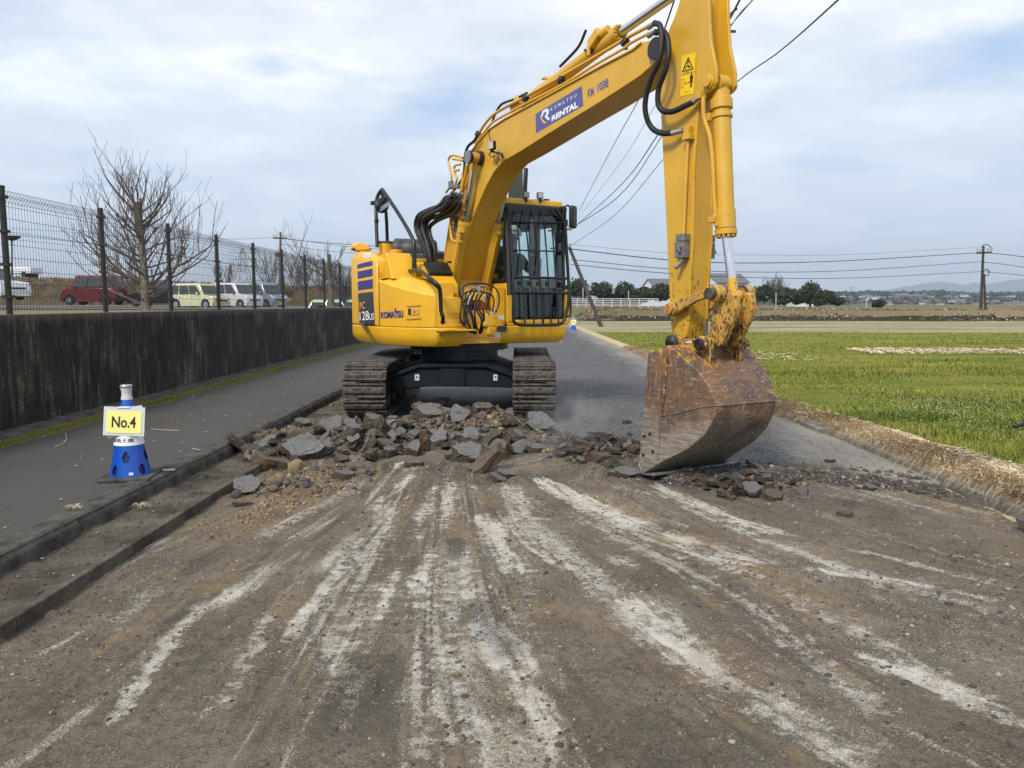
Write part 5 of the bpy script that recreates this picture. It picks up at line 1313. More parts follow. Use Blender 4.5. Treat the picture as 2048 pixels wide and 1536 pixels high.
# ---- scraped ground with its residue
white = [  # photo polyline, width in metres, strength, roughness
    ([(1060, 952), (1130, 985), (1220, 1030), (1330, 1070), (1450, 1110), (1565, 1140)], .18, 1.0, .3),
    ([(1295, 962), (1400, 1010), (1500, 1050), (1620, 1085)], .12, .95, .35),
    ([(1000, 960), (1040, 1030), (1109, 1090), (1165, 1132), (1249, 1195)], .12, .60, .7),
    ([(1235, 1175), (1275, 1225), (1319, 1265), (1370, 1305), (1424, 1342), (1510, 1369)], .12, 1.05, .35), ([(1290, 1185), (1330, 1230), (1380, 1280), (1430, 1320)], .08, .7, .6), ([(1490, 1362), (1560, 1410), (1650, 1450), (1740, 1500)], .08, .5, .8),
    ([(960, 1020), (1000, 1090), (1050, 1168)], .13, .9, .7), ([(1000, 1020), (1060, 1090), (1130, 1140)], .08, .8, .7), ([(1010, 1015), (1060, 1070), (1100, 1110)], .12, .7, .7),
    ([(905, 955), (895, 1010), (900, 1070)], .10, .75, .9), ([(925, 1080), (930, 1150), (925, 1210), (935, 1240)], .09, .75, .9), ([(945, 960), (950, 990)], .06, .7, .9),
    ([(935, 1227), (1005, 1331), (1057, 1412), (1120, 1534), (1160, 1620)], .11, .95, .5), ([(985, 1225), (1050, 1320), (1100, 1400)], .07, .8, .6), ([(930, 1400), (985, 1480), (1040, 1560)], .08, 1.0, .5),
    ([(880, 1250), (900, 1330), (930, 1400)], .10, .8, .7),
    ([(1080, 1200), (1110, 1245)], .10, .5, .9), ([(1105, 1320), (1140, 1350)], .06, .5, .9),
    ([(835, 940), (780, 990), (735, 1030)], .08, .9, .9), ([(735, 1060), (690, 1120), (640, 1190), (560, 1300)], .07, .8, 1.0),
    ([(865, 965), (850, 1030), (820, 1090)], .08, .9, 1.0), ([(800, 1120), (775, 1190), (740, 1280)], .07, .9, 1.0), ([(740, 1310), (700, 1400), (660, 1500)], .06, .7, 1.0),
    ([(750, 955), (690, 990), (600, 1030), (500, 1090)], .10, .55, 1.0),
    ([(800, 990), (765, 1060), (700, 1150)], .06, .75, 1.0),
    ([(860, 1090), (845, 1170), (835, 1260)], .08, .9, 1.0),
    ([(820, 1340), (800, 1400), (780, 1460)], .14, .45, 1.0), ([(720, 1240), (690, 1330), (660, 1450)], .12, .75, 1.0),
    ([(850, 1420), (830, 1490), (800, 1560)], .12, .6, 1.0), ([(560, 1040), (480, 1080)], .1, .4, 1.0),
    ([(1060, 1040), (1010, 1010), (990, 990)], .08, .35, 1.0),
    ([(1185, 1100), (1240, 1120), (1300, 1150)], .11, .55, .8),
    ([(1320, 1030), (1370, 1052), (1300, 1040)], .06, .5, .8), ([(1200, 965), (1270, 985), (1330, 1000)], .08, .45, .9),
    ([(1560, 1135), (1690, 1150), (1800, 1165), (1940, 1195), (2045, 1218)], .06, .85, .5), ([(1610, 1083), (1760, 1110), (1900, 1150), (2050, 1190)], .05, .6, .8), ([(1600, 1205), (1700, 1240), (1780, 1265)], .10, .55, .8),
    ([(1640, 1290), (1710, 1312), (1800, 1345), (1900, 1380), (2060, 1440)], .10, 1.05, .35), ([(1780, 1320), (1880, 1350), (1990, 1395)], .06, .7, .6), ([(1880, 1060), (1935, 1085)], .07, .75, .5),
    ([(1955, 1165), (2060, 1197)], .06, .8, .5), ([(1955, 1298), (2060, 1340)], .08, .7, .6), ([(1890, 1100), (2060, 1135)], .06, .65, .6),
    ([(1500, 1385), (1650, 1450), (1730, 1495)], .09, .35, .9), ([(1820, 1440), (1930, 1500)], .06, .35, .9), ([(1560, 1080), (1700, 1115)], .06, .5, .8),
    ([(1400, 1075), (1480, 1110), (1600, 1140)], .10, .5, .9), ([(1620, 985), (1720, 1005), (1800, 1015)], .06, .35, .9),
    ([(1600, 940), (1700, 941), (1830, 958)], .10, .7, .6), ([(1500, 1150), (1600, 1185)], .08, .35, .9), ([(1880, 1500), (1960, 1536)], .07, .5, .8),
    ([(880, 1000), (830, 1130), (770, 1300), (730, 1460)], .36, .34, 1.0), ([(1000, 1060), (1040, 1250), (1100, 1420)], .22, .35, 1.0), ([(1290, 1090), (1420, 1130), (1540, 1160)], .12, .45, .9),
    ([(1230, 1180), (1330, 1215), (1420, 1265)], .14, .35, .9), ([(1440, 1300), (1560, 1350), (1640, 1400)], .12, .35, .9),
    ([(1060, 960), (1220, 1045), (1450, 1130), (1700, 1255), (1900, 1385), (2150, 1490)], .13, .62, .8), ([(1010, 965), (1110, 1100), (1250, 1215), (1424, 1365), (1640, 1475), (1850, 1590)], .15, .62, .8), ([(1290, 975), (1500, 1070), (1800, 1180), (2050, 1240)], .10, .62, .8),
    ([(1120, 1010), (1330, 1120), (1520, 1230), (1700, 1370), (1850, 1500)], .12, .55, .9), ([(790, 1000), (740, 1100), (700, 1200), (660, 1350)], .16, .62, .9), ([(900, 1100), (880, 1250), (890, 1400), (930, 1550)], .14, .62, .9),
    ([(430, 1180), (330, 1300), (200, 1480)], .07, .7, 1.0), ([(560, 1200), (470, 1360), (380, 1500)], .07, .6, 1.0), ([(330, 1150), (200, 1290)], .10, .4, 1.0),
]
ochre = [([(1800, 990), (1880, 1010), (1960, 1030)], .16, .9), ([(1540, 1085), (1640, 1110), (1750, 1130)], .14, .5), ([(1225, 1200), (1270, 1260)], .12, .6),
         ([(1330, 1320), (1400, 1370)], .12, .6), ([(650, 960), (560, 1000), (480, 1060)], .35, .8), ([(965, 1040), (975, 1060)], .1, .8), ([(940, 1300), (1010, 1400), (1060, 1500)], .13, .7), ([(1230, 1060), (1290, 1090)], .08, .6)]
darks = [([(1300, 960), (1500, 975), (1640, 1005), (1800, 1010)], .22, 1.0), ([(1560, 940), (1700, 975), (1850, 985), (1960, 1030)], .2, .9), ([(450, 900), (620, 935), (800, 930), (1000, 950), (1080, 960)], .30, 1.0),
         ([(1950, 1010), (2060, 1060)], .15, .6), ([(955, 1080), (990, 1140), (1010, 1180)], .10, .7), ([(1500, 1250), (1600, 1300), (1760, 1330)], .3, .4), ([(1400, 1480), (1600, 1530)], .3, .35), ([(1700, 1040), (1900, 1110)], .25, .5)]
bluz = [([(1030, 1200), (1060, 1250)], .10, 1.0), ([(955, 1225), (1000, 1300)], .14, .9), ([(1640, 1215), (1760, 1260)], .12, .9), ([(950, 1400), (1000, 1480)], .08, .7)]
def seg_field(X, Y, pts):
    """distance across and length along a polyline"""
    best = np.full(X.shape, 9.0); S = np.zeros(X.shape); A = np.zeros(X.shape); s0 = 0.0
    P = [np.array(q) for q in pts]; tot = sum(np.linalg.norm(b - a) for a, b in zip(P[:-1], P[1:]))
    for a, b in zip(P[:-1], P[1:]):
        d = b - a; L = np.linalg.norm(d); d = d / L
        rx_, ry_ = X - a[0], Y - a[1]
        u = np.clip(rx_ * d[0] + ry_ * d[1], 0, L); ax = rx_ * d[1] - ry_ * d[0]
        dist = np.hypot(rx_ - u * d[0], ry_ - u * d[1]); m = dist < best
        best = np.where(m, dist, best); S = np.where(m, s0 + u, S); A = np.where(m, ax, A); s0 += L
    return best, A, S, tot
def eYc(x): return np.interp(x, EX, EY)
def heap(X, Y):
    """height of the torn-up heap above the road level"""
    h = np.zeros(X.shape)
    for (px, py), z, rx_, ry_ in (((560, 890), .10, .55, .45), ((720, 872), .20, .65, .48), ((860, 850), .27, .6, .52), ((980, 850), .26, .6, .55), ((1065, 855), .15, .45, .5), ((1160, 880), .10, .45, .42), ((1250, 905), .10, .4, .38), ((1500, 955), .07, .45, .22), ((560, 960), .08, .5, .4), ((650, 930), .06, .5, .35)):
        c_ = atZ(px, py, 0.05); g = np.exp(-(((X - c_.x) / rx_) ** 2 + ((Y - c_.y) / ry_) ** 2) * 1.6)
        z *= .86; h = np.maximum(h, z * g) + 0.25 * np.minimum(h, z * g)
    return h
def build_scraped():
    ys = []
    y = 0.7
    while y < 8.9:
        ys.append(y); y += 0.0045 + 0.0014 * y
    ys = np.array(ys)
    xs = np.linspace(GX + 0.03, 4.0, 640)
    X, Y = np.meshgrid(xs, ys)
    lime = np.zeros(X.shape); och = np.zeros(X.shape); dk = np.zeros(X.shape); bz = np.zeros(X.shape); ruts = np.zeros(X.shape)
    wx = 0.05 * (fbm(X * 4, Y * 4, 61) - .5); wy = 0.05 * (fbm(X * 4, Y * 4, 67) - .5)
    for i, (pxs, w, k, rough) in enumerate(white):
        pts = poly_ground(pxs, EZ)
        d, A, S, L = seg_field(X + wx, Y + wy, pts)
        mk = d < w * 1.7; d_, Sx, Xs, Ys = d[mk], S[mk], X[mk], Y[mk]; A = A[mk]
        ruts += 0.006 * np.exp(-((d - w) / 0.03) ** 2); S = Sx; d = d_
        ends = np.clip(np.minimum(S, L - S) / 0.18 + 0.15, 0, 1)
        n_al = fbm(S * 4.5, A * 38, 40 + i, 4); n_bl = fbm(Xs * 14, Ys * 30, 50 + i, 4); n_cl = vnoise(Xs * 60, Ys * 60, i)
        wl2 = w * (0.70 + 0.65 * fbm(S * 1.6, S * 0 + i, 77))
        f = np.clip(1.25 - d / wl2 * 1.05, 0, 1) * ends
        ends = np.clip(np.minimum(S, L - S) / .28 + .10, 0, 1) ** .7; m_ = f * ends
        v_ = m_ * 1.55 + (n_al - .5) * (2.6 - 1.0 * rough) + rough * (n_bl - .5) * 2.4 + .5 * (n_cl - .5) - .55
        lime[mk] = np.maximum(lime[mk], k * .80 * np.clip(v_ * .85, 0, 1.05) * np.clip(m_ * 5, 0, 1))
    for lst, arr in ((ochre, och), (darks, dk), (bluz, bz)):
        for i, (pxs, w, k) in enumerate(lst):
            d, A, S, L = seg_field(X + wx * 2, Y + wy * 2, poly_ground(pxs, EZ))
            f = np.clip(1.3 - d / w, 0, 1) * k * np.clip(2.2 * fbm(X * 7, Y * 7, 90 + i, 4) - .45, 0, 1)
            arr[:] = np.maximum(arr, f)
    gd = [[(820, 930), (770, 1010), (690, 1090), (560, 1250), (300, 1560)], [(865, 950), (850, 1060), (800, 1200), (740, 1400), (700, 1600)], [(905, 950), (900, 1080), (925, 1220), (985, 1360), (1060, 1540), (1100, 1650)],
          [(955, 950), (1000, 1060), (1080, 1180), (1180, 1340), (1330, 1560)], [(1000, 950), (1110, 1090), (1250, 1195), (1424, 1342), (1640, 1450), (1850, 1560)], [(1060, 950), (1220, 1030), (1450, 1110), (1700, 1240), (1900, 1370), (2150, 1470)],
          [(1290, 960), (1500, 1050), (1800, 1165), (2050, 1220), (2300, 1300)], [(1500, 955), (1800, 1050), (2048, 1110), (2400, 1190)]]
    tw = np.zeros(X.shape); tt = np.zeros(X.shape)
    for i, g_ in enumerate(gd):
        d, A, S, L = seg_field(X, Y, poly_ground(g_, EZ)); w_ = 1 / (d + .04) ** 3; tw += w_; tt += w_ * i
    tt /= tw; rr_ = np.hypot(X - .2, Y - 8.2)
    fib = fbm(tt * 11, rr_ * 1.1, 310, 5, .62); broad = fbm(tt * 3.2, rr_ * .7, 320, 3); pat = fbm(X * 1.4, Y * 1.4, 330, 3)
    left_ = np.clip((3.2 - tt) / 1.5, 0, 1)
    film = np.clip((fib - .50) * 3.0, 0, 1) * np.clip((.55 * pat + .6 * broad - .42 + .10 * left_) * 4, 0, 1)
    lime = np.maximum(lime, film * (.42 + .38 * left_)); lime = lime * 1.12
    lime = lime * (1 - .50 * np.clip((.43 - fib) * 9, 0, 1))
    dk = np.maximum(dk, np.clip((.40 - fib) * 5, 0, .8)); och = np.maximum(och, np.clip((fbm(tt * 6, rr_ * 1.5, 340) - .62) * 5, 0, .7))
    ruts += .022 * (fib - .5) + .02 * (broad - .5)
    # thin film everywhere the lime has been smeared
    sm = fbm(X * 1.2, Y * 1.2, 101, 4); lime = np.maximum(lime, np.clip((sm - .52) * 2.2, 0, .38) * fbm(X * 22, Y * 22, 105, 3))
    h = heap(X, Y)
    # lug prints left by the tracks on the left half (cross-bars)
    d, A, S, L = seg_field(X, Y, poly_ground([(870, 950), (850, 1100), (760, 1300), (600, 1600)], EZ))
    lug = np.clip(1 - d / 0.6, 0, 1) * np.clip(2 * (fbm(X * 2, Y * 2, 120) - .3), 0, 1)
    Z = EZ + 0.035 * (fbm(X * 1.3, Y * 1.3, 1) - .5) + 0.022 * (fbm(X * 7, Y * 7, 2) - .5) + 0.016 * (fbm(X * 30, Y * 30, 3, 3) - .5) * (1 - np.clip(lime, 0, .8)) + ruts
    Z = Z + 0.003 * lug * np.sin(S * 2 * np.pi / 0.085) - 0.010 * np.clip(lime, 0, 1)
    lime = lime * (1 - 0.40 * lug * (np.sin(S * 2 * np.pi / 0.085) > 0.1) * fbm(X * 9, Y * 9, 8))
    # clods
    cl = fbm(X * 13, Y * 13, 140, 3); Z = Z + 0.045 * np.clip(cl - .60, 0, 1) * (1 - np.clip(lime * 1.4, 0, 1)) * np.clip(.35 + dk * 2 + och, 0, 1.4) * 2
    Z = np.where(h > 0.004, Z + (h * (1 + .5 * (fbm(X * 5, Y * 5, 150) - .5)) + 0.07 * np.clip(h * 8, 0, 1) * (fbm(X * 14, Y * 14, 151, 3) - .35)) , Z)
    dk = np.maximum(dk, np.clip(h * 9, 0, .95) * np.clip(1.6 * fbm(X * 5, Y * 5, 152), 0, 1)); lime = lime * np.clip(1 - h * 14, 0, 1)
    och = np.maximum(och, np.clip(h * 4, 0, .7) * np.clip(fbm(X * 3, Y * 3, 153) * 2 - .8, 0, 1))
    # under the standing road the ground keeps below it
    under = Y > edgeY(X) + 0.35
    Z = np.where(under & (h < .02), np.minimum(Z, EZ - 0.02), Z)
    el_ = np.clip(1 - np.abs(Y - edgeY(X)) / .16, 0, 1) * (Y < edgeY(X) + .02); Z = np.maximum(Z, EZ + el_ * .062 * np.clip(.3 + 1.6 * (fbm(X * 9, Y * 9, 160, 4) - .25), 0, 1)); dk = np.maximum(dk, el_ * .9)
    # towards the field: climbs to the kerb edge
    k = np.clip((X - 3.25) / 0.15, 0, 1); Z = Z + k * 0.02
    grid = grid_raw('scraped_ground', X, Y, Z, M['scraped'], {'lime': np.clip(lime, 0, 1), 'ochre': np.clip(och, 0, 1), 'dark': np.clip(dk, 0, 1), 'blue': np.clip(bz, 0, 1)})
    return X, Y, Z
def grid_raw(name, X, Y, Z, mat, attrs, kind='structure'):
    co = np.stack([X, Y, Z], -1).reshape(-1, 3); idx = np.arange(X.size).reshape(X.shape)
    q = np.stack([idx[:-1, :-1], idx[:-1, 1:], idx[1:, 1:], idx[1:, :-1]], -1).reshape(-1, 4)
    return raw_mesh(name, co, q, mat, attrs, kind=kind)
SX, SY, SZ = build_scraped()
def gz_at(x, y):
    i = np.searchsorted(SX[0], x); j = np.searchsorted(SY[:, 0], y)
    i = np.clip(i, 0, SX.shape[1] - 1); j = np.clip(j, 0, SX.shape[0] - 1)
    return SZ[j, i]

# ------------------------------------------------------------------ wall and fence
b = MB()
WT = 1.29
wall = MB().box((WX - 0.09, 40, (WT - 0.2) / 2), (0.18, 100, WT + 0.2)).build('retaining_wall', M['wall'], bevel=0.012)
tag(wall, 'long dark stained concrete retaining wall along the pavement, topped by the mesh fence', 'wall')
for k in range(26):
    y = 3.6 + k * 1.02
    MB().cyl((WX - 0.02, y, 0.19), (WX + 0.0035, y, 0.19), 0.026, n=12).build('weep_hole', M['ink'], wall)
for k in range(5):
    MB().box((WX + 0.001, -1 + k * 10, WT / 2), (0.006, 0.018, WT - .02)).build('expansion_joint', M['kerb'], wall)
xs = np.linspace(WX, WX + 0.17, 8); ys = np.linspace(0, 40, 500)
grid_mesh('gutter_gravel', xs, ys, lambda X, Y: 0.112 + 0.045 * np.clip(1 - (X - WX) / 0.17, 0, 1) + 0.03 * (fbm(X * 22, Y * 22, 33) - .5) - .02 * np.clip((X - WX - .12) / .05, 0, 1), M['kerb'])

M['fence'] = simple('dark_brown_fence_steel', (0.018, 0.015, 0.013), 0.5)
fence = empty('mesh_fence', (WX - 0.08, 10, WT)); tag(fence, 'dark welded mesh fence with posts on top of the stained concrete wall', 'fence')
FH = 1.26; fy0 = 7.79 - 1.83 * 3; fo = Vector((WX - 0.08, 10, WT))
pm = None
for k in range(24):
    y = fy0 + 1.83 * k
    if pm is None:
        b = MB().cyl((0, 0, -0.02), (0, 0, FH), 0.030, n=14).cyl((0, 0, FH), (0, 0, FH + 0.018), 0.033, n=14)
        for z in (0.18, 0.50, 0.83, 1.17): b.box((0.0, 0, z), (0.075, 0.085, 0.03))
        pm = b.build('fence_post', M['fence'], fence); po = pm
    else:
        po = pm.copy(); COL.objects.link(po); po.parent = fence
    po.location = (0, y - 10, 0)
pm2 = None
def mesh_panel(r, nseg):
    L = 1.79; b = MB()
    for j in range(36):
        y = -L / 2 + L * (j + 0.5) / 36
        b.tube([(0.0, y, 0.02), (0.0, y, 1.12)], r, nseg, sm=0)
        b.tube([(0, y, 1.12), (0.04, y, 1.18), (0.0, y + .012, 1.235), (-0.04, y + 0.024, 1.18), (0, y + .024, 1.12)], r, nseg, sm=0)
    for z in (0.06, 0.18, 0.31, 0.44, 0.57, 0.70, 0.83, 0.96, 1.08): b.tube([(0.004, -L / 2, z), (0.004, L / 2, z)], r * 1.1, nseg, sm=0)
    for x, z in ((0, 1.12), (0.04, 1.18), (0, 1.235), (-0.04, 1.18)): b.tube([(x, -L / 2, z), (x, L / 2, z)], r, nseg, sm=0)
    return b
for k in range(23):
    y = fy0 + 1.83 * (k + 0.5)
    if pm2 is None:
        pm2 = mesh_panel(0.0021, 4).build('mesh_panel', M['fence'], fence, smooth=False, fix=False); po = pm2
    else:
        po = pm2.copy(); COL.objects.link(po); po.parent = fence
    po.location = (0, y - 10, 0)

# ------------------------------------------------------------------ bare trees
t = NT('grey_bark'); p = t.co()
n1 = t.noise(t.map(p, (1, 1, 0.4)), 14, 6, 0.7)
t.bump(n1, 0.02, 0.8)
M['bark'] = t.set(t.ramp(n1, (0.35, (0.075, 0.065, 0.052)), (0.65, (0.25, 0.215, 0.17))), 0.9, 0, 0.1)
M['twig'] = simple('twig_bark', (0.115, 0.095, 0.082), 0.9, var=0.3)
def branch_set(b, p, d, L, r, depth, rs, up=0.25, spread=0.6, n=4, minr=0.004, kids=3):
    pts = [p]; q = p.copy(); dd = d.normalized()
    for i in range(n):
        dd = (dd + Vector((rs.uniform(-.16, .16), rs.uniform(-.16, .16), rs.uniform(-.08, .16) + up * 0.2))).normalized()
        q = q + dd * L / n; pts.append(q.copy())
    b.tube(pts, [r, max(minr, r * 0.45)], 6 if r > .02 else 4 if r > 0.008 else 3, sm=1)
    if depth <= 0: return
    for k in range(kids):
        i = rs.randint(1, n); a = pts[i]
        ax = Vector((rs.uniform(-1, 1), rs.uniform(-1, 1), rs.uniform(-.3, .8))).normalized()
        nd = (dd * (1 - spread) + ax * spread + Vector((0, 0, up))).normalized()
        branch_set(b, a, nd, L * rs.uniform(.45, .75), max(minr, r * (0.75 - 0.12 * i / n) * .62), depth - 1, rs, up, spread, n, minr, kids)
def bare_tree(name, base, trunk_h, r, limbs, label, seed, stump=True, minr=0.004, kids=3, depth=2, group=None):
    rs = random.Random(seed)
    o = empty(name, base); tag(o, label, 'tree', group)
    b = MB(); b.tube([(0, 0, -0.1), (0.01, 0, trunk_h * .3), (-0.02, 0.01, trunk_h * .65), (-0.03, 0, trunk_h)], [r, r * 0.5], 12, sm=3)
    if stump: b.cyl((0, 0, -.1), (0, 0, .12), r * 1.5, r * 1.02, n=12)
    b.build('trunk', M['bark'], o, angle=70)
    tw = MB()
    for (h, az, el, L, rr) in limbs:
        d = Vector((math.cos(az) * math.cos(el), math.sin(az) * math.cos(el), math.sin(el)))
        branch_set(tw, Vector((-0.03 * h / trunk_h, 0, h)), d, L, rr, depth, rs, 0.28, 0.5, 5, minr, kids)
    c_ = tw.build('crown', M['twig'], o, smooth=False, fix=False)
    return o
tb_ = atY(291, 612, 15); tb_.z = 1.24
rs = random.Random(5)
lim = []
for k in range(54):
    h = 0.12 + 1.9 * (k / 54) ** 0.85
    az = rs.choice((0, math.pi)) + rs.gauss(0, .8); el = R(6 + 34 * (h / 2.0) + rs.uniform(-10, 14))
    lim.append((h, az, el, rs.uniform(.75, 1.25) * (1.08 - 0.42 * h / 2.0), rs.uniform(.014, .024)))
for az, el in ((.3, 1.15), (3.3, 1.2), (2.2, 1.05), (3.25, .30), (3.0, .42), (2.95, .25), (3.4, .5), (0.1, .35), (-0.15, .5), (0.2, .28)):
    lim.append((0.30 + rs.uniform(0, .4), az, el, rs.uniform(1.25, 1.5), .026))
bare_tree('bare_tree', (tb_.x, tb_.y, tb_.z), 2.1, .088, lim, 'large leafless tree with a lopped trunk and many upswept branches just behind the mesh fence', 3, minr=0.0036, kids=3)
tb2 = atY(662, 612, 27); tb2.z = 1.2
rs = random.Random(9)
lim = [(0.4 + 1.2 * rs.random(), rs.uniform(0, 6.28), R(rs.uniform(20, 60)), rs.uniform(.45, .8), .028) for _ in range(12)] + [(1.0, 3.1, .40, 1.5, .04), (1.3, 3.0, .30, 1.3, .035)]
bare_tree('bare_tree', (tb2.x, tb2.y, tb2.z), 1.9, .13, lim, 'smaller leafless tree behind the fence just left of the excavator', 8, kids=3, minr=0.006)
tb3 = atY(690, 606, 30); tb3.z = 1.2
rs = random.Random(19)
lim = [(0.1 + 0.7 * rs.random(), rs.uniform(0, 6.28), R(rs.uniform(20, 65)), rs.uniform(.5, .8), .02) for _ in range(26)]
bare_tree('bare_shrub', (tb3.x, tb3.y, tb3.z), 0.8, .06, lim, 'dense twiggy bare shrub behind the fence beside the excavator tail', 12, kids=4, minr=0.006, depth=2)
# winter scrub in front of the levee
for i, (px, py, Y, hgt) in enumerate(((455, 590, 68, 2.2), (545, 590, 70, 3.0), (590, 590, 72, 3.4), (612, 590, 75, 3.2), (640, 592, 74, 3.2))):
    q = atY(px, py, Y); rs = random.Random(40 + i)
    lim = [(0.1 + 0.5 * rs.random(), rs.uniform(0, 6.28), R(rs.uniform(35, 80)), rs.uniform(.6, .9) * hgt, .035) for _ in range(12)]
    bare_tree('bare_shrub', (q.x, q.y, 2.2), 0.6, .06, lim, ['low leafless thicket behind the cream car', 'leafless thicket beside the tall utility pole beyond the car park', 'thin bare bushes on the bank right of the utility pole', 'hazy bare saplings on the bank, middle of the fence gap', 'hazy bare saplings on the bank next to the bare tree'][i], 60 + i, kids=3, minr=0.014, depth=2)

# ------------------------------------------------------------------ cars
def carpaint(name, col, metal=0.2):
    t = NT(name); p = t.co(); n = t.noise(p, 3, 4)
    return t.set(t.mix(n, tuple(x * .94 for x in col), col), 0.22, metal, 0.5, Coat_Weight=0.6, Coat_Roughness=0.05)
M['cwhite'] = carpaint('white_car_paint', (0.70, 0.71, 0.72)); M['cred'] = carpaint('dark_red_car_paint', (0.11, 0.007, 0.013)); M['ccream'] = carpaint('cream_car_paint', (0.62, 0.60, 0.38))
M['cpink'] = carpaint('red_roof_paint', (0.42, 0.05, 0.08)); M['csilver'] = carpaint('silver_blue_car_paint', (0.30, 0.34, 0.40), 0.5); M['cdark'] = carpaint('dark_grey_car_paint', (0.018, 0.02, 0.024)); M['cgreen'] = carpaint('pale_green_car_paint', (0.5, 0.62, 0.42))
M['tyre'] = simple('tyre_rubber', (0.012, 0.012, 0.013), 0.8); M['rim'] = simple('alloy_rim', (0.45, 0.46, 0.48), 0.3, 0.8)
M['lens'] = simple('head_lamp', (0.55, 0.58, 0.6), 0.1); M['tail'] = simple('tail_lamp', (0.35, 0.02, 0.02), 0.2); M['plate'] = simple('number_plate', (0.6, 0.6, 0.58), 0.5); M['yplate'] = simple('yellow_number_plate', (0.65, 0.42, 0.03), 0.5)
def car(loc, yaw, label, paint_, roofp=None, L=3.4, W=1.48, Hh=1.75, hood=0.20, ws=0.16, plate='plate', alloy=True, belt=0.56, tailrake=0.05, group='cars parked beyond the fence', name='parked_car'):
    """car facing +X; hood, ws: lengths of bonnet and windscreen rake as shares of L"""
    o = empty(name, loc, yaw); tag(o, label, 'car', group)
    roofp = roofp or paint_; hw = W / 2
    zb = Hh * belt; g = 0.19; xf, xr = L / 2, -L / 2
    wb = [(-L * 0.335, 0.0), (L * 0.335, 0.0)]; rw = 0.285
    xh = xf - hood * L
    low = [(xr + .02, g + .05), (xr, 0.5), (xr + 0.03, zb)]
    low += [(xh - 0.02, zb), (xf - 0.10, zb * 0.90), (xf - 0.015, zb * 0.70), (xf, 0.42), (xf - 0.03, g + 0.02)]
    def arch(cx): return [(cx + (rw + .06) * math.cos(a), 0.27 + (rw + .06) * math.sin(a)) for a in (R(d) for d in range(-12, 193, 17))]
    low += [q for q in arch(wb[1][0])] + [q for q in arch(wb[0][0])]
    b = MB(); n = len(low)
    vs = []
    for y, s in ((-hw, 1), (-hw + .05, 1), (hw - .05, 1), (hw, 1)):
        for x, z in low:
            k = 0.0 if abs(y) < hw - .01 else 0.03
            vs.append((x * (1 - k * .4), y * (1 - (0.03 if (z > zb * .85 and k) else 0)), z))
    fs = [(j * n + i, j * n + (i + 1) % n, (j + 1) * n + (i + 1) % n, (j + 1) * n + i) for j in range(3) for i in range(n)] + [tuple(reversed(range(n))), tuple(range(3 * n, 4 * n))]
    b.add(vs, fs); bo_ = b.build('body', paint_, o, bevel=0.02)
    xa, xw = xr + 0.05, xh - ws * L
    rt = Hh - 0.02; ins = 0.13
    base = [(xr + 0.03, -hw + .035), (xh - 0.02, -hw + .035), (xh - 0.02, hw - .035), (xr + 0.03, hw - .035)]
    topp = [(xr + tailrake * L, -hw + ins), (xw, -hw + ins), (xw, hw - ins), (xr + tailrake * L, hw - ins)]
    b = MB(); b.add([(x, y, zb - .01) for x, y in base] + [(x, y, rt - .06) for x, y in topp] + [(x * .96, y * .88, rt) for x, y in topp],
                    [(3, 2, 1, 0), (0, 1, 5, 4), (1, 2, 6, 5), (2, 3, 7, 6), (3, 0, 4, 7), (4, 5, 9, 8), (5, 6, 10, 9), (6, 7, 11, 10), (7, 4, 8, 11), (8, 9, 10, 11)])
    b.build('cabin', paint_, o, bevel=0.03)
    MB().add([(x * .985, y * .97, rt - .055) for x, y in topp] + [(x * .95, y * .87, rt + .012) for x, y in topp], [(3, 2, 1, 0), (4, 5, 6, 7), (0, 1, 5, 4), (1, 2, 6, 5), (2, 3, 7, 6), (3, 0, 4, 7)]).build('roof', roofp, o, bevel=.02)
    def lerp(a, c_, k): return a + (c_ - a) * k
    def P_(side, u, v):  # point on the glasshouse side, u along, v up
        s = -1 if side < 0 else 1
        x = lerp(lerp(xr + 0.03, xh - 0.02, u), lerp(xr + tailrake * L, xw, u), v)
        y = lerp(hw - .035, hw - ins, v) * s + 0.03 * s; z = lerp(zb - .01, rt - .06, v)
        return (x, y, z)
    for s in (-1, 1):
        for u0, u1 in ((0.03, 0.27), (0.31, 0.59), (0.62, 0.93)):
            b = MB(); b.add([P_(s, u0, .08), P_(s, u1, .08), P_(s, u1 - (0.06 if u1 > .9 else 0), .90), P_(s, u0, .90)], [(0, 1, 2, 3)]); b.build('side_window', M['carglass'], o, smooth=False)
        MB().ell((xh - .12 * L, s * (hw + .08), zb + .08), (.07, .09, .07), 10, 6).build('wing_mirror', roofp, o, angle=60)
        MB().box((0.0, s * hw, zb - .12), (.14, .02, .025)).build('door_handle', M['rim'], o)
        for xx in (-0.26 * L + .1, 0.04 * L): MB().box((xx, s * (hw + .0005), zb * .62), (.008, .004, zb * .6)).build('door_gap', M['ink'], o)
    def quad(name, p, m): b = MB(); b.add(p, [(0, 1, 2, 3)]); return b.build(name, m, o, smooth=False)
    e = .012
    quad('windscreen', [(lerp(xh, xw, .08) + e, -hw + .09, lerp(zb, rt - .06, .08)), (lerp(xh, xw, .08) + e, hw - .09, lerp(zb, rt - .06, .08)), (lerp(xh, xw, .9) + e, hw - .17, lerp(zb, rt - .06, .9)), (lerp(xh, xw, .9) + e, -hw + .17, lerp(zb, rt - .06, .9))], M['carglass'])
    x0_, x1_ = lerp(xr + .03, xr + tailrake * L, .12) - e, lerp(xr + .03, xr + tailrake * L, .88) - e
    quad('rear_window', [(x0_, -hw + .12, lerp(zb, rt - .06, .12)), (x0_, hw - .12, lerp(zb, rt - .06, .12)), (x1_, hw - .18, lerp(zb, rt - .06, .88)), (x1_, -hw + .18, lerp(zb, rt - .06, .88))], M['carglass'])
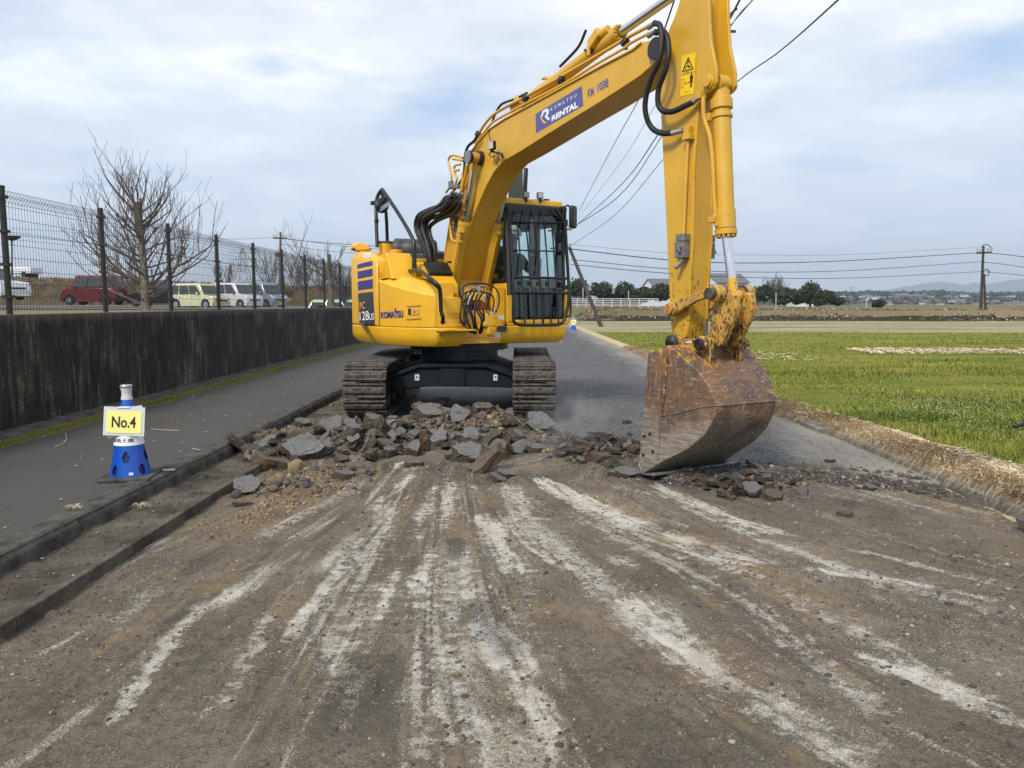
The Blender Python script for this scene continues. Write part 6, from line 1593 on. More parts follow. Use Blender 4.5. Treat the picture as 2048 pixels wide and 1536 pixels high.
    for x, _ in wb:
        for s in (-1, 1):
            w = MB().cyl((x, s * (hw - .20), rw - .005), (x, s * (hw - .015), rw - .005), rw, n=22).build('wheel', M['tyre'], o, bevel=0.02)
            r_ = MB().cyl((x, s * (hw - .02), rw), (x, s * (hw - .008), rw), rw * .64, n=18)
            r_.build('rim', M['black'] if alloy else M['rim'], w)
            sp_ = MB()
            for k in range(5 if alloy else 1):
                a = 2 * math.pi * k / 5
                if alloy: sp_.bar((x, s * (hw - .002), rw), (x + math.cos(a) * rw * .6, s * (hw - .002), rw + math.sin(a) * rw * .6), .05, .02, up=(0, 1, 0))
            if not alloy: sp_.cyl((x, s * (hw - .006), rw), (x, s * (hw + .002), rw), rw * .40, n=14)
            sp_.build('spokes', M['rim'], w)
    for s in (-1, 1):
        MB().box((xf - .045, s * (hw - .20), zb * .76), (.06, .28, .12), (0, -.3, 0)).build('headlight', M['lens'], o, bevel=.015)
        MB().box((xr - .004, s * (hw - .09), zb * .95), (.03, .12, .34)).build('tail_light', M['tail'], o, bevel=.01)
    MB().box((xf + .004, 0, 0.34), (.015, .33, .165)).build('number_plate', M[plate], o)
    MB().box((xr - .006, 0, 0.62), (.015, .33, .165)).build('number_plate', M[plate], o)
    MB().box((xf - .012, 0, zb * .60), (.035, W * .62, .10)).build('grille', M['ink'], o, bevel=.01)
    MB().box((xf - .02, 0, 0.25), (.06, W * .8, .10)).build('bumper', M['black'] if paint_ in (M['cdark'],) else paint_, o, bevel=.02)
    return o
def place(px, py, Y):
    q = atY(px, py, Y); return (q.x, q.y, q.z)
car(place(190, 610, 47), R(176), 'dark red boxy small car parked beyond the fence left of the bare tree', M['cred'], L=3.4, Hh=1.78, hood=.17, ws=.10, group=None)
car(place(400, 619, 46), R(-22), 'cream boxy small car parked beyond the fence, nose to the right', M['ccream'], L=3.4, Hh=1.55, hood=.20, ws=.12, alloy=False, plate='yplate', group=None)
car(place(470, 618, 49), R(-24), 'white small car with a red roof parked between the cream and the silver blue car', M['cwhite'], M['cpink'], L=3.4, Hh=1.66, hood=.19, ws=.13, plate='yplate', alloy=False, group=None)
car(place(524, 617, 52), R(-28), 'silver blue tall small car with black windows, rightmost of the parked row', M['csilver'], L=3.4, Hh=1.72, hood=.17, ws=.13, plate='yplate', group=None)
car(place(322, 613, 50), R(170), 'dark grey car parked behind the bare tree', M['cdark'], L=4.0, Hh=1.6, hood=.22, ws=.14, group=None)
car(place(-30, 600, 42), R(-18), 'white minivan cut off by the left edge, seen through the fence', M['cwhite'], L=4.7, W=1.8, Hh=1.85, hood=.19, ws=.16, group=None, name='parked_minivan')
car(place(704, 640, 34), R(0), 'pale green and white car almost hidden by the wall beside the excavator tail', M['cgreen'], L=3.6, Hh=0.9, hood=.2, ws=.16, group=None)
# distant truck on the levee
q = place(36, 556, 64)
tr_ = empty('parked_truck', q); tag(tr_, 'small pale truck on the bank far left behind the white minivan', 'truck')
MB().box((0.0, 0, 0.6), (3.2, 1.6, .5)).build('load_bed', M['cwhite'], tr_, bevel=.03); MB().box((-1.9, 0, .85), (1.3, 1.6, 1.1), taper=.85).build('cab', M['cwhite'], tr_, bevel=.08)
MB().box((-1.9, -.78, 1.1), (.8, .05, .4)).build('side_window', M['carglass'], tr_)
for x in (-1.7, 1.0): MB().cyl((x, -.82, .28), (x, .82, .28), .22).build('wheel', M['tyre'], tr_)

# ------------------------------------------------------------------ poles, wires, lamps
M['pole'] = simple('weathered_concrete_pole', (0.085, 0.080, 0.074), 0.85, var=.2, scale=3); M['darkpole'] = simple('dark_pole', (0.040, 0.033, 0.028), 0.9, var=.2)
M['wire'] = simple('black_cable', (0.012, 0.012, 0.014), 0.6); M['porcelain'] = simple('insulator', (0.35, 0.34, 0.33), 0.3); M['farsteel'] = simple('galvanised_lattice', (0.26, 0.28, 0.30), 0.6)
def pole(name, base, top, r0, r1, mat, label, cat='utility pole'):
    o = empty(name, base); tag(o, label, cat)
    MB().cyl((0, 0, -.3), Vector(top) - Vector(base), r0, r1, n=14).build('shaft', mat, o, angle=60)
    return o
# the near pole behind the digging arm
nb = atZ(1409, 674, -0.10); nb = Vector(nb); nt = atY(1446, -140, nb.y + 0.1)
np_ = pole('utility_pole', nb, nt, .135, .085, M['pole'], 'tall grey utility pole standing in the field directly behind the digging arm')
q = atY(1452, 63, nb.y) - nb
MB().bar(q + Vector((-.5, 0, 0)), q + Vector((.42, 0, 0)), .09).build('cross_arm', M['darkpole'], np_)
MB().cyl(q + Vector((.15, 0, .05)), q + Vector((.15, 0, .3)), .07).cyl(q + Vector((.15, 0, -.3)), q + Vector((.12, 0, .0)), .05).build('insulator', M['porcelain'], np_)
MB().tube([q + Vector((-.3, 0, .05)), q + Vector((-.1, 0, .45)), q + Vector((.2, 0, .75)), q + Vector((.45, 0, .95))], .05, 6).build('cable_sleeve', M['wire'], np_)
# pole behind the cab with its leaning strut
cb = atZ(1128, 651, -0.05); cb = Vector(cb); ctop = atY(1122, 420, cb.y)
cp = pole('utility_pole', cb, ctop, .15, .10, M['pole'], 'utility pole half hidden behind the excavator cab, where the overhead wires meet')
for (x0, y0, x1, y1) in ((1096, 462, 1142, 458), (1100, 497, 1142, 495)):
    a, b_ = atY(x0, y0, cb.y) - cb, atY(x1, y1, cb.y) - cb; MB().bar(a, b_, .1).build('cross_arm', M['darkpole'], cp)
    for k in (0.9, .98): MB().cyl(a.lerp(b_, k), a.lerp(b_, k) + Vector((0, 0, .25)), .06, n=8).build('insulator', M['porcelain'], cp)
sb = atZ(1207, 655, -0.05); st_ = atY(1139, 495, cb.y + .3)
so2 = pole('leaning_strut_pole', sb, st_, .135, .105, M['darkpole'], 'leaning dark prop pole right of the cab, footed at the roadside', 'prop pole')
gb = atZ(1201, 651, -0.05); MB().cyl(Vector(gb) - Vector(sb), Vector(atY(1187, 622, gb.y)) - Vector(sb), .07, n=8).build('yellow_guard', M['warnyel'], so2)
MB().cyl(Vector(gb) - Vector(sb), Vector(atY(1141, 505, gb.y)) - Vector(sb), .012, n=4).build('stay_wire', M['wire'], so2)
# right-hand pole pair
rb = atY(1961, 636, 74); rt_ = atY(1967, 492, 74)
rp = pole('utility_pole', rb, rt_, .15, .10, M['darkpole'], 'dark utility pole with insulators at the far right of the fields')
MB().cyl(Vector((.55, 0, -.2)), Vector(atY(1968, 548, 74)) - Vector(rb), .12, .09, n=10).build('prop', M['darkpole'], rp)
a, b_ = atY(1953, 506, 74) - rb, atY(1983, 505, 74) - rb; MB().bar(a, b_, .16).build('cross_arm', M['darkpole'], rp)
for k in (.05, .25, .75, .95): MB().cyl(a.lerp(b_, k), a.lerp(b_, k) + Vector((0, 0, .4)), .09, n=8).build('insulator', M['porcelain'], rp)
MB().tube([a.lerp(b_, .3) + Vector((0, 0, .5)), a.lerp(b_, .5) + Vector((0, 0, .75)), a.lerp(b_, .75) + Vector((0, 0, .7)), b_ + Vector((.1, 0, .3))], .035, 6).build('jumper_cable', M['wire'], rp)
c0 = atY(1971, 545, 74) - rb; MB().tube([c0 + Vector((.3 * math.cos(k), -.1, .3 * math.sin(k))) for k in np.linspace(0, 6.28, 12)], .045, 6, sm=0).build('cable_coil', M['wire'], rp)
MB().cyl(atY(1974, 643, 74) - rb, atY(1974, 620, 74) - rb, .06, n=6).build('yellow_guard', M['warnyel'], rp)
# left-hand pole beyond the car park
lb_ = atY(560, 578, 88); lt_ = atY(561, 464, 88)
lp_ = pole('utility_pole', lb_, lt_, .17, .11, M['pole'], 'grey utility pole beyond the car park, between silver blue car and bare tree')
MB().cyl(Vector((.45, 0, 0)), Vector(atY(562, 518, 88)) - Vector(lb_), .16, .12, n=10).build('prop', M['darkpole'], lp_)
a, b_ = atY(546, 476, 88) - lb_, atY(574, 477, 88) - lb_; MB().bar(a, b_, .16).build('cross_arm', M['darkpole'], lp_)
for k in (.05, .25, .75, .95): MB().cyl(a.lerp(b_, k), a.lerp(b_, k) + Vector((0, 0, .4)), .09, n=8).build('insulator', M['porcelain'], lp_)
MB().cyl(atY(555, 514, 88) - lb_, atY(555, 505, 88) - lb_, .3).build('transformer', M['pole'], lp_)
# street lamps
for (px, py0, py1, Y, s, lab) in ((24, 606, 474, 47, 1, 'car park lamp with a flat head, far left behind the fence'), (889, 560, 505, 46, -1, 'street lamp head seen over the excavator hood')):
    bq = atY(px, py0, Y); tq = atY(px + (0 if s == 1 else 1), py1, Y)
    o = empty('street_lamp', bq); tag(o, lab, 'street lamp'); d_ = Vector(tq) - Vector(bq)
    MB().cyl((0, 0, 0 if s == 1 else -3.0), d_, .055, .04, n=8).build('lamp_post', M['darkpole'], o)
    if s == 1: MB().lathe([(.5, 0.05), (.42, -.05), (.12, -.22)], d_, 16).build('lamp_head', M['darkpole'], o)
    else: MB().bar(d_ + Vector((.05, 0, .0)), d_ + Vector((-.45, 0, .05)), .16, .10).build('lamp_head', M['greyplastic'], o, bevel=.03)
# pylons
def pylon(px, py0, py1, Y, wd, label):
    bq, tq = atY(px, py0, Y), atY(px, py1, Y); h = tq.z - bq.z; o = empty('pylon', bq); tag(o, label, 'pylon', None); b = MB(); r = wd * .035
    lv = [(0, wd), (.35, wd * .55), (.6, wd * .33), (.8, wd * .26), (1.0, wd * .05)]
    for (z0, w0), (z1, w1) in zip(lv[:-1], lv[1:]):
        for sx, sy in ((-1, -1), (1, -1), (1, 1), (-1, 1)):
            b.cyl((sx * w0, sy * w0, z0 * h), (sx * w1, sy * w1, z1 * h), r, n=4)
            b.cyl((sx * w0, sy * w0, z0 * h), (-sx * w1, sy * w1, z1 * h), r * .7, n=4)
    b.build('tower', M['farsteel'], o, smooth=False)
    for z in (.62, .76, .90): MB().bar((-wd * 1.25, 0, z * h), (wd * 1.25, 0, z * h), r * 3, r * 2).build('cross_arm', M['farsteel'], o)
pylon(488, 590, 496, 300, 4.2, 'pale lattice pylon beyond the car park behind the fence'); pylon(600, 590, 520, 500, 4.6, 'faint lattice pylon right of the left utility pole')
for x, y1, lab in ((1182, 563, 'faint far pylon above the trees left'), (1262, 566, 'faint far pylon above the middle trees'), (1702, 573, 'faint far pylon left of the village'), (1791, 579, 'tiny far pylon above the village centre'), (1867, 580, 'tiny far pylon above the village right of centre'), (2000, 583, 'tiny far pylon right of the utility pole')):
    pylon(x, 600, y1, 900, 4, lab)
def wire(label, pts, r, ndiv=10, cat='cable', group=None):
    """pts: (px, py, distance); runs as one sagging cable"""
    q = [atY(x, y, Y) for x, y, Y in pts]
    o = MB().tube(q, r, 5, sm=ndiv).build('overhead_cable', M['wire'], fix=False); tag(o, label, cat, group); return o
cy = cb.y
g1 = 'cables sweeping down from overhead to the pole by the cab'
wire('overhead cable nearest the boom, running steeply down to the pole by the cab', [(1395, -140, 9), (1325, 70, 14), (1282, 190, 22), (1222, 300, 33), (1158, 422, cy)], .014, group=g1)
wire('second overhead cable below the boom, running down to the cab mirror', [(1480, -190, 10), (1380, 95, 16), (1312, 208, 22), (1245, 320, 33), (1165, 425, cy)], .008, group=g1)
wire('third overhead cable below the boom, reaching the pole at mirror height', [(1560, -160, 10), (1430, 90, 15), (1317, 268, 23), (1240, 372, 34), (1140, 462, cy)], .018, group=g1)
wire('fourth overhead cable below the boom, ending beneath the cab mirror', [(1505, 0, 32), (1458, 58, 35), (1324, 272, 39), (1240, 390, 42), (1141, 458, cy)], .022, group=g1)
wire('lowest overhead cable, crossing right of the arm from the top edge to the strut pole', [(1740, -62, 8), (1676, 0, 10), (1560, 102, 15), (1450, 186, 20), (1324, 322, 29), (1230, 430, 38), (1139, 493, cy)], .013, group=g1)
wire('short cable from the top edge to the clamp on the near pole', [(1560, -70, 12), (1505, 0, 20), (1462, 50, nb.y)], .018, group=g1)
g2 = 'cables strung low across the fields to the right-hand pole'
for lab, pts, r in (('uppermost thick field cable between the cab pole and the right-hand pole', [(1141, 498, cy), (1340, 520, 52), (1500, 526, 58), (1700, 521, 65), (1966, 505, 74)], .03),
                    ('middle field cable between the cab pole and the right-hand pole', [(1141, 519, cy), (1340, 538, 52), (1500, 544, 58), (1700, 541, 65), (1966, 523, 74)], .022),
                    ('lower field cable between the cab pole and the right-hand pole', [(1141, 529, cy), (1340, 547, 52), (1500, 555, 58), (1700, 556, 65), (1966, 543, 74)], .022),
                    ('thin top field cable between the cab pole and the right-hand pole', [(1141, 489, cy), (1340, 506, 52), (1500, 510, 58), (1700, 509, 65), (1966, 494, 74)], .010),
                    ('upper cable leaving the right-hand pole to the right edge', [(1966, 505, 74), (2010, 509, 70), (2080, 518, 64)], .03), ('middle cable leaving the right-hand pole to the right edge', [(1966, 524, 74), (2010, 529, 70), (2080, 539, 64)], .025),
                    ('lower cable leaving the right-hand pole to the right edge', [(1966, 543, 74), (2010, 547, 70), (2080, 554, 64)], .022)):
    wire(lab, pts, r, group=g2)
g3 = 'cables behind the fence from the left-hand pole'
for lab, pts, r in (('upper cable from the left-hand pole to behind the excavator', [(546, 475, 88), (620, 483, 84), (700, 489, 80), (880, 500, 70)], .03), ('second upper cable from the left-hand pole to behind the excavator', [(574, 477, 88), (640, 486, 84), (705, 494, 80), (880, 506, 70)], .02),
                    ('lower cable from the left-hand pole to behind the excavator', [(560, 488, 88), (640, 500, 84), (705, 506, 80), (880, 520, 70)], .02), ('cable leaving the left-hand pole to the left, above the fence top', [(546, 475, 88), (470, 478, 92), (300, 474, 98), (0, 455, 110)], .02),
                    ('cable leaving the left-hand pole to the left, crossing the upper mesh', [(560, 545, 88), (440, 525, 88), (200, 490, 88), (-40, 462, 88)], .03), ('cable crossing the mesh below the first, left part', [(560, 550, 88), (440, 532, 88), (200, 498, 88), (-40, 472, 88)], .02)):
    wire(lab, pts, r, group=g3)

# ------------------------------------------------------------------ leafy trees, houses, mountains
def foliage(name, dk, lt):
    t = NT(name); p = t.co(); g = t.n.new("ShaderNodeNewGeometry")
    n = t.noise(p, 0.9, 3); r_ = g.outputs['Random Per Island']
    c = t.mix(t.ramp(t.math('ADD', t.math('MULTIPLY', n, .6), t.math('MULTIPLY', r_, .4)), (0.3, 0), (0.7, 1)), dk, lt)
    return t.set(c, 0.8, 0, 0.15)
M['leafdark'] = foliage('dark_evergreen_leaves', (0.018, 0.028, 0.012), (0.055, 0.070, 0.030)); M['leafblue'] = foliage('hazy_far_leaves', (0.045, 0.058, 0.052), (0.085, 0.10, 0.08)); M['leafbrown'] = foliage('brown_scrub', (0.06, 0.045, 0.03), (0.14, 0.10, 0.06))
def leaf_blob(n, blobs, size, seed):
    """n leaf clumps spread over the shells of several ellipsoids"""
    r = np.random.default_rng(seed); B = np.array(blobs, float)
    wv = (B[:, 3] * B[:, 4] * B[:, 5]) ** (2 / 3); k = r.choice(len(B), n, p=wv / wv.sum())
    d = r.normal(size=(n, 3)); d /= np.linalg.norm(d, axis=1)[:, None]
    rad = r.uniform(0.55, 1.04, n) ** .6
    c = B[k, :3] + d * B[k, 3:6] * rad[:, None] * (1 + .12 * np.sin(d[:, :1] * 9 + d[:, 1:2] * 7))
    u = r.normal(size=(n, 3)); u /= np.linalg.norm(u, axis=1)[:, None]
    w = np.cross(u, d + .6 * r.normal(size=(n, 3))); w /= np.linalg.norm(w, axis=1)[:, None]
    s = size * r.uniform(.5, 1.2, (n, 1))
    q = np.stack([c - u * s - w * s * .7, c + u * s - w * s * .5, c + u * s * .8 + w * s * .7, c - u * s * .7 + w * s * .6], 1).reshape(-1, 3)
    return q, np.arange(4 * n).reshape(-1, 4)
def leafy(px, py, wpx, hpx, Y, label, seed, mat='leafdark', n=2200, nb=7, trunk=True, name='evergreen_tree', group=None, cat='tree'):
    base = atY(px, py, Y); W_ = wpx / F * Y; H_ = hpx / F * Y; rs = random.Random(seed)
    o = empty(name, base); tag(o, label, cat, group)
    bl = [(0, 0, H_ * .60, W_ * .36, W_ * .36, H_ * .34)]
    for k in range(nb):
        a = rs.uniform(0, 6.28); rr = rs.uniform(.12, .30) * W_
        bl.append((math.cos(a) * rr, math.sin(a) * rr, H_ * rs.uniform(.32, .80), W_ * rs.uniform(.13, .24), W_ * rs.uniform(.13, .24), H_ * rs.uniform(.12, .2)))
    q, f = leaf_blob(n, bl, W_ * .030 + .04, seed)
    q[:, 2] = np.maximum(q[:, 2], H_ * .04)
    c_ = raw_mesh('crown', q, f, M[mat], smooth=False); c_.parent = o
    if trunk: MB().cyl((0, 0, -.4), (0, 0, H_ * .5), W_ * .035 + .05, n=8).build('trunk', M['bark'], o)
    return o
tl = [(1155, 612, 44, 52, 120, 'round evergreen just right of the cab, left of the leaning pole'), (1205, 612, 44, 45, 122, 'evergreen right of the leaning pole foot'), (1250, 612, 38, 46, 124, 'thin topped evergreen in the gap between trees'),
      (1285, 613, 50, 36, 118, 'low wide evergreen in front of the left white house'), (1322, 614, 62, 42, 118, 'broad dark evergreen touching the digging arm'), (1236, 612, 40, 24, 126, 'low bushy tree behind the white rail fence'),
      (1508, 617, 36, 40, 120, 'dark evergreen right beside the bucket link'), (1530, 617, 34, 44, 124, 'pointed dark evergreen beneath the bare wide crown'), (1570, 618, 56, 40, 120, 'wide low evergreen under the bare crown'), (1600, 616, 34, 34, 125, 'evergreen between bare crown and tall round tree'),
      (1620, 617, 40, 50, 122, 'tallest round-headed evergreen of the right clump'), (1648, 618, 44, 36, 118, 'dense evergreen lobe near the right end of the clump'), (1672, 617, 26, 22, 119, 'smallest evergreen at the right end of the clump'), (1757, 619, 28, 19, 110, 'small isolated round tree standing alone in the fields')]
for i, (x, y, w, h, Y, lab) in enumerate(tl):
    leafy(x, y, w * 1.3, h * 1.12, Y, lab, 200 + i, n=2200 if w > 30 else 1200, trunk=(i in (1, 2, 10)))
wb_ = atY(1550, 612, 132)
rs = random.Random(77); lim = [(1.9 + .8 * rs.random(), rs.choice((0, 3.14)) + rs.gauss(0, .7), R(rs.uniform(8, 85)), rs.uniform(1.6, 2.0), .06) for _ in range(22)]
bare_tree('bare_tree', (wb_.x, wb_.y, .6), 3.0, .3, lim, 'wide leafless tree crown above the dark evergreens right of the bucket', 78, kids=4, minr=0.022, depth=2)
M['hroof'] = simple('grey_tile_roof', (0.10, 0.11, 0.125), 0.6); M['hwall'] = simple('white_render', (0.58, 0.60, 0.62), 0.8, var=.05); M['hbrown'] = simple('tan_render', (0.30, 0.25, 0.20), 0.8); M['hblue'] = simple('blue_metal_roof', (0.06, 0.13, 0.26), 0.5)
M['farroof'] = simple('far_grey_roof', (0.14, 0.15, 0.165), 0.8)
def house(x0, x1, ytop, yeave, ybase, Y, depth, label, roofm='hroof', wallm='hwall', wins=((.25, .5), (.75, .5)), name='house', group=None, along=True, gable=None):
    a, b_ = atY(x0, ybase, Y), atY(x1, ybase, Y); W_ = b_.x - a.x; he = atY(x0, yeave, Y).z - a.z; hr_ = atY(x0, ytop, Y).z - a.z
    o = empty(name, (a.x + W_ / 2, Y + depth / 2, a.z)); tag(o, label, 'house', group)
    MB().box((0, 0, he / 2 - .5), (W_ * .96, depth * .96, he + 1)).build('wall', M[wallm], o)
    b = MB(); w, d_ = W_ / 2, depth / 2
    if along: b.prism([(-d_ * 1.06, he), (0, hr_), (d_ * 1.06, he), (d_ * 1.06, he - .15), (0, hr_ - .2), (-d_ * 1.06, he - .15)], -w * 1.04, w * 1.04, lambda p_, q_, c_: (c_, p_, q_)); 
    b.build('roof', M[roofm], o)
    for s in (-1, 1):
        g_ = MB(); g_.add([(s * w * .96, -d_ * .96, he), (s * w * .96, d_ * .96, he), (s * w * .96, 0, hr_ - .25)], [(0, 1, 2)])
        g_.build('gable', M[wallm], o, smooth=False)
    for u, v in wins: MB().box(((u - .5) * W_, -d_ * .97, he * v), (W_ * .07, .08, he * .16)).build('window', M['carglass'], o)
    return o
house(1300, 1352, 556, 580, 606, 172, 9, 'white storehouse with grey roof mostly hidden behind the digging arm, left one')
house(1421, 1492, 545, 565, 604, 180, 9, 'white two storey storehouse with grey gabled roof above the bucket link', wins=((.62, .75), (.80, .75), (.3, .75)))
house(1415, 1450, 568, 576, 606, 168, 6, 'low grey roofed annex in front of the taller white storehouse', wins=((.5, .5),))
house(1590, 1628, 599, 603, 612, 150, 5, 'low white building glimpsed between the trunks of the right tree clump', wins=())
# rotate the two storehouses so that a gable shows
for o in bpy.data.objects:
    if o.name.startswith('house') and o.type == 'EMPTY' and o.location.y > 160: o.rotation_euler.z = R(14)
# village in the distance
rv = random.Random(31); protos = []
vg = 'small houses of the distant village'
vq = [(1690 + i * 9.6 + rv.uniform(-4, 4), rv.uniform(592, 612), rv.uniform(6, 15)) for i in range(37)] + [(1745, 600, 22), (1800, 597, 26), (1830, 597, 26), (1730, 597, 20), (1920, 604, 16), (2015, 611, 22), (2040, 609, 18), (1735, 612, 14), (1910, 597, 14), (1850, 606, 16), (1775, 606, 14)]
for i, (x, y, w) in enumerate(vq):
    Y = 420 + (612 - y) * 16; q = atY(x, y, Y); s = w / F * Y
    if len(protos) < 4:
        o = empty('village_house', q); tag(o, 'tiny pale house of the distant village between the trees', 'house', vg)
        k = len(protos); wm = ['hwall', 'hbrown', 'hwall', 'hbrown'][k]; rm = ['farroof', 'farroof', 'hblue', 'hroof'][k]
        MB().box((0, 0, .12), (1, .6, .24)).build('wall', M[wm], o)
        MB().prism([(-.34, .23), (-.1, .36), (.1, .36), (.34, .23)], -.54, .54, lambda p_, q_, c_: (c_, p_, q_)).build('roof', M[rm], o)
        MB().box((-.2, -.31, .13), (.14, .02, .1)).build('window', M['carglass'], o)
        protos.append(o)
    else:
        o = copy_tree(protos[rv.choice((0, 1, 1, 3, 0, 2) if i % 5 else (0, 2))])
    o.location = q; o.scale = (s, s, s * rv.uniform(.8, 1.1)); o.rotation_euler.z = rv.uniform(-.4, .4)
def mass(name, px0, px1, ybase, ht, Y, depth, n, size, mat, seed, label=None):
    r = np.random.default_rng(seed); a, b_ = atY(px0, ybase, Y), atY(px1, ybase, Y)
    x = r.uniform(a.x, b_.x, n); prof_ = fbm(x / (Y * .011), x * 0, seed, 4) * .75 + .45 * vnoise(x / (Y * .004), x * 0, seed)
    z = a.z - 2 + r.uniform(0, 1, n) ** .7 * (ht / F * Y * prof_ + 2); y = Y + r.uniform(0, depth, n)
    c = np.stack([x, y, z], 1); u = r.normal(size=(n, 3)); u /= np.linalg.norm(u, axis=1)[:, None]; w = np.cross(u, r.normal(size=(n, 3))); w /= np.linalg.norm(w, axis=1)[:, None]
    s = size * r.uniform(.5, 1.3, (n, 1))
    q = np.stack([c - u * s - w * s, c + u * s - w * s, c + u * s + w * s, c - u * s + w * s], 1).reshape(-1, 3)
    o = raw_mesh(name, q, np.arange(4 * n).reshape(-1, 4), M[mat], smooth=False, kind='stuff'); o['label'] = label or 'far hazy woodland behind the fields'; return o
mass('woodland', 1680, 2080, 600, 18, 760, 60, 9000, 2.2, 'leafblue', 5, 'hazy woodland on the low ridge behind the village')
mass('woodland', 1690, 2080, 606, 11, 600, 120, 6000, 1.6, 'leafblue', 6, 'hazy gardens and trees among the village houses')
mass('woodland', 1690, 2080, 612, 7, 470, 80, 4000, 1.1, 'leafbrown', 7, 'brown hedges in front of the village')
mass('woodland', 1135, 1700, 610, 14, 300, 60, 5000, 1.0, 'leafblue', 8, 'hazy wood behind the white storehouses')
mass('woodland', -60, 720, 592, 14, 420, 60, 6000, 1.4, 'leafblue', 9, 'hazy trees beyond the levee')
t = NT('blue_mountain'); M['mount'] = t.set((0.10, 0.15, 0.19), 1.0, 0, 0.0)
def mountain(pxs, ybase, Y, seed):
    x0, x1 = pxs[0][0], pxs[-1][0]; xs = np.linspace(x0, x1, 160); top = np.interp(xs, [p_[0] for p_ in pxs], [p_[1] for p_ in pxs]) - 3 * (fbm(xs / 14, xs * 0, seed) - .5)
    co = []; rows = 8
    for j in range(rows):
        v = j / (rows - 1)
        for x, ty in zip(xs, top):
            q = atY(x, ybase + 14 + (ty - ybase - 14) * math.sin(v * math.pi / 2), Y + 500 * v); co.append(tuple(q))
    idx = np.arange(rows * 160).reshape(rows, 160); q = np.stack([idx[:-1, :-1], idx[:-1, 1:], idx[1:, 1:], idx[1:, :-1]], -1).reshape(-1, 4)
    raw_mesh('mountain', np.array(co), q, M['mount'], kind='structure')
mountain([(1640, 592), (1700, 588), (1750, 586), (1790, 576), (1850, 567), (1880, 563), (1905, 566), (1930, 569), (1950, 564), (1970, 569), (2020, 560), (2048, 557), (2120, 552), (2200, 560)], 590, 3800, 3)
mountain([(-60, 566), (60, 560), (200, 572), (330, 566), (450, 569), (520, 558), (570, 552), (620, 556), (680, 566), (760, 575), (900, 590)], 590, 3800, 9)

# white rail fence far off
b0 = atY(1138, 613, 112); b1_ = atY(1316, 614, 104)
wf = empty('rail_fence', b0); tag(wf, 'white post and rail fence along the far bank between the cab and the digging arm', 'fence')
M['rail'] = simple('white_fence_paint', (0.52, 0.53, 0.54), 0.5, var=.04)
D = Vector(b1_) - Vector(b0); hgt = 1.12
for k in range(11):
    q = D * (k / 10); MB().box(q + Vector((0, 0, hgt / 2 - .1)), (.10, .10, hgt + .2)).build('fence_post', M['rail'], wf)
for z in (.25, .54, .82, 1.1): MB().bar(Vector((0, -.06, z)), D + Vector((0, -.06, z)), .05, .09).build('fence_rail', M['rail'], wf)
for px, py0, py1, lab in ((1552, 618, 585, 'thin white marker pole left of the tall tree clump'), (1166, 606, 576, 'thin white pole by the leaning pole'), (1733, 620, 598, 'thin white pole left of the isolated tree'), (1257, 600, 582, 'thin white pole between hazy trees')):
    a, b_ = atY(px, py0, 100), atY(px, py1, 100); o = MB().cyl(a, b_, .045, n=8).build('marker_pole', M['rail']); tag(o, lab, 'pole')
fl_ = empty('banner_flag', atY(1697, 627, 90)); tag(fl_, 'blue and white advertising banner flag standing in the far field', 'banner')
MB().prism([(-.08, 0), (.35, 0), (.02, 1.1), (-.28, 1.1)], 0, .03, lambda a, b, c_: (a, c_, b)).build('cloth', M['hblue'], fl_); MB().box((.08, -.01, .35), (.22, .03, .25)).build('cloth_print', M['rail'], fl_); MB().cyl((-.1, .04, -.3), (-.25, .04, 1.2), .025, n=6).build('pole', M['rail'], fl_)
for x in (1991, 2013):
    q = atY(x, 634, 88); o = MB().box((q.x, q.y, q.z + .25), (.8, .8, .55)).build('wrapped_bale', simple('pale_green_wrap', (0.40, 0.47, 0.40), .5), bevel=.12, seg=3); tag(o, 'pale green wrapped bale right of the far utility pole, ' + ('left one' if x < 2000 else 'right one'), 'bale', 'wrapped bales')

# ------------------------------------------------------------------ fields
def vx(y): return 3.60 + .45 * np.clip((9.5 - y) / 3.5, 0, 1)
VX = 3.6          # where the straw verge turns to green
FZ = 0.03
t = NT('green_field'); p = t.co()
n1 = t.noise(t.map(p, (0.30, 0.8, 1)), 1.0, 6, 0.6); n2 = t.noise(p, 14, 6, 0.75); n3 = t.noise(t.map(p, (0.12, 0.5, 1)), 1.0, 4)
c = t.mix(t.ramp(n1, (0.36, 0), (0.62, 1)), (0.110, 0.155, 0.018), (0.25, 0.23, 0.042))
c = t.mix(t.ramp(n2, (0.42, 0), (0.7, 0.5)), c, (0.05, 0.08, 0.010))
c = t.mix(t.ramp(n3, (0.60, 0), (0.72, 0.5)), c, (0.24, 0.19, 0.09))
t.bump(n2, 0.04, 1.0)
M['greenfield'] = t.set(c, 0.95, 0, 0.1)
t = NT('stubble_field'); p = t.co()
rw = t.noise(t.map(p, (0.08, 1.2, 1), (0, 0, .05)), 1.0, 6, .7); n2 = t.noise(p, 3.0, 6, 0.75); n3 = t.noise(t.map(p, (.1, .6, 1)), 1, 5)
c = t.mix(t.ramp(rw, (0.40, 0), (0.60, 1)), (0.15, 0.145, 0.065), (0.46, 0.39, 0.26))
c = t.mix(t.ramp(n2, (0.42, 0), (0.66, 0.6)), c, (0.12, 0.12, 0.05)); c = t.mix(t.ramp(n3, (0.58, 0), (0.68, .6)), c, (0.10, 0.085, 0.055))
t.bump(n2, 0.06, 1.0)
M['stubble'] = t.set(c, 0.95, 0, 0.1)
t = NT('burnt_bank'); p = t.co()
n1 = t.noise(t.map(p, (0.25, 0.6, 1.5)), 1.0, 7, 0.7); n2 = t.noise(p, 2.5, 6, 0.75); z_ = t.sep(p, 2)
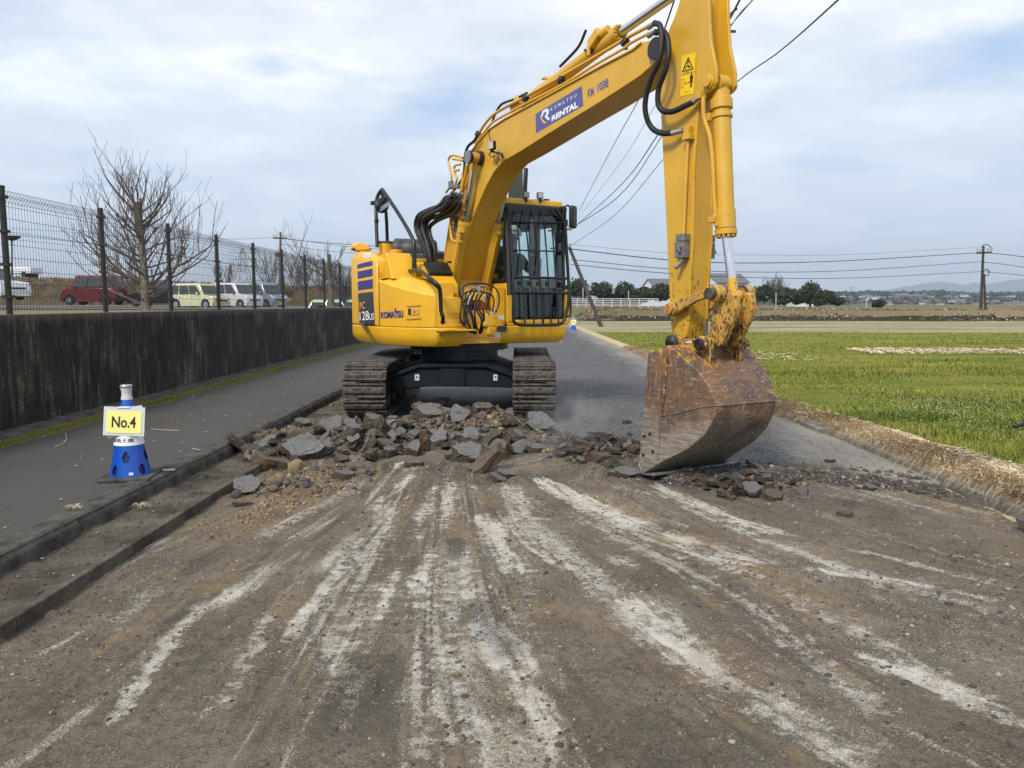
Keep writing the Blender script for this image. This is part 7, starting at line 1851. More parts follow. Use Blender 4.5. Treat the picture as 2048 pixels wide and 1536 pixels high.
c = t.mix(t.ramp(n2, (0.38, 0), (0.62, 1)), (0.10, 0.070, 0.040), (0.26, 0.19, 0.115))
c = t.mix(t.ramp(t.math('SUBTRACT', t.math('ADD', n1, t.math('MULTIPLY', n2, .2)), t.math('MULTIPLY', z_, .14)), (0.44, 0), (0.56, 0.92)), c, (0.022, 0.019, 0.017))
t.bump(n2, 0.2, 1.0)
M['bank'] = t.set(c, 0.95, 0, 0.1)
def far_edge(x): return 37.5 - 0.055 * x
xs = np.concatenate([np.linspace(VX - .05, 12, 60), np.linspace(12.4, 60, 60)]); vv = np.linspace(0, 1, 120)
X, V = np.meshgrid(xs, vv); Y = 2.5 + (far_edge(X) - 2.5) * V ** 1.5
X = X + np.clip(8 - X, 0, 4.4) / 4.4 * (vx(Y) - VX)
grid_raw('green_field', X, Y, FZ + 0.05 * (fbm(X * .7, Y * .7, 70) - .5) + 0.03 * (fbm(X * 4, Y * 4, 71) - .5), M['greenfield'], None)
xs = np.linspace(RX + .35, 75, 140); vv = np.linspace(0, 1, 50); X, V = np.meshgrid(xs, vv)
y0 = np.where(X < 4.2, 24, far_edge(X) - .3); Y = y0 + (63.5 - y0) * V
grid_raw('stubble_field', X, Y, -0.02 + 0.03 * (fbm(X * .5, Y * .9, 73) - .5), M['stubble'], None)
xs = np.concatenate([np.linspace(4.6, 80, 260)]); vv = np.linspace(0, 1, 26); X, V = np.meshgrid(xs, vv); Y = 61.5 + V * 9
kk = np.clip(V * 1.6, 0, 1); kk = kk * kk * (3 - 2 * kk); Z = -0.1 + kk * (1.0 - .004 * (X - 5)) * np.clip((X - 4.6) / 2, 0, 1) + .35 * kk * (fbm(X * .45, V * 5, 75) - .45) + .12 * (fbm(X * 2.2, V * 18, 76) - .5)
grid_raw('burnt_bank_hill', X, Y, Z, M['bank'], None)
def scrub(name, n, xf_, seed, label, hh, w):
    r = np.random.default_rng(seed); x, y, z = xf_(r, n); k = fbm(x * .5, y * .5, seed) > r.uniform(.25, .6, len(x)); x, y, z = x[k], y[k], z[k]
    blades(name, x, y, z, hh * r.uniform(.4, 1.2, len(x)), np.full(len(x), w), r.uniform(.3, 1.4, len(x)), [M['scrubm'], M['straw'], M['twig']], r.choice(3, len(x), p=[.6, .12, .28]), seed, label=label)
# soil strip between verge and stubble, the verge base itself, concrete field edge
M['vsoil'] = simple('straw_litter_soil', (0.42, 0.335, 0.215), 0.95, var=.3, scale=14, spec=.1)
xs = np.linspace(RX - 0.10, 4.12, 30); ys = np.concatenate([np.linspace(1.5, 14, 200), np.linspace(14.2, 62, 120)])
grid_mesh('verge', xs, ys, lambda X, Y: -0.03 - .10 * np.clip((RX - X) / .08, 0, 1) + 0.10 * np.clip((X - RX - .08) / .18, 0, 1) ** .7 - 0.10 * np.clip((X - vx(Y)) / .12, 0, 1) + .035 * (fbm(X * 6, Y * 3, 80) - .5), M['vsoil'])
b = MB()
ke = empty('field_edge_kerb', (0, 0, 0)); ke['kind'] = 'structure'; kp = None
for k in range(10):
    o = None
    if kp is None:
        kp = MB().box((RX + .05, 0, -.02), (.10, 1.18, .17)).build('kerb_stone', M['concrete'], ke, bevel=.01); o = kp
    else: o = kp.copy(); COL.objects.link(o); o.parent = ke
    o.location = (random.uniform(-.012, .012), 2.4 + k * 1.2, random.uniform(-.012, .008) - .01); o.rotation_euler.z = random.uniform(-.012, .012)
# slabs bridging the ditch
for (x0, y0, nx_, lab) in ((1655, 858, 0, 'sunken concrete slab at the road edge beside the bucket, nearer one'), (1612, 833, 1, 'concrete slab at the road edge beside the bucket, farther one')):
    q = atZ(x0, y0, 0.0); o = MB().box((q.x + .05, q.y, .015), (.50, .62, .06), (0, .02, .03 * (1 - nx_))).build('concrete_slab', M['concrete'], bevel=.012); tag(o, lab, 'slab')
q = atZ(1688, 876, -.02); o = MB().box((q.x - .02, q.y, -.03), (.20, .12, .04)).build('ditch_hole', M['ink']); o['kind'] = 'structure'

# ------------------------------------------------------------------ grass
def blades(name, x, y, z, h, w, lean, mats, mi, seed, kind='stuff', label=None, curl=.5, az=None):
    r = np.random.default_rng(seed); n = len(x)
    a = r.uniform(0, 2 * np.pi, n) if az is None else az
    dx, dy = np.cos(a), np.sin(a); px_, py_ = -dy, dx
    L = lean * h
    p0 = np.stack([x, y, z], 1); mid = p0 + np.stack([dx * L * .35, dy * L * .35, h * .62], 1); tip = p0 + np.stack([dx * L, dy * L, h * (1 - curl * .4)], 1)
    wv = np.stack([px_ * w, py_ * w, np.zeros(n)], 1)
    v = np.stack([p0 - wv / 2, p0 + wv / 2, mid + wv * .38, mid - wv * .38, tip], 1).reshape(-1, 3)
    i = np.arange(n) * 5
    tri = np.concatenate([np.stack([i, i + 1, i + 2], 1), np.stack([i, i + 2, i + 3], 1), np.stack([i + 3, i + 2, i + 4], 1)])
    o = raw_mesh(name, v, tri, mats, smooth=False, kind=kind, mi=np.concatenate([mi, mi, mi])); o['label'] = label or name; return o
def gmat(name, a, b_, extra=None):
    t = NT(name); g = t.n.new("ShaderNodeNewGeometry"); p = t.co(); n = t.noise(t.map(p, (.35, .9, 1)), .8, 5, .6)
    f = t.math('ADD', t.math('MULTIPLY', g.outputs['Random Per Island'], .22), t.math('MULTIPLY', t.math('ADD', t.math('MULTIPLY', t.math('SUBTRACT', n, .5), 1.9), .5), .78))
    c = t.ramp(f, (0.30, a), (0.62, b_)) if extra is None else t.ramp(f, (0.25, a), (0.52, b_), (0.85, extra))
    return t.set(c, 0.7, 0, 0.25)
M['grass'] = gmat('green_grass_blades', (0.055, 0.095, 0.010), (0.195, 0.212, 0.032), (0.36, 0.30, 0.07))
M['straw'] = gmat('dry_straw', (0.36, 0.28, 0.18), (0.66, 0.54, 0.37), (0.86, 0.76, 0.58))
def field_pts(n, x0, x1, y0, y1, seed, power=1.0):
    r = np.random.default_rng(seed); y = y0 + (y1 - y0) * r.uniform(0, 1, n) ** power; x = x0 + (x1 - x0) * r.uniform(0, 1, n)
    return x, y
gx_, gy_, gh_, gw_ = [], [], [], []
for n, x0, x1, y0, y1, w, hh, sd in ((46000, VX - .02, 8.5, 4.6, 9.5, .006, .10, 1), (46000, VX, 13, 9.0, 17, .009, .07, 2), (36000, VX, 22, 16, 27, .013, .06, 3), (20000, VX, 32, 26, 36.5, .018, .07, 4)):
    x, y = field_pts(n, x0, x1, y0, y1, sd)
    keep = (x < y * .80 + .6) & (x > vx(y) - .03) & (fbm(x * .6, y * .6, 200) > .22 * np.random.default_rng(sd).uniform(0, 1.4, n))
    x, y = x[keep], y[keep]; tall = .35 + 1.15 * np.clip(fbm(x * .45, y * .8, 201) * 1.8 - .45, 0, 1)
    gx_.append(x); gy_.append(y); gh_.append(hh * tall * np.random.default_rng(sd + 5).uniform(.6, 1.3, len(x))); gw_.append(np.full(len(x), w))
gx_, gy_, gh_, gw_ = map(np.concatenate, (gx_, gy_, gh_, gw_))
blades('grass', gx_, gy_, np.full(len(gx_), FZ - .01), gh_, gw_, np.random.default_rng(8).uniform(.3, 1.3, len(gx_)), [M['grass']], np.zeros(len(gx_), int), 9, label='green spring grass of the field right of the road')
M['scrubm'] = gmat('brown_scrub_stems', (0.07, 0.05, 0.03), (0.17, 0.12, 0.07), (0.27, 0.20, 0.12))
def s_bank(r, n):
    x = 5 + 75 * r.uniform(0, 1, n); v = r.uniform(.12, 1, n); y = 61.5 + v * 9; kk = np.clip(v * 1.6, 0, 1); kk = kk * kk * (3 - 2 * kk); return x, y, -.15 + kk * (1 - .004 * (x - 5)) * np.clip((x - 4.6) / 2, 0, 1) + .35 * kk * (fbm(x * .45, v * 5, 75) - .45)
scrub('bank_scrub', 16000, s_bank, 411, 'brown scrub and burnt stems on the bank across the fields', .22, .07)
def s_lev(r, n):
    x = -105 + 110 * r.uniform(0, 1, n); v = r.uniform(0, 1, n); y = np.where(x > -60, 62 + (x + 60) * .75, 62.0) + v * 9; top = 4.1 - .018 * (x + 60); return x, y, 1.0 + (top - 1.1) * np.clip(np.sin(np.clip(v * 2.2, 0, 1) * np.pi / 2), 0, 1)
scrub('levee_scrub', 16000, s_lev, 412, 'dry brown scrub growing on the levee behind the car park', .40, .06)
# yellow-white flowering weeds
M['flower'] = simple('small_white_flowers', (0.50, 0.52, 0.36), .8)
r = np.random.default_rng(12); n = 700
cx = np.array([atZ(x, y, FZ)[:2] for x, y in ((1880, 850), (1930, 835), (1830, 840), (1900, 870), (1990, 880), (1740, 770), (1660, 790), (1960, 800), (2010, 910), (1800, 800))])
k = r.choice(len(cx), n, p=[.2, .15, .15, .12, .1, .08, .05, .05, .05, .05]); x = cx[k, 0] + r.normal(0, .35, n); y = cx[k, 1] + r.normal(0, .5, n); ok = x > vx(y) + .05; x, y = x[ok], y[ok]; n = len(x)
z = FZ + r.uniform(.12, .26, n); s = .006
v = []; 
P0 = np.stack([x, y, z], 1)
offs = np.array([(s, 0, 0), (0, s, 0), (-s, 0, 0), (0, -s, 0), (0, 0, s), (0, 0, -s)]); V_ = (P0[:, None] + offs[None]).reshape(-1, 3); i = np.arange(n)[:, None] * 6
T = np.concatenate([i + np.array(t_) for t_ in ((0, 1, 4), (1, 2, 4), (2, 3, 4), (3, 0, 4), (1, 0, 5), (2, 1, 5), (3, 2, 5), (0, 3, 5))])
o = raw_mesh('flowers', V_, T, M['flower'], smooth=False, kind='stuff'); o['label'] = 'tiny white weed flowers scattered in the green field'
blades('flower_stems', x, y, np.full(n, FZ), z - FZ, np.full(n, .003), np.full(n, .02), [M['grass']], np.zeros(n, int), 3, label='stems of the white weed flowers')
# straw along the verge, hanging over the concrete edge
def straw(n, seed, y0, y1, x0, x1, L0, L1, w, back=0.0, zf=None, label='', name='dry_straw', az0=np.pi, azs=.9):
    r = np.random.default_rng(seed); y = y0 + (y1 - y0) * r.uniform(0, 1, n) ** 1.3; x = r.uniform(x0, x1, n); L = r.uniform(L0, L1, n)
    clump = fbm(x * 5, y * 4, seed); keep = (clump > r.uniform(.0, .48, n)) & ((x < vx(y) + .10) | (x1 > 6)); x, y, L = x[keep], y[keep], L[keep]; n = len(x)
    a = az0 + r.normal(0, azs, n); lift = r.uniform(.02, .22, n) + (r.uniform(0, 1, n) > .93) * .4; z0 = zf(x, y)
    segs = 4; P_ = []
    for j in range(segs + 1):
        u = j / segs; fx = x + np.cos(a) * L * u; fy = y + np.sin(a) * L * u * .9
        fz = z0 + L * (lift * u - (lift + .55) * u * u * .75)
        lowz = np.where(fx < RX + .02, EZ + .01, np.where(fx < RX + .12, .03, .07)); P_.append(np.stack([fx, fy, np.maximum(fz, lowz)], 1))
    wv = np.stack([-np.sin(a) * w, np.cos(a) * w, np.full(n, w * .4)], 1)
    V_ = []
    for j in range(segs + 1): V_ += [P_[j] - wv * (1 - j / segs * .8), P_[j] + wv * (1 - j / segs * .8)]
    V_ = np.stack(V_, 1).reshape(-1, 3); i = np.arange(n) * (2 * segs + 2)
    q = np.concatenate([np.stack([i + 2 * j, i + 2 * j + 1, i + 2 * j + 3, i + 2 * j + 2], 1) for j in range(segs)])
    o = raw_mesh(name, V_, q, M['straw'], smooth=False, kind='stuff'); o['label'] = label
vz = lambda x, y: .062 + .05 * fbm(x * 3, y * 1.5, 210) + .03 * np.clip(1 - np.abs(x - 3.75) / .3, 0, 1)
straw(52000, 14, 3.0, 9.2, RX + .09, 4.14, .07, .22, .0024, zf=vz, label='thick dry straw on the verge drooping over the concrete road edge')
straw(24000, 15, 9.0, 24, RX + .02, VX + .15, .07, .22, .004, zf=vz, label='dry straw of the verge further along the road')
straw(5000, 16, 20.6, 22.8, 9.5, 26, .1, .3, .010, zf=lambda x, y: FZ + .06 + .05 * fbm(x, y, 3), label='strip of pale cut straw lying across the green field', azs=3)
straw(250, 17, 18.5, 22, 4.5, 7.5, .1, .3, .010, zf=lambda x, y: FZ + .05 + 0 * x, label='thin patch of dead grass near the bucket', azs=3)
# ragged moss tufts by the wall, weeds in the gutter
r = np.random.default_rng(21); n = 5000; y = 2 + 20 * r.uniform(0, 1, n) ** 1.3; x = WX + .28 + r.normal(0, .06, n)
M['moss'] = gmat('olive_moss', (0.07, 0.072, 0.014), (0.18, 0.16, 0.028), (0.26, 0.22, 0.045))
blades('moss', x, y, np.full(n, .098), r.uniform(.008, .022, n), np.full(n, .012), np.full(n, .8), [M['moss']], np.zeros(n, int), 4, label='olive moss strip along the foot of the wall')
n = 1400; q0 = atZ(600, 850, 0); y = r.uniform(5, 14, n); x = KX + .06 + np.abs(r.normal(0, .08, n)); kp_ = fbm(y * 1.2, y * 0, 44) > .5; x, y = x[kp_], y[kp_]; n = len(x)
blades('gutter_weeds', x, y, np.full(n, -.02), r.uniform(.02, .06, n), np.full(n, .005), np.full(n, 1.0), [M['grass'], M['straw']], (r.uniform(0, 1, n) > .4).astype(int), 6, label='weeds and dead grass in the gutter below the kerb')
# litter of straw bits on the pavement
M['bit'] = simple('pale_straw_bit', (0.42, 0.36, 0.26), .8)
for pxs, lab in (([(110, 893), (125, 888), (133, 878), (131, 866)], 'curled dry stalk lying on the pavement by the wall, leftmost'), ([(382, 797), (388, 793), (386, 787)], 'small curled dry stalk on the pavement beyond the cone'), ([(302, 858), (330, 860), (358, 861)], 'long straight straw lying right of the cone on the pavement'), ([(384, 897), (400, 900)], 'short straw on the pavement near the kerb')):
    o = MB().tube([atZ(x, y, .112) for x, y in pxs], .0035, 4, sm=4).build('dry_stalk', M['bit']); tag(o, lab, 'straw')
o = MB().box(atZ(329, 940, .113), (.15, .045, .006), (0, 0, .2)).build('paper_scrap', M['bit']); tag(o, 'flat pale scrap lying on the kerb right of the blue cone', 'scrap')
r = np.random.default_rng(5); o = MB()
for k in range(60):
    x, y = r.uniform(WX + .3, KX - .2), r.uniform(3.6, 14); o.box((x, y, .108), (r.uniform(.008, .03), r.uniform(.006, .014), .004), (0, 0, r.uniform(0, 3)))
o = o.build('leaf_litter', M['bit']); o['kind'] = 'stuff'; o['label'] = 'tiny pale flecks scattered on the pavement'
for i, (bx, by, lab) in enumerate(((150, 1016, 'tuft of dry grass at the pavement edge above the frame corner'), (280, 1012, 'tuft of dry grass hanging at the kerb foot'))):
    q = atZ(bx, by, .1 if i == 0 else 0.02); b = MB(); rr_ = random.Random(i)
    for k in range(26):
        a = rr_.uniform(0, 6.28); L = rr_.uniform(.03, .09); b.tube([q, q + Vector((math.cos(a) * L * .5, math.sin(a) * L * .5, .02)), q + Vector((math.cos(a) * L, math.sin(a) * L, .003))], .0018, 3, sm=1)
    o = b.build('straw_tuft', M['bit'], smooth=False); tag(o, lab, 'grass tuft')

# ------------------------------------------------------------------ broken asphalt
def chunkmat(name, top, side, dust):
    t = NT(name); p = t.co(); oi = t.n.new("ShaderNodeObjectInfo"); rnd = oi.outputs['Random']
    gr = t.vor(p, 60, 'Color'); n1 = t.noise(p, 9, 5, .65); n2 = t.noise(p, 45, 4, .7)
    gm = t.n.new("ShaderNodeNewGeometry"); nz = t.sep(gm.outputs['Normal'], 2)
    a = t.mix(t.ramp(t.sep(gr, 0), (.2, 0), (.9, 1)), tuple(x * .62 for x in top), tuple(x * 1.35 for x in top))
    b_ = t.mix(t.ramp(t.math('ADD', t.math('MULTIPLY', n1, .6), t.math('MULTIPLY', n2, .4)), (.36, 0), (.64, 1)), tuple(x * .45 for x in side), tuple(x * 1.35 for x in side))
    f = t.ramp(t.math('ADD', t.math('SUBTRACT', n1, .5), t.math('MULTIPLY', t.math('SUBTRACT', rnd, .37), 1.1)), (.40, 0), (.50, 1)) if dust else 0.0
    c = t.mix(f, a, b_)
    up = t.math('MULTIPLY', t.ramp(nz, (.35, 0), (.95, 1)), t.ramp(n2, (.42, 0), (.68, .6)))
    c = t.mix(up, c, (0.25, 0.22, 0.185))
    t.bump(t.math('ADD', t.sep(gr, 1), t.math('MULTIPLY', n2, 1.2)), .008, .9)
    return t.set(c, .92, 0, .15)
M['chunktop'] = chunkmat('broken_asphalt', (0.175, 0.176, 0.176), (0.140, 0.106, 0.076), True)
M['chunkside'] = chunkmat('soil_coated_break', (0.090, 0.075, 0.060), (0.120, 0.088, 0.060), True)
M['limy'] = simple('lime_stained_asphalt', (0.30, 0.285, 0.26), .9, var=.45, scale=22, bump=.004)
M['tanrock'] = simple('tan_soil_lump', (0.25, 0.175, 0.095), .95, var=.4, scale=18, bump=.004)
def chunk_mesh(seed, flat=.34, name='asphalt_chunk', mats=None, sub=2, round_=0.0):
    """a broken slab: irregular convex outline, two rough faces, crumbled edges"""
    rr_ = random.Random(seed); n = rr_.randint(5, 8); bm = bmesh.new()
    ang = sorted(rr_.uniform(0, 6.283) for _ in range(n)); ang = [2 * math.pi * (i + rr_.uniform(-.30, .30)) / n for i in range(n)]
    sx = rr_.uniform(.75, 1.0); ring0, ring1 = [], []
    for a in ang:
        r0 = rr_.uniform(.38, .52); z1 = flat * rr_.uniform(.42, .56); k = rr_.uniform(.72, 1.0)
        ring1.append(bm.verts.new((math.cos(a) * r0 * k, math.sin(a) * r0 * sx * k, z1))); ring0.append(bm.verts.new((math.cos(a + .1) * r0 * rr_.uniform(.75, 1.05), math.sin(a + .1) * r0 * sx * rr_.uniform(.75, 1.05), -flat * rr_.uniform(.38, .55))))
    ft = bm.faces.new(ring1); bm.faces.new(list(reversed(ring0)))
    for i in range(n): bm.faces.new((ring0[i], ring0[(i + 1) % n], ring1[(i + 1) % n], ring1[i]))
    ft.material_index = 0
    for f in bm.faces:
        if f is not ft: f.material_index = 1
    bmesh.ops.triangulate(bm, faces=bm.faces[:])
    for s in range(sub):
        bmesh.ops.subdivide_edges(bm, edges=bm.edges[:], cuts=1, use_grid_fill=True)
        am = (.030 if sub == 2 else .015) / (s + 1) ** .9 * (1 + round_)
        for v in bm.verts:
            nz = v.normal.length and v.normal or Vector((0, 0, 1))
            v.co += Vector((rr_.gauss(0, am), rr_.gauss(0, am), rr_.gauss(0, am * .8)))
        if round_: bmesh.ops.smooth_vert(bm, verts=bm.verts[:], factor=.5, use_axis_x=True, use_axis_y=True, use_axis_z=True)
    bmesh.ops.recalc_face_normals(bm, faces=bm.faces)
    me = bpy.data.meshes.new(name); bm.to_mesh(me); bm.free()
    for m_ in (mats or (M['chunktop'], M['chunkside'])): me.materials.append(m_)
    me.polygons.foreach_set('use_smooth', [True] * len(me.polygons)); me.set_sharp_from_angle(angle=R(32))
    return me
CH = [chunk_mesh(300 + i, flat=[.30, .42, .24, .50, .34, .62][i % 6]) for i in range(14)]
big = [chunk_mesh(500 + i, flat=.30, sub=3) for i in range(5)]
RK = chunk_mesh(701, flat=.8, mats=(M['tanrock'], M['tanrock']), round_=.8, sub=2)
def surf(x, y):
    hh = float(heap(np.array([x]), np.array([y]))[0]); base = 0.0 if y > float(edgeY(x)) + .03 else EZ
    if base < 0: return max(float(gz_at(x, y)), EZ)
    return max(float(gz_at(x, y)), 0.0)
def put(me, name, x, y, s, rot, lift=.15, cat='asphalt chunk', label=None, group=None, z=None, sc=None):
    o = bpy.data.objects.new(name, me); COL.objects.link(o)
    zz = surf(x, y) if z is None else z
    o.location = (x, y, zz + s * lift); o.rotation_euler = rot; o.scale = sc or (s, s, s)
    tag(o, label, cat, group); return o
key = [  # px, py(centre), width px, tilt, mesh, label
    (611, 893, 78, (0.75, 0.05, 0.2), 0, 'largest pale grey asphalt chunk, blocky, standing in the left half of the heap', (1, .75, 1.15)),
    (548, 905, 98, (0.15, 0.35, 0.45), 1, 'long flat slab leaning up to the right at the left end of the heap', (1, .5, .6)),
    (478, 886, 62, (0.3, 0.75, 0.9), 2, 'brown slab tipped against the kerb at the far left of the heap', (1, .6, .6)),
    (505, 872, 76, (0.1, -0.25, 0.2), 3, 'reddish brown flat slab on top of the left end of the heap', (1, .6, .5)),
    (605, 843, 36, (0.2, 0.1, 0.4), 4, 'small pale crusted chunk at the heap top beside the kerb', None),
    (662, 852, 56, (0.6, -0.3, 0.9), 1, 'grey slab lying just in front of the left track', (1, .8, .7)),
    (858, 862, 52, (0.55, 0.2, 0.3), 0, 'pale grey chunk with a white crust in the middle of the heap', (1, .8, 1)),
    (874, 812, 48, (0.7, -0.5, 0.6), 2, 'whitish lumpy chunk at the very top of the heap, centre', (1, .7, .9)),
    (895, 829, 40, (0.9, 0.2, 0.1), 3, 'grey block just right of the topmost whitish chunk', (1, .8, 1)),
    (945, 905, 92, (0.35, 0.1, 0.2), 4, 'wide dark grey slab low in the heap, right of centre', (1, .6, .8)),
    (975, 925, 92, (0.15, -0.65, 0.5), 1, 'long brown soil-caked slab lying diagonally at the front of the heap', (1, .42, .6)),
    (1078, 845, 56, (1.1, 0.1, 0.2), 2, 'large light brown slab standing upright beside the right track', (1, .9, .9)),
    (1040, 872, 46, (1.0, -0.3, 0.7), 3, 'brown upright chunk below the tall light brown slab', (1, .8, 1)),
    (1076, 893, 42, (0.2, 0.1, 0.2), 0, 'pale smooth chunk at the right foot of the main heap', (1, .7, .9)),
    (498, 970, 66, (0.5, 0.1, -0.2), 4, 'grey block lying alone at the gutter edge, left front of the heap', (1, .7, 1.1)),
    (484, 997, 38, (0.1, 0.1, 0.3), 2, 'thin flat chip just below the lone grey block', (1, .5, .5)),
    (689, 941, 42, (0.2, 0.1, 0.3), 3, 'dark brown rounded lump on the ground in front of the heap', (1, .7, 1)),
    (828, 924, 42, (0.05, 0.1, 0.3), 1, 'flat reddish stone in front of the heap centre', (1, .5, .6)),
    (750, 898, 32, (0.9, 0.3, 0.2), 0, 'grey wedge shaped chunk standing left of the heap centre', None),
    (994, 951, 36, (0.4, 0.1, 0.9), 4, 'pale dusty lump at the very front of the heap', None),
    (1014, 944, 46, (0.3, 0.2, 0.1), 2, 'dusty grey slab beside the foremost pale lump', (1, .6, .8)),
    (1256, 926, 56, (0.25, 0.0, 0.1), 4, 'flat grey slab partly under the bucket lip', (1, .6, .7)),
    (1215, 905, 60, (0.15, 0.1, 0.1), 1, 'long low slab in the thin rubble left of the bucket', (1, .45, .5)),
    (1180, 862, 58, (0.2, 0.05, 0.0), 3, 'long upturned pavement plate at the back of the rubble left of the bucket', (1, .35, .45)),
    (1243, 939, 50, (0.3, -0.1, 0.3), 0, 'dusty slab right at the tooth of the bucket', (1, .5, .6)),
    (1520, 945, 44, (0.2, 0.1, 0.2), 2, 'tilted flat plate in the rubble right of the bucket', (1, .8, .7)),
    (1545, 968, 40, (0.3, -0.2, 0.6), 4, 'grey chunk in front of the tilted plate right of the bucket', None),
    (1690, 1022, 34, (0.2, 0.1, 0.2), 3, 'small dark lump lying off to the right on scraped ground', (1, .7, .7)),
    (1254, 841, 18, (0, 0.1, 0.2), 1, 'lone small stone on the intact road left of the bucket', None),
    (1660, 918, 20, (0, 0.1, 0.2), 2, 'lone small stone on the intact road right of the bucket', None),
    (1741, 971, 26, (0.3, 0.1, 0.2), 0, 'small grey block at the torn road edge far right', None),
]
for px, py, w, rot, mi_, lab, sc in key:
    q = atZ(px, py + w * .12, 0.03)
    for _ in range(6):
        zz = surf(q.x, q.y); q = atZ(px, py + w * .12, zz + .02)
    s = w / F * q.y * 1.38; sc = sc or (1, .85, 1)
    put(big[mi_], 'asphalt_chunk', q.x, q.y, s, rot, lift=.14 if max(map(abs, rot[:2])) > .5 else .08, label=lab, sc=tuple(s * v for v in sc))
q = atZ(590, 947, EZ); put(RK, 'soil_lump', q.x, q.y, .16, (0, 0, 1), lift=.2, cat='soil lump', label='yellowish tan crumbly soil lump in front of the heap, left')
q = atZ(553, 978, EZ); put(RK, 'soil_lump', q.x, q.y, .13, (1, 0, 1), lift=.2, cat='soil lump', label='smaller tan soil lump right of the lone grey block')
zones = [  # centre px, spread, count, size range, group, label
    ((560, 895), (90, 26), 46, (.12, .30), 'rubble at the kerb end of the heap', 'broken asphalt piece in the left end of the heap near the kerb'),
    ((760, 868), (95, 32), 64, (.13, .34), 'rubble before the left track', 'broken soil-covered asphalt piece in the heap before the left track'),
    ((960, 868), (90, 34), 80, (.13, .36), 'rubble in the middle of the heap', 'broken asphalt piece in the heap between the two tracks'),
    ((1180, 890), (75, 26), 66, (.09, .25), 'low rubble between right track and bucket', 'small broken asphalt piece in the low rubble left of the bucket'),
    ((1490, 962), (95, 18), 40, (.08, .20), 'rubble right of the bucket', 'small broken asphalt piece scattered right of the bucket')]
rr_ = random.Random(99)
for (cx_, cy_), (sx_, sy_), n, (s0, s1), grp, lab in zones:
    for k in range(n):
        for _ in range(30):
            px, py = rr_.gauss(cx_, sx_ * .55), rr_.gauss(cy_, sy_ * .55)
            if abs(px - cx_) < sx_ * 1.3 and abs(py - cy_) < sy_ * 1.25 and not (py < 842 and (px < 780 or px > 1020)): break
        q = atZ(px, py, .05)
        for _ in range(4): q = atZ(px, py, surf(q.x, q.y) + .03)
        s = s0 + (s1 - s0) * rr_.random() ** 1.35
        put(rr_.choice(CH), 'asphalt_chunk', q.x, q.y, s * 1.15, (rr_.gauss(0, .42), rr_.gauss(0, .42), rr_.uniform(0, 6.28)), lift=.17, label=lab, group=grp, sc=(s * 1.1, s * rr_.uniform(.6, .95), s * rr_.uniform(.5, .85)))
# small fragments and gravel, joined: nobody could count them
def gravel(name, n, sampler, smin, smax, mats, seed, label, power=2.2):
    r = np.random.default_rng(seed); x, y, z = sampler(r, n); n = len(x)
    s = smin + (smax - smin) * r.uniform(0, 1, n) ** power
    ico = np.array([(0, 0, 1), (.89, 0, .45), (.28, .85, .45), (-.72, .53, .45), (-.72, -.53, .45), (.28, -.85, .45), (.72, .53, -.45), (-.28, .85, -.45), (-.89, 0, -.45), (-.28, -.85, -.45), (.72, -.53, -.45), (0, 0, -1)])
    fc = np.array([(0, 1, 2), (0, 2, 3), (0, 3, 4), (0, 4, 5), (0, 5, 1), (1, 6, 2), (2, 7, 3), (3, 8, 4), (4, 9, 5), (5, 10, 1), (2, 6, 7), (3, 7, 8), (4, 8, 9), (5, 9, 10), (1, 10, 6), (6, 11, 7), (7, 11, 8), (8, 11, 9), (9, 11, 10), (10, 11, 6)])
    V_ = ico[None] * (1 + r.normal(0, .22, (n, 12, 1))) * s[:, None, None] * np.stack([np.ones(n), r.uniform(.6, 1, n), r.uniform(.4, .8, n)], 1)[:, None]
    a = r.uniform(0, 6.28, n); ca, sa = np.cos(a)[:, None], np.sin(a)[:, None]
    V_ = np.stack([V_[..., 0] * ca - V_[..., 1] * sa, V_[..., 0] * sa + V_[..., 1] * ca, V_[..., 2]], -1) + np.stack([x, y, z + s * .18], 1)[:, None]
    T = (np.arange(n)[:, None, None] * 12 + fc[None]).reshape(-1, 3); mi = np.repeat(r.choice(len(mats), n, p=[m_[1] for m_ in mats]), 20)
    o = raw_mesh(name, V_.reshape(-1, 3), T, [M[m_[0]] for m_ in mats], smooth=False, kind='stuff', mi=mi); o['label'] = label
def s_heap(r, n):
    x = r.uniform(GX, 2.6, n * 4); y = r.uniform(5.6, 9.2, n * 4); h = heap(x, y); k = h > r.uniform(.004, .14, n * 4); x, y = x[k][:n], y[k][:n]
    return x, y, gz_at(x, y)
M['pebpale'] = simple('pale_pebble', (0.27, 0.245, 0.21), .9, var=.3, scale=30); M['pebdark'] = simple('dark_asphalt_grit', (0.055, 0.052, 0.050), .95, var=.4, scale=60); M['pebbrown'] = simple('brown_grit', (0.125, 0.095, 0.066), .95, var=.4, scale=60)
gravel('rubble_fragments', 5200, s_heap, .006, .028, (('pebdark', .40), ('pebbrown', .52), ('tanrock', .06), ('pebpale', .02)), 1, 'small fragments and crumbs filling the rubble heap', 2.4)
gravel('rubble_fragments', 1700, s_heap, .022, .055, (('pebdark', .38), ('pebbrown', .56), ('tanrock', .06)), 11, 'fist-sized lumps of soil and asphalt bedded in the rubble heap', 1.6)
def s_front(r, n):
    y = .9 + 6.2 * r.uniform(0, 1, n * 2) ** 1.15; x = r.uniform(GX + .1, 3.3, n * 2); k = (fbm(x * .9, y * .9, 301) > r.uniform(.25, .62, n * 2)) & (y < edgeY(x)); x, y = x[k][:n], y[k][:n]
    return x, y, gz_at(x, y) - .002
gravel('gravel', 20000, s_front, .0022, .011, (('pebdark', .36), ('pebbrown', .50), ('pebpale', .14)), 2, 'grit and small stones over the scraped ground', 3.0)
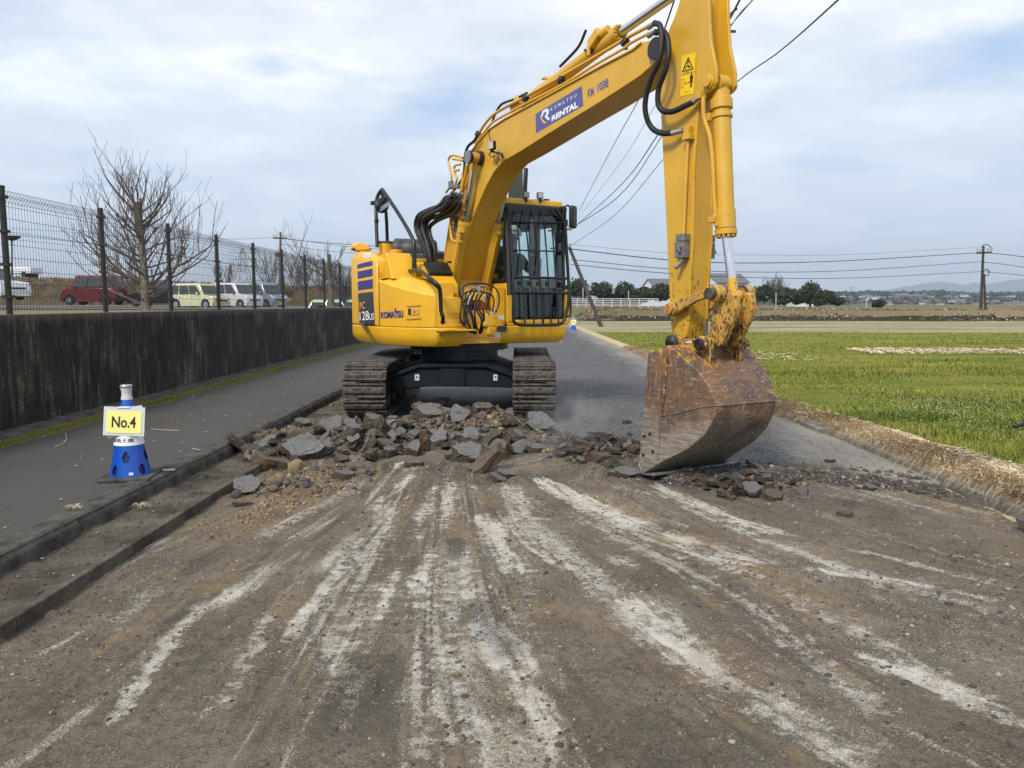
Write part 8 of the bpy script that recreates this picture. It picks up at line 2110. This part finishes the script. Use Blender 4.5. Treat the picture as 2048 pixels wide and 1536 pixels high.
def s_front2(r, n):
    y = .9 + 5.8 * r.uniform(0, 1, n * 2) ** 1.1; x = r.uniform(-1.2, 3.3, n * 2); k = (fbm(x * 1.6, y * 1.6, 305) > r.uniform(.45, .66, n * 2)) & (y < edgeY(x)); x, y = x[k][:n], y[k][:n]
    return x, y, gz_at(x, y) - .003
gravel('gravel', 1900, s_front2, .006, .020, (('pebdark', .44), ('pebbrown', .48), ('pebpale', .08)), 3, 'larger stones scattered on the scraped ground', 2.4)
def s_edge(r, n):
    x = r.uniform(.6, 3.3, n); y = edgeY(x) + r.normal(0, .11, n) - .04; return x, y, np.maximum(gz_at(x, y), np.where(y > edgeY(x) + .06, .0, EZ))
gravel('edge_crumbs', 4200, s_edge, .006, .030, (('pebdark', .70), ('pebbrown', .25), ('pebpale', .05)), 4, 'dark crumbs along the torn edge of the road', 1.8)
def s_gut(r, n):
    y = 2 + 12 * r.uniform(0, 1, n); x = r.uniform(KX + .03, GX, n); return x, y, np.full(n, .0)
gravel('gutter_grit', 2600, s_gut, .002, .010, (('pebdark', .4), ('pebbrown', .5), ('pebpale', .1)), 6, 'dirt and grit lying in the gutter', 2.5)
def s_clay(r, n):
    c_ = [atZ(x, y, EZ) for x, y in ((600, 965), (640, 985), (560, 990), (680, 965), (510, 1040), (570, 1010))]; k = r.integers(0, len(c_), n); cc_ = np.array([tuple(q)[:2] for q in c_])[k]
    x = cc_[:, 0] + r.normal(0, .17, n); y = cc_[:, 1] + r.normal(0, .14, n); x = np.maximum(x, GX + .1); return x, y, gz_at(x, y)
gravel('clay_crumbs', 1300, s_clay, .004, .018, (('tanrock', .65), ('pebbrown', .35)), 7, 'tan clay crumbs spread in front of the heap by the gutter', 2.0)

# ------------------------------------------------------------------ cones
M['conewhite'] = simple('white_cone_sleeve', (0.70, 0.71, 0.74), .5, var=.05)
t = NT('blue_plastic'); p = t.co(); n = t.noise(p, 6, 5)
M['coneblue'] = t.set(t.mix(n, (0.004, 0.055, 0.34), (0.008, 0.085, 0.46)), .35, 0, .5)
M['cardyel'] = simple('yellow_card', (0.76, 0.72, 0.22), .6, var=.03); M['plastic'] = simple('clear_card_sleeve', (0.52, 0.55, 0.58), .35, var=.05); M['coneinside'] = simple('cone_inside', (0.002, 0.01, 0.09), .6)
def cone(base, s, yaw, label, word, fine=True):
    o = empty('traffic_cone', base, yaw); tag(o, label, 'traffic cone'); o.scale = (s, s, s)
    MB().box((0, 0, .015), (.36, .36, .03)).build('base_plate', M['kerb'] if fine else M['coneblue'], o, bevel=.01)
    hz, rb, rt_ = .60, .150, .040
    # conical shell with drop-shaped openings
    n, m_ = (84, 60) if fine else (20, 10); vs, fs = [], []
    rad = lambda z: rb + (rt_ - rb) * z / hz
    for j in range(m_ + 1):
        z = .03 + (.36 - .03) * j / m_
        for k in range(n): a = 2 * math.pi * k / n; vs.append((rad(z) * math.cos(a), rad(z) * math.sin(a), z))
    holes = [(.178, a_) for a_ in (-1.25, .10, 1.5, 2.9, 4.2)] + [(.082, a_) for a_ in (-.55, .95, 2.4, 3.9)]
    for j in range(m_):
        z = .03 + (.36 - .03) * (j + .5) / m_
        for k in range(n):
            a = 2 * math.pi * (k + .5) / n; hit = False
            for hz_, ha in holes:
                da = (a + math.pi / 2 - ha + math.pi) % (2 * math.pi) - math.pi; u = da * rad(z) / .026; v = (z - hz_) / .043
                ww = 1 - .45 * max(0, v); hit |= fine and (u / max(.1, ww)) ** 2 + v * v < 1
            if not hit: fs.append((j * n + k, j * n + (k + 1) % n, (j + 1) * n + (k + 1) % n, (j + 1) * n + k))
    b = MB(); b.add(vs, fs); b.build('cone_body', M['coneblue'], o, angle=60)
    b = MB(); b.lathe([(rad(.03) - .012, .03), (rad(.36) - .012, .36)], n=32, caps=False); b.build('cone_inside', M['coneinside'], o)
    b = MB(); b.lathe([(rad(.262) + .005, .262), (rad(.42) + .004, .42)], n=40, caps=False); sl = b.build('sleeve', M['conewhite'], o)
    b = MB(); b.lathe([(rad(.34), .34), (rad(.56), .56), (rt_ - .004, .60)], n=32); b.build('cone_top', M['coneblue'], o)
    b = MB(); b.lathe([(.046, .525), (.046, .555)], n=28); b.build('band', M['conewhite'], o)
    b = MB(); b.lathe([(.034, .60), (.041, .60), (.041, .612), (.036, .63), (.036, .665), (.042, .685), (.042, .70), (.036, .712)], n=24); lm = b.build('warning_lamp', M['clear'], o, angle=50)
    MB().lathe([(.020, .60), (.020, .675), (.012, .68)], n=12).lathe([(.044, .69), (.046, .70), (.038, .711), (0.002, .713)], n=20).build('lamp_core', M['steel'], lm)
    def card(y, w, h, z, mat, name, tilt=0.0, par=o, rz=0.0, th=.002):
        return MB().box((0, y, z), (w, th, h), (tilt, rz, 0)).build(name, mat, par)
    card(-.080, .29, .215, .445, M['plastic'], 'card_sleeve', -.12, rz=.05)
    card(-.062, .27, .215, .44, M['plastic'], 'card_sleeve', -.10, rz=-.10)
    cd = card(-.084, .247, .165, .440, M['cardyel'], 'number_card', -.12, rz=.05, th=.003)
    vs_, fs_, _ = text_mesh(word, .02)
    def cardpt(a, b_): 
        m_x = Euler((-.12, .05, 0)).to_matrix(); return Vector((0, -.084, .440)) + m_x @ Vector(((a - .5) * .17, -.0030, (b_ - .5) * .085))
    MB().add([cardpt(a, b_) for a, b_ in vs_], fs_).build('card_number', M['ink'], cd, smooth=False, fix=False)
    MB().box((0, -.066, .548), (.085, .02, .012)).build('clip', M['conewhite'], o, bevel=.003)
    if fine:
        vs_, fs_, _ = text_mesh('福島土建', .008)
        def sp2(a, b_):
            th = -math.pi / 2 + (a - .62) * 1.75; z = .288 + b_ * .030; r_ = rad(z) + .0068; return (r_ * math.cos(th), r_ * math.sin(th), z)
        # finer lettering mesh follows the curve well enough at this size
        MB().add([sp2(a, b_) for a, b_ in vs_], fs_).build('company_name', M['ink'], sl, smooth=False, fix=False)
        th = -math.pi / 2 + .35; MB().box((rad(.05) * math.cos(th), rad(.05) * math.sin(th), .055), (.03, .006, .02), (0, 0, .35)).build('maker_tag', M['conewhite'], o)
    return o
q = atZ(262, 955, .10)
cone(q, .985, R(8), 'blue perforated cone with a yellow No.4 card and clear lamp on the pavement', 'No.4')
q = atZ(1147, 660, 0.0)
cone(q, 1.0, R(-5), 'tiny distant blue cone with a yellow card right of the cab', 'No.5', fine=False)

# ------------------------------------------------------------------ plate compactor reaching in at the right edge
q = atZ(2062, 1080, EZ)
pc = empty('plate_compactor', (q.x + .27, q.y, EZ), 0); tag(pc, 'walk-behind machine at the right edge, only its black handle tip and grey base corner showing', 'machine')
MB().prism([(-.26, .10), (-.22, .02), (-.16, 0), (.3, 0), (.4, .1), (.36, .10), (.28, .03), (-.15, .03)], -.2, .2, lambda a, b, c_: (a, c_, b)).build('base_plate', M['pebpale'], pc, bevel=.01)
MB().box((.1, 0, .22), (.3, .3, .26)).cyl((.1, 0, .35), (.1, 0, .46), .1).build('engine', M['black'], pc, bevel=.02)
h_ = atY(2028, 854, q.y) - Vector((q.x + .27, q.y, EZ))
MB().tube([h_ + Vector((0, 0, 0)), h_ + Vector((.08, 0, .02)), h_ + Vector((.25, 0, .02)), (.32, .1, .5), (.28, .1, .2)], [.012, .022], 10, sm=4).build('handle', M['black'], pc, angle=60)
MB().cyl(h_ + Vector((.075, 0, 0)), (.13, 0, .3), .012).build('handle_stay', M['black'], pc)

# ------------------------------------------------------------------ air
def volume_box(name, lo, hi, dens, col, label, noise=None):
    c_ = [(a + b_) / 2 for a, b_ in zip(lo, hi)]; s = [b_ - a for a, b_ in zip(lo, hi)]
    o = MB().box(c_, s).build(name, bpy.data.materials.new(name), smooth=False) if noise is None else MB().ell((0, 0, 0), [v / 2 for v in s], 20, 12).build(name, bpy.data.materials.new(name))
    if noise is not None: o.location = c_
    m_ = o.data.materials[0]; m_.use_nodes = True; nt = m_.node_tree; nt.nodes.clear(); ou = nt.nodes.new("ShaderNodeOutputMaterial"); v = nt.nodes.new("ShaderNodeVolumePrincipled")
    v.inputs['Color'].default_value = (*col, 1); v.inputs['Density'].default_value = dens; v.inputs['Anisotropy'].default_value = 0.2; nt.links.new(v.outputs[0], ou.inputs['Volume'])
    if noise is not None:
        tc = nt.nodes.new("ShaderNodeTexCoord"); n_ = nt.nodes.new("ShaderNodeTexNoise"); n_.inputs['Scale'].default_value = 5; n_.inputs['Detail'].default_value = 3; nt.links.new(tc.outputs['Object'], n_.inputs['Vector'])
        ln = nt.nodes.new("ShaderNodeVectorMath"); ln.operation = 'LENGTH'; sc_ = nt.nodes.new("ShaderNodeVectorMath"); sc_.operation = 'DIVIDE'; sc_.inputs[1].default_value = [v_ / 2 for v_ in s]; nt.links.new(tc.outputs['Object'], sc_.inputs[0]); nt.links.new(sc_.outputs[0], ln.inputs[0])
        m1 = nt.nodes.new("ShaderNodeMapRange"); m1.inputs[1].default_value = 1.0; m1.inputs[2].default_value = 0.1; nt.links.new(ln.outputs['Value'], m1.inputs[0])
        m2 = nt.nodes.new("ShaderNodeMapRange"); m2.inputs[1].default_value = .42; m2.inputs[2].default_value = .7; nt.links.new(n_.outputs['Fac'], m2.inputs[0])
        mm = nt.nodes.new("ShaderNodeMath"); mm.operation = 'MULTIPLY'; nt.links.new(m1.outputs[0], mm.inputs[0]); nt.links.new(m2.outputs[0], mm.inputs[1])
        m3 = nt.nodes.new("ShaderNodeMath"); m3.operation = 'MULTIPLY'; m3.inputs[1].default_value = dens; nt.links.new(mm.outputs[0], m3.inputs[0]); nt.links.new(m3.outputs[0], v.inputs['Density'])
    o['kind'] = 'stuff'; o['label'] = label; return o
if HAZE:
    volume_box('haze', (-6500, -60, -4), (6500, 5200, 260), HAZE, (0.80, 0.88, 1.0), 'thin bluish haze over the plain')
q = atZ(1125, 868, .15)
volume_box('dust_cloud', (q.x - .35, q.y - .4, .02), (q.x + .55, q.y + .4, .60), 3.4, (0.85, 0.85, 0.85), 'faint pale dust drifting up from the rubble left of the bucket', noise=1)
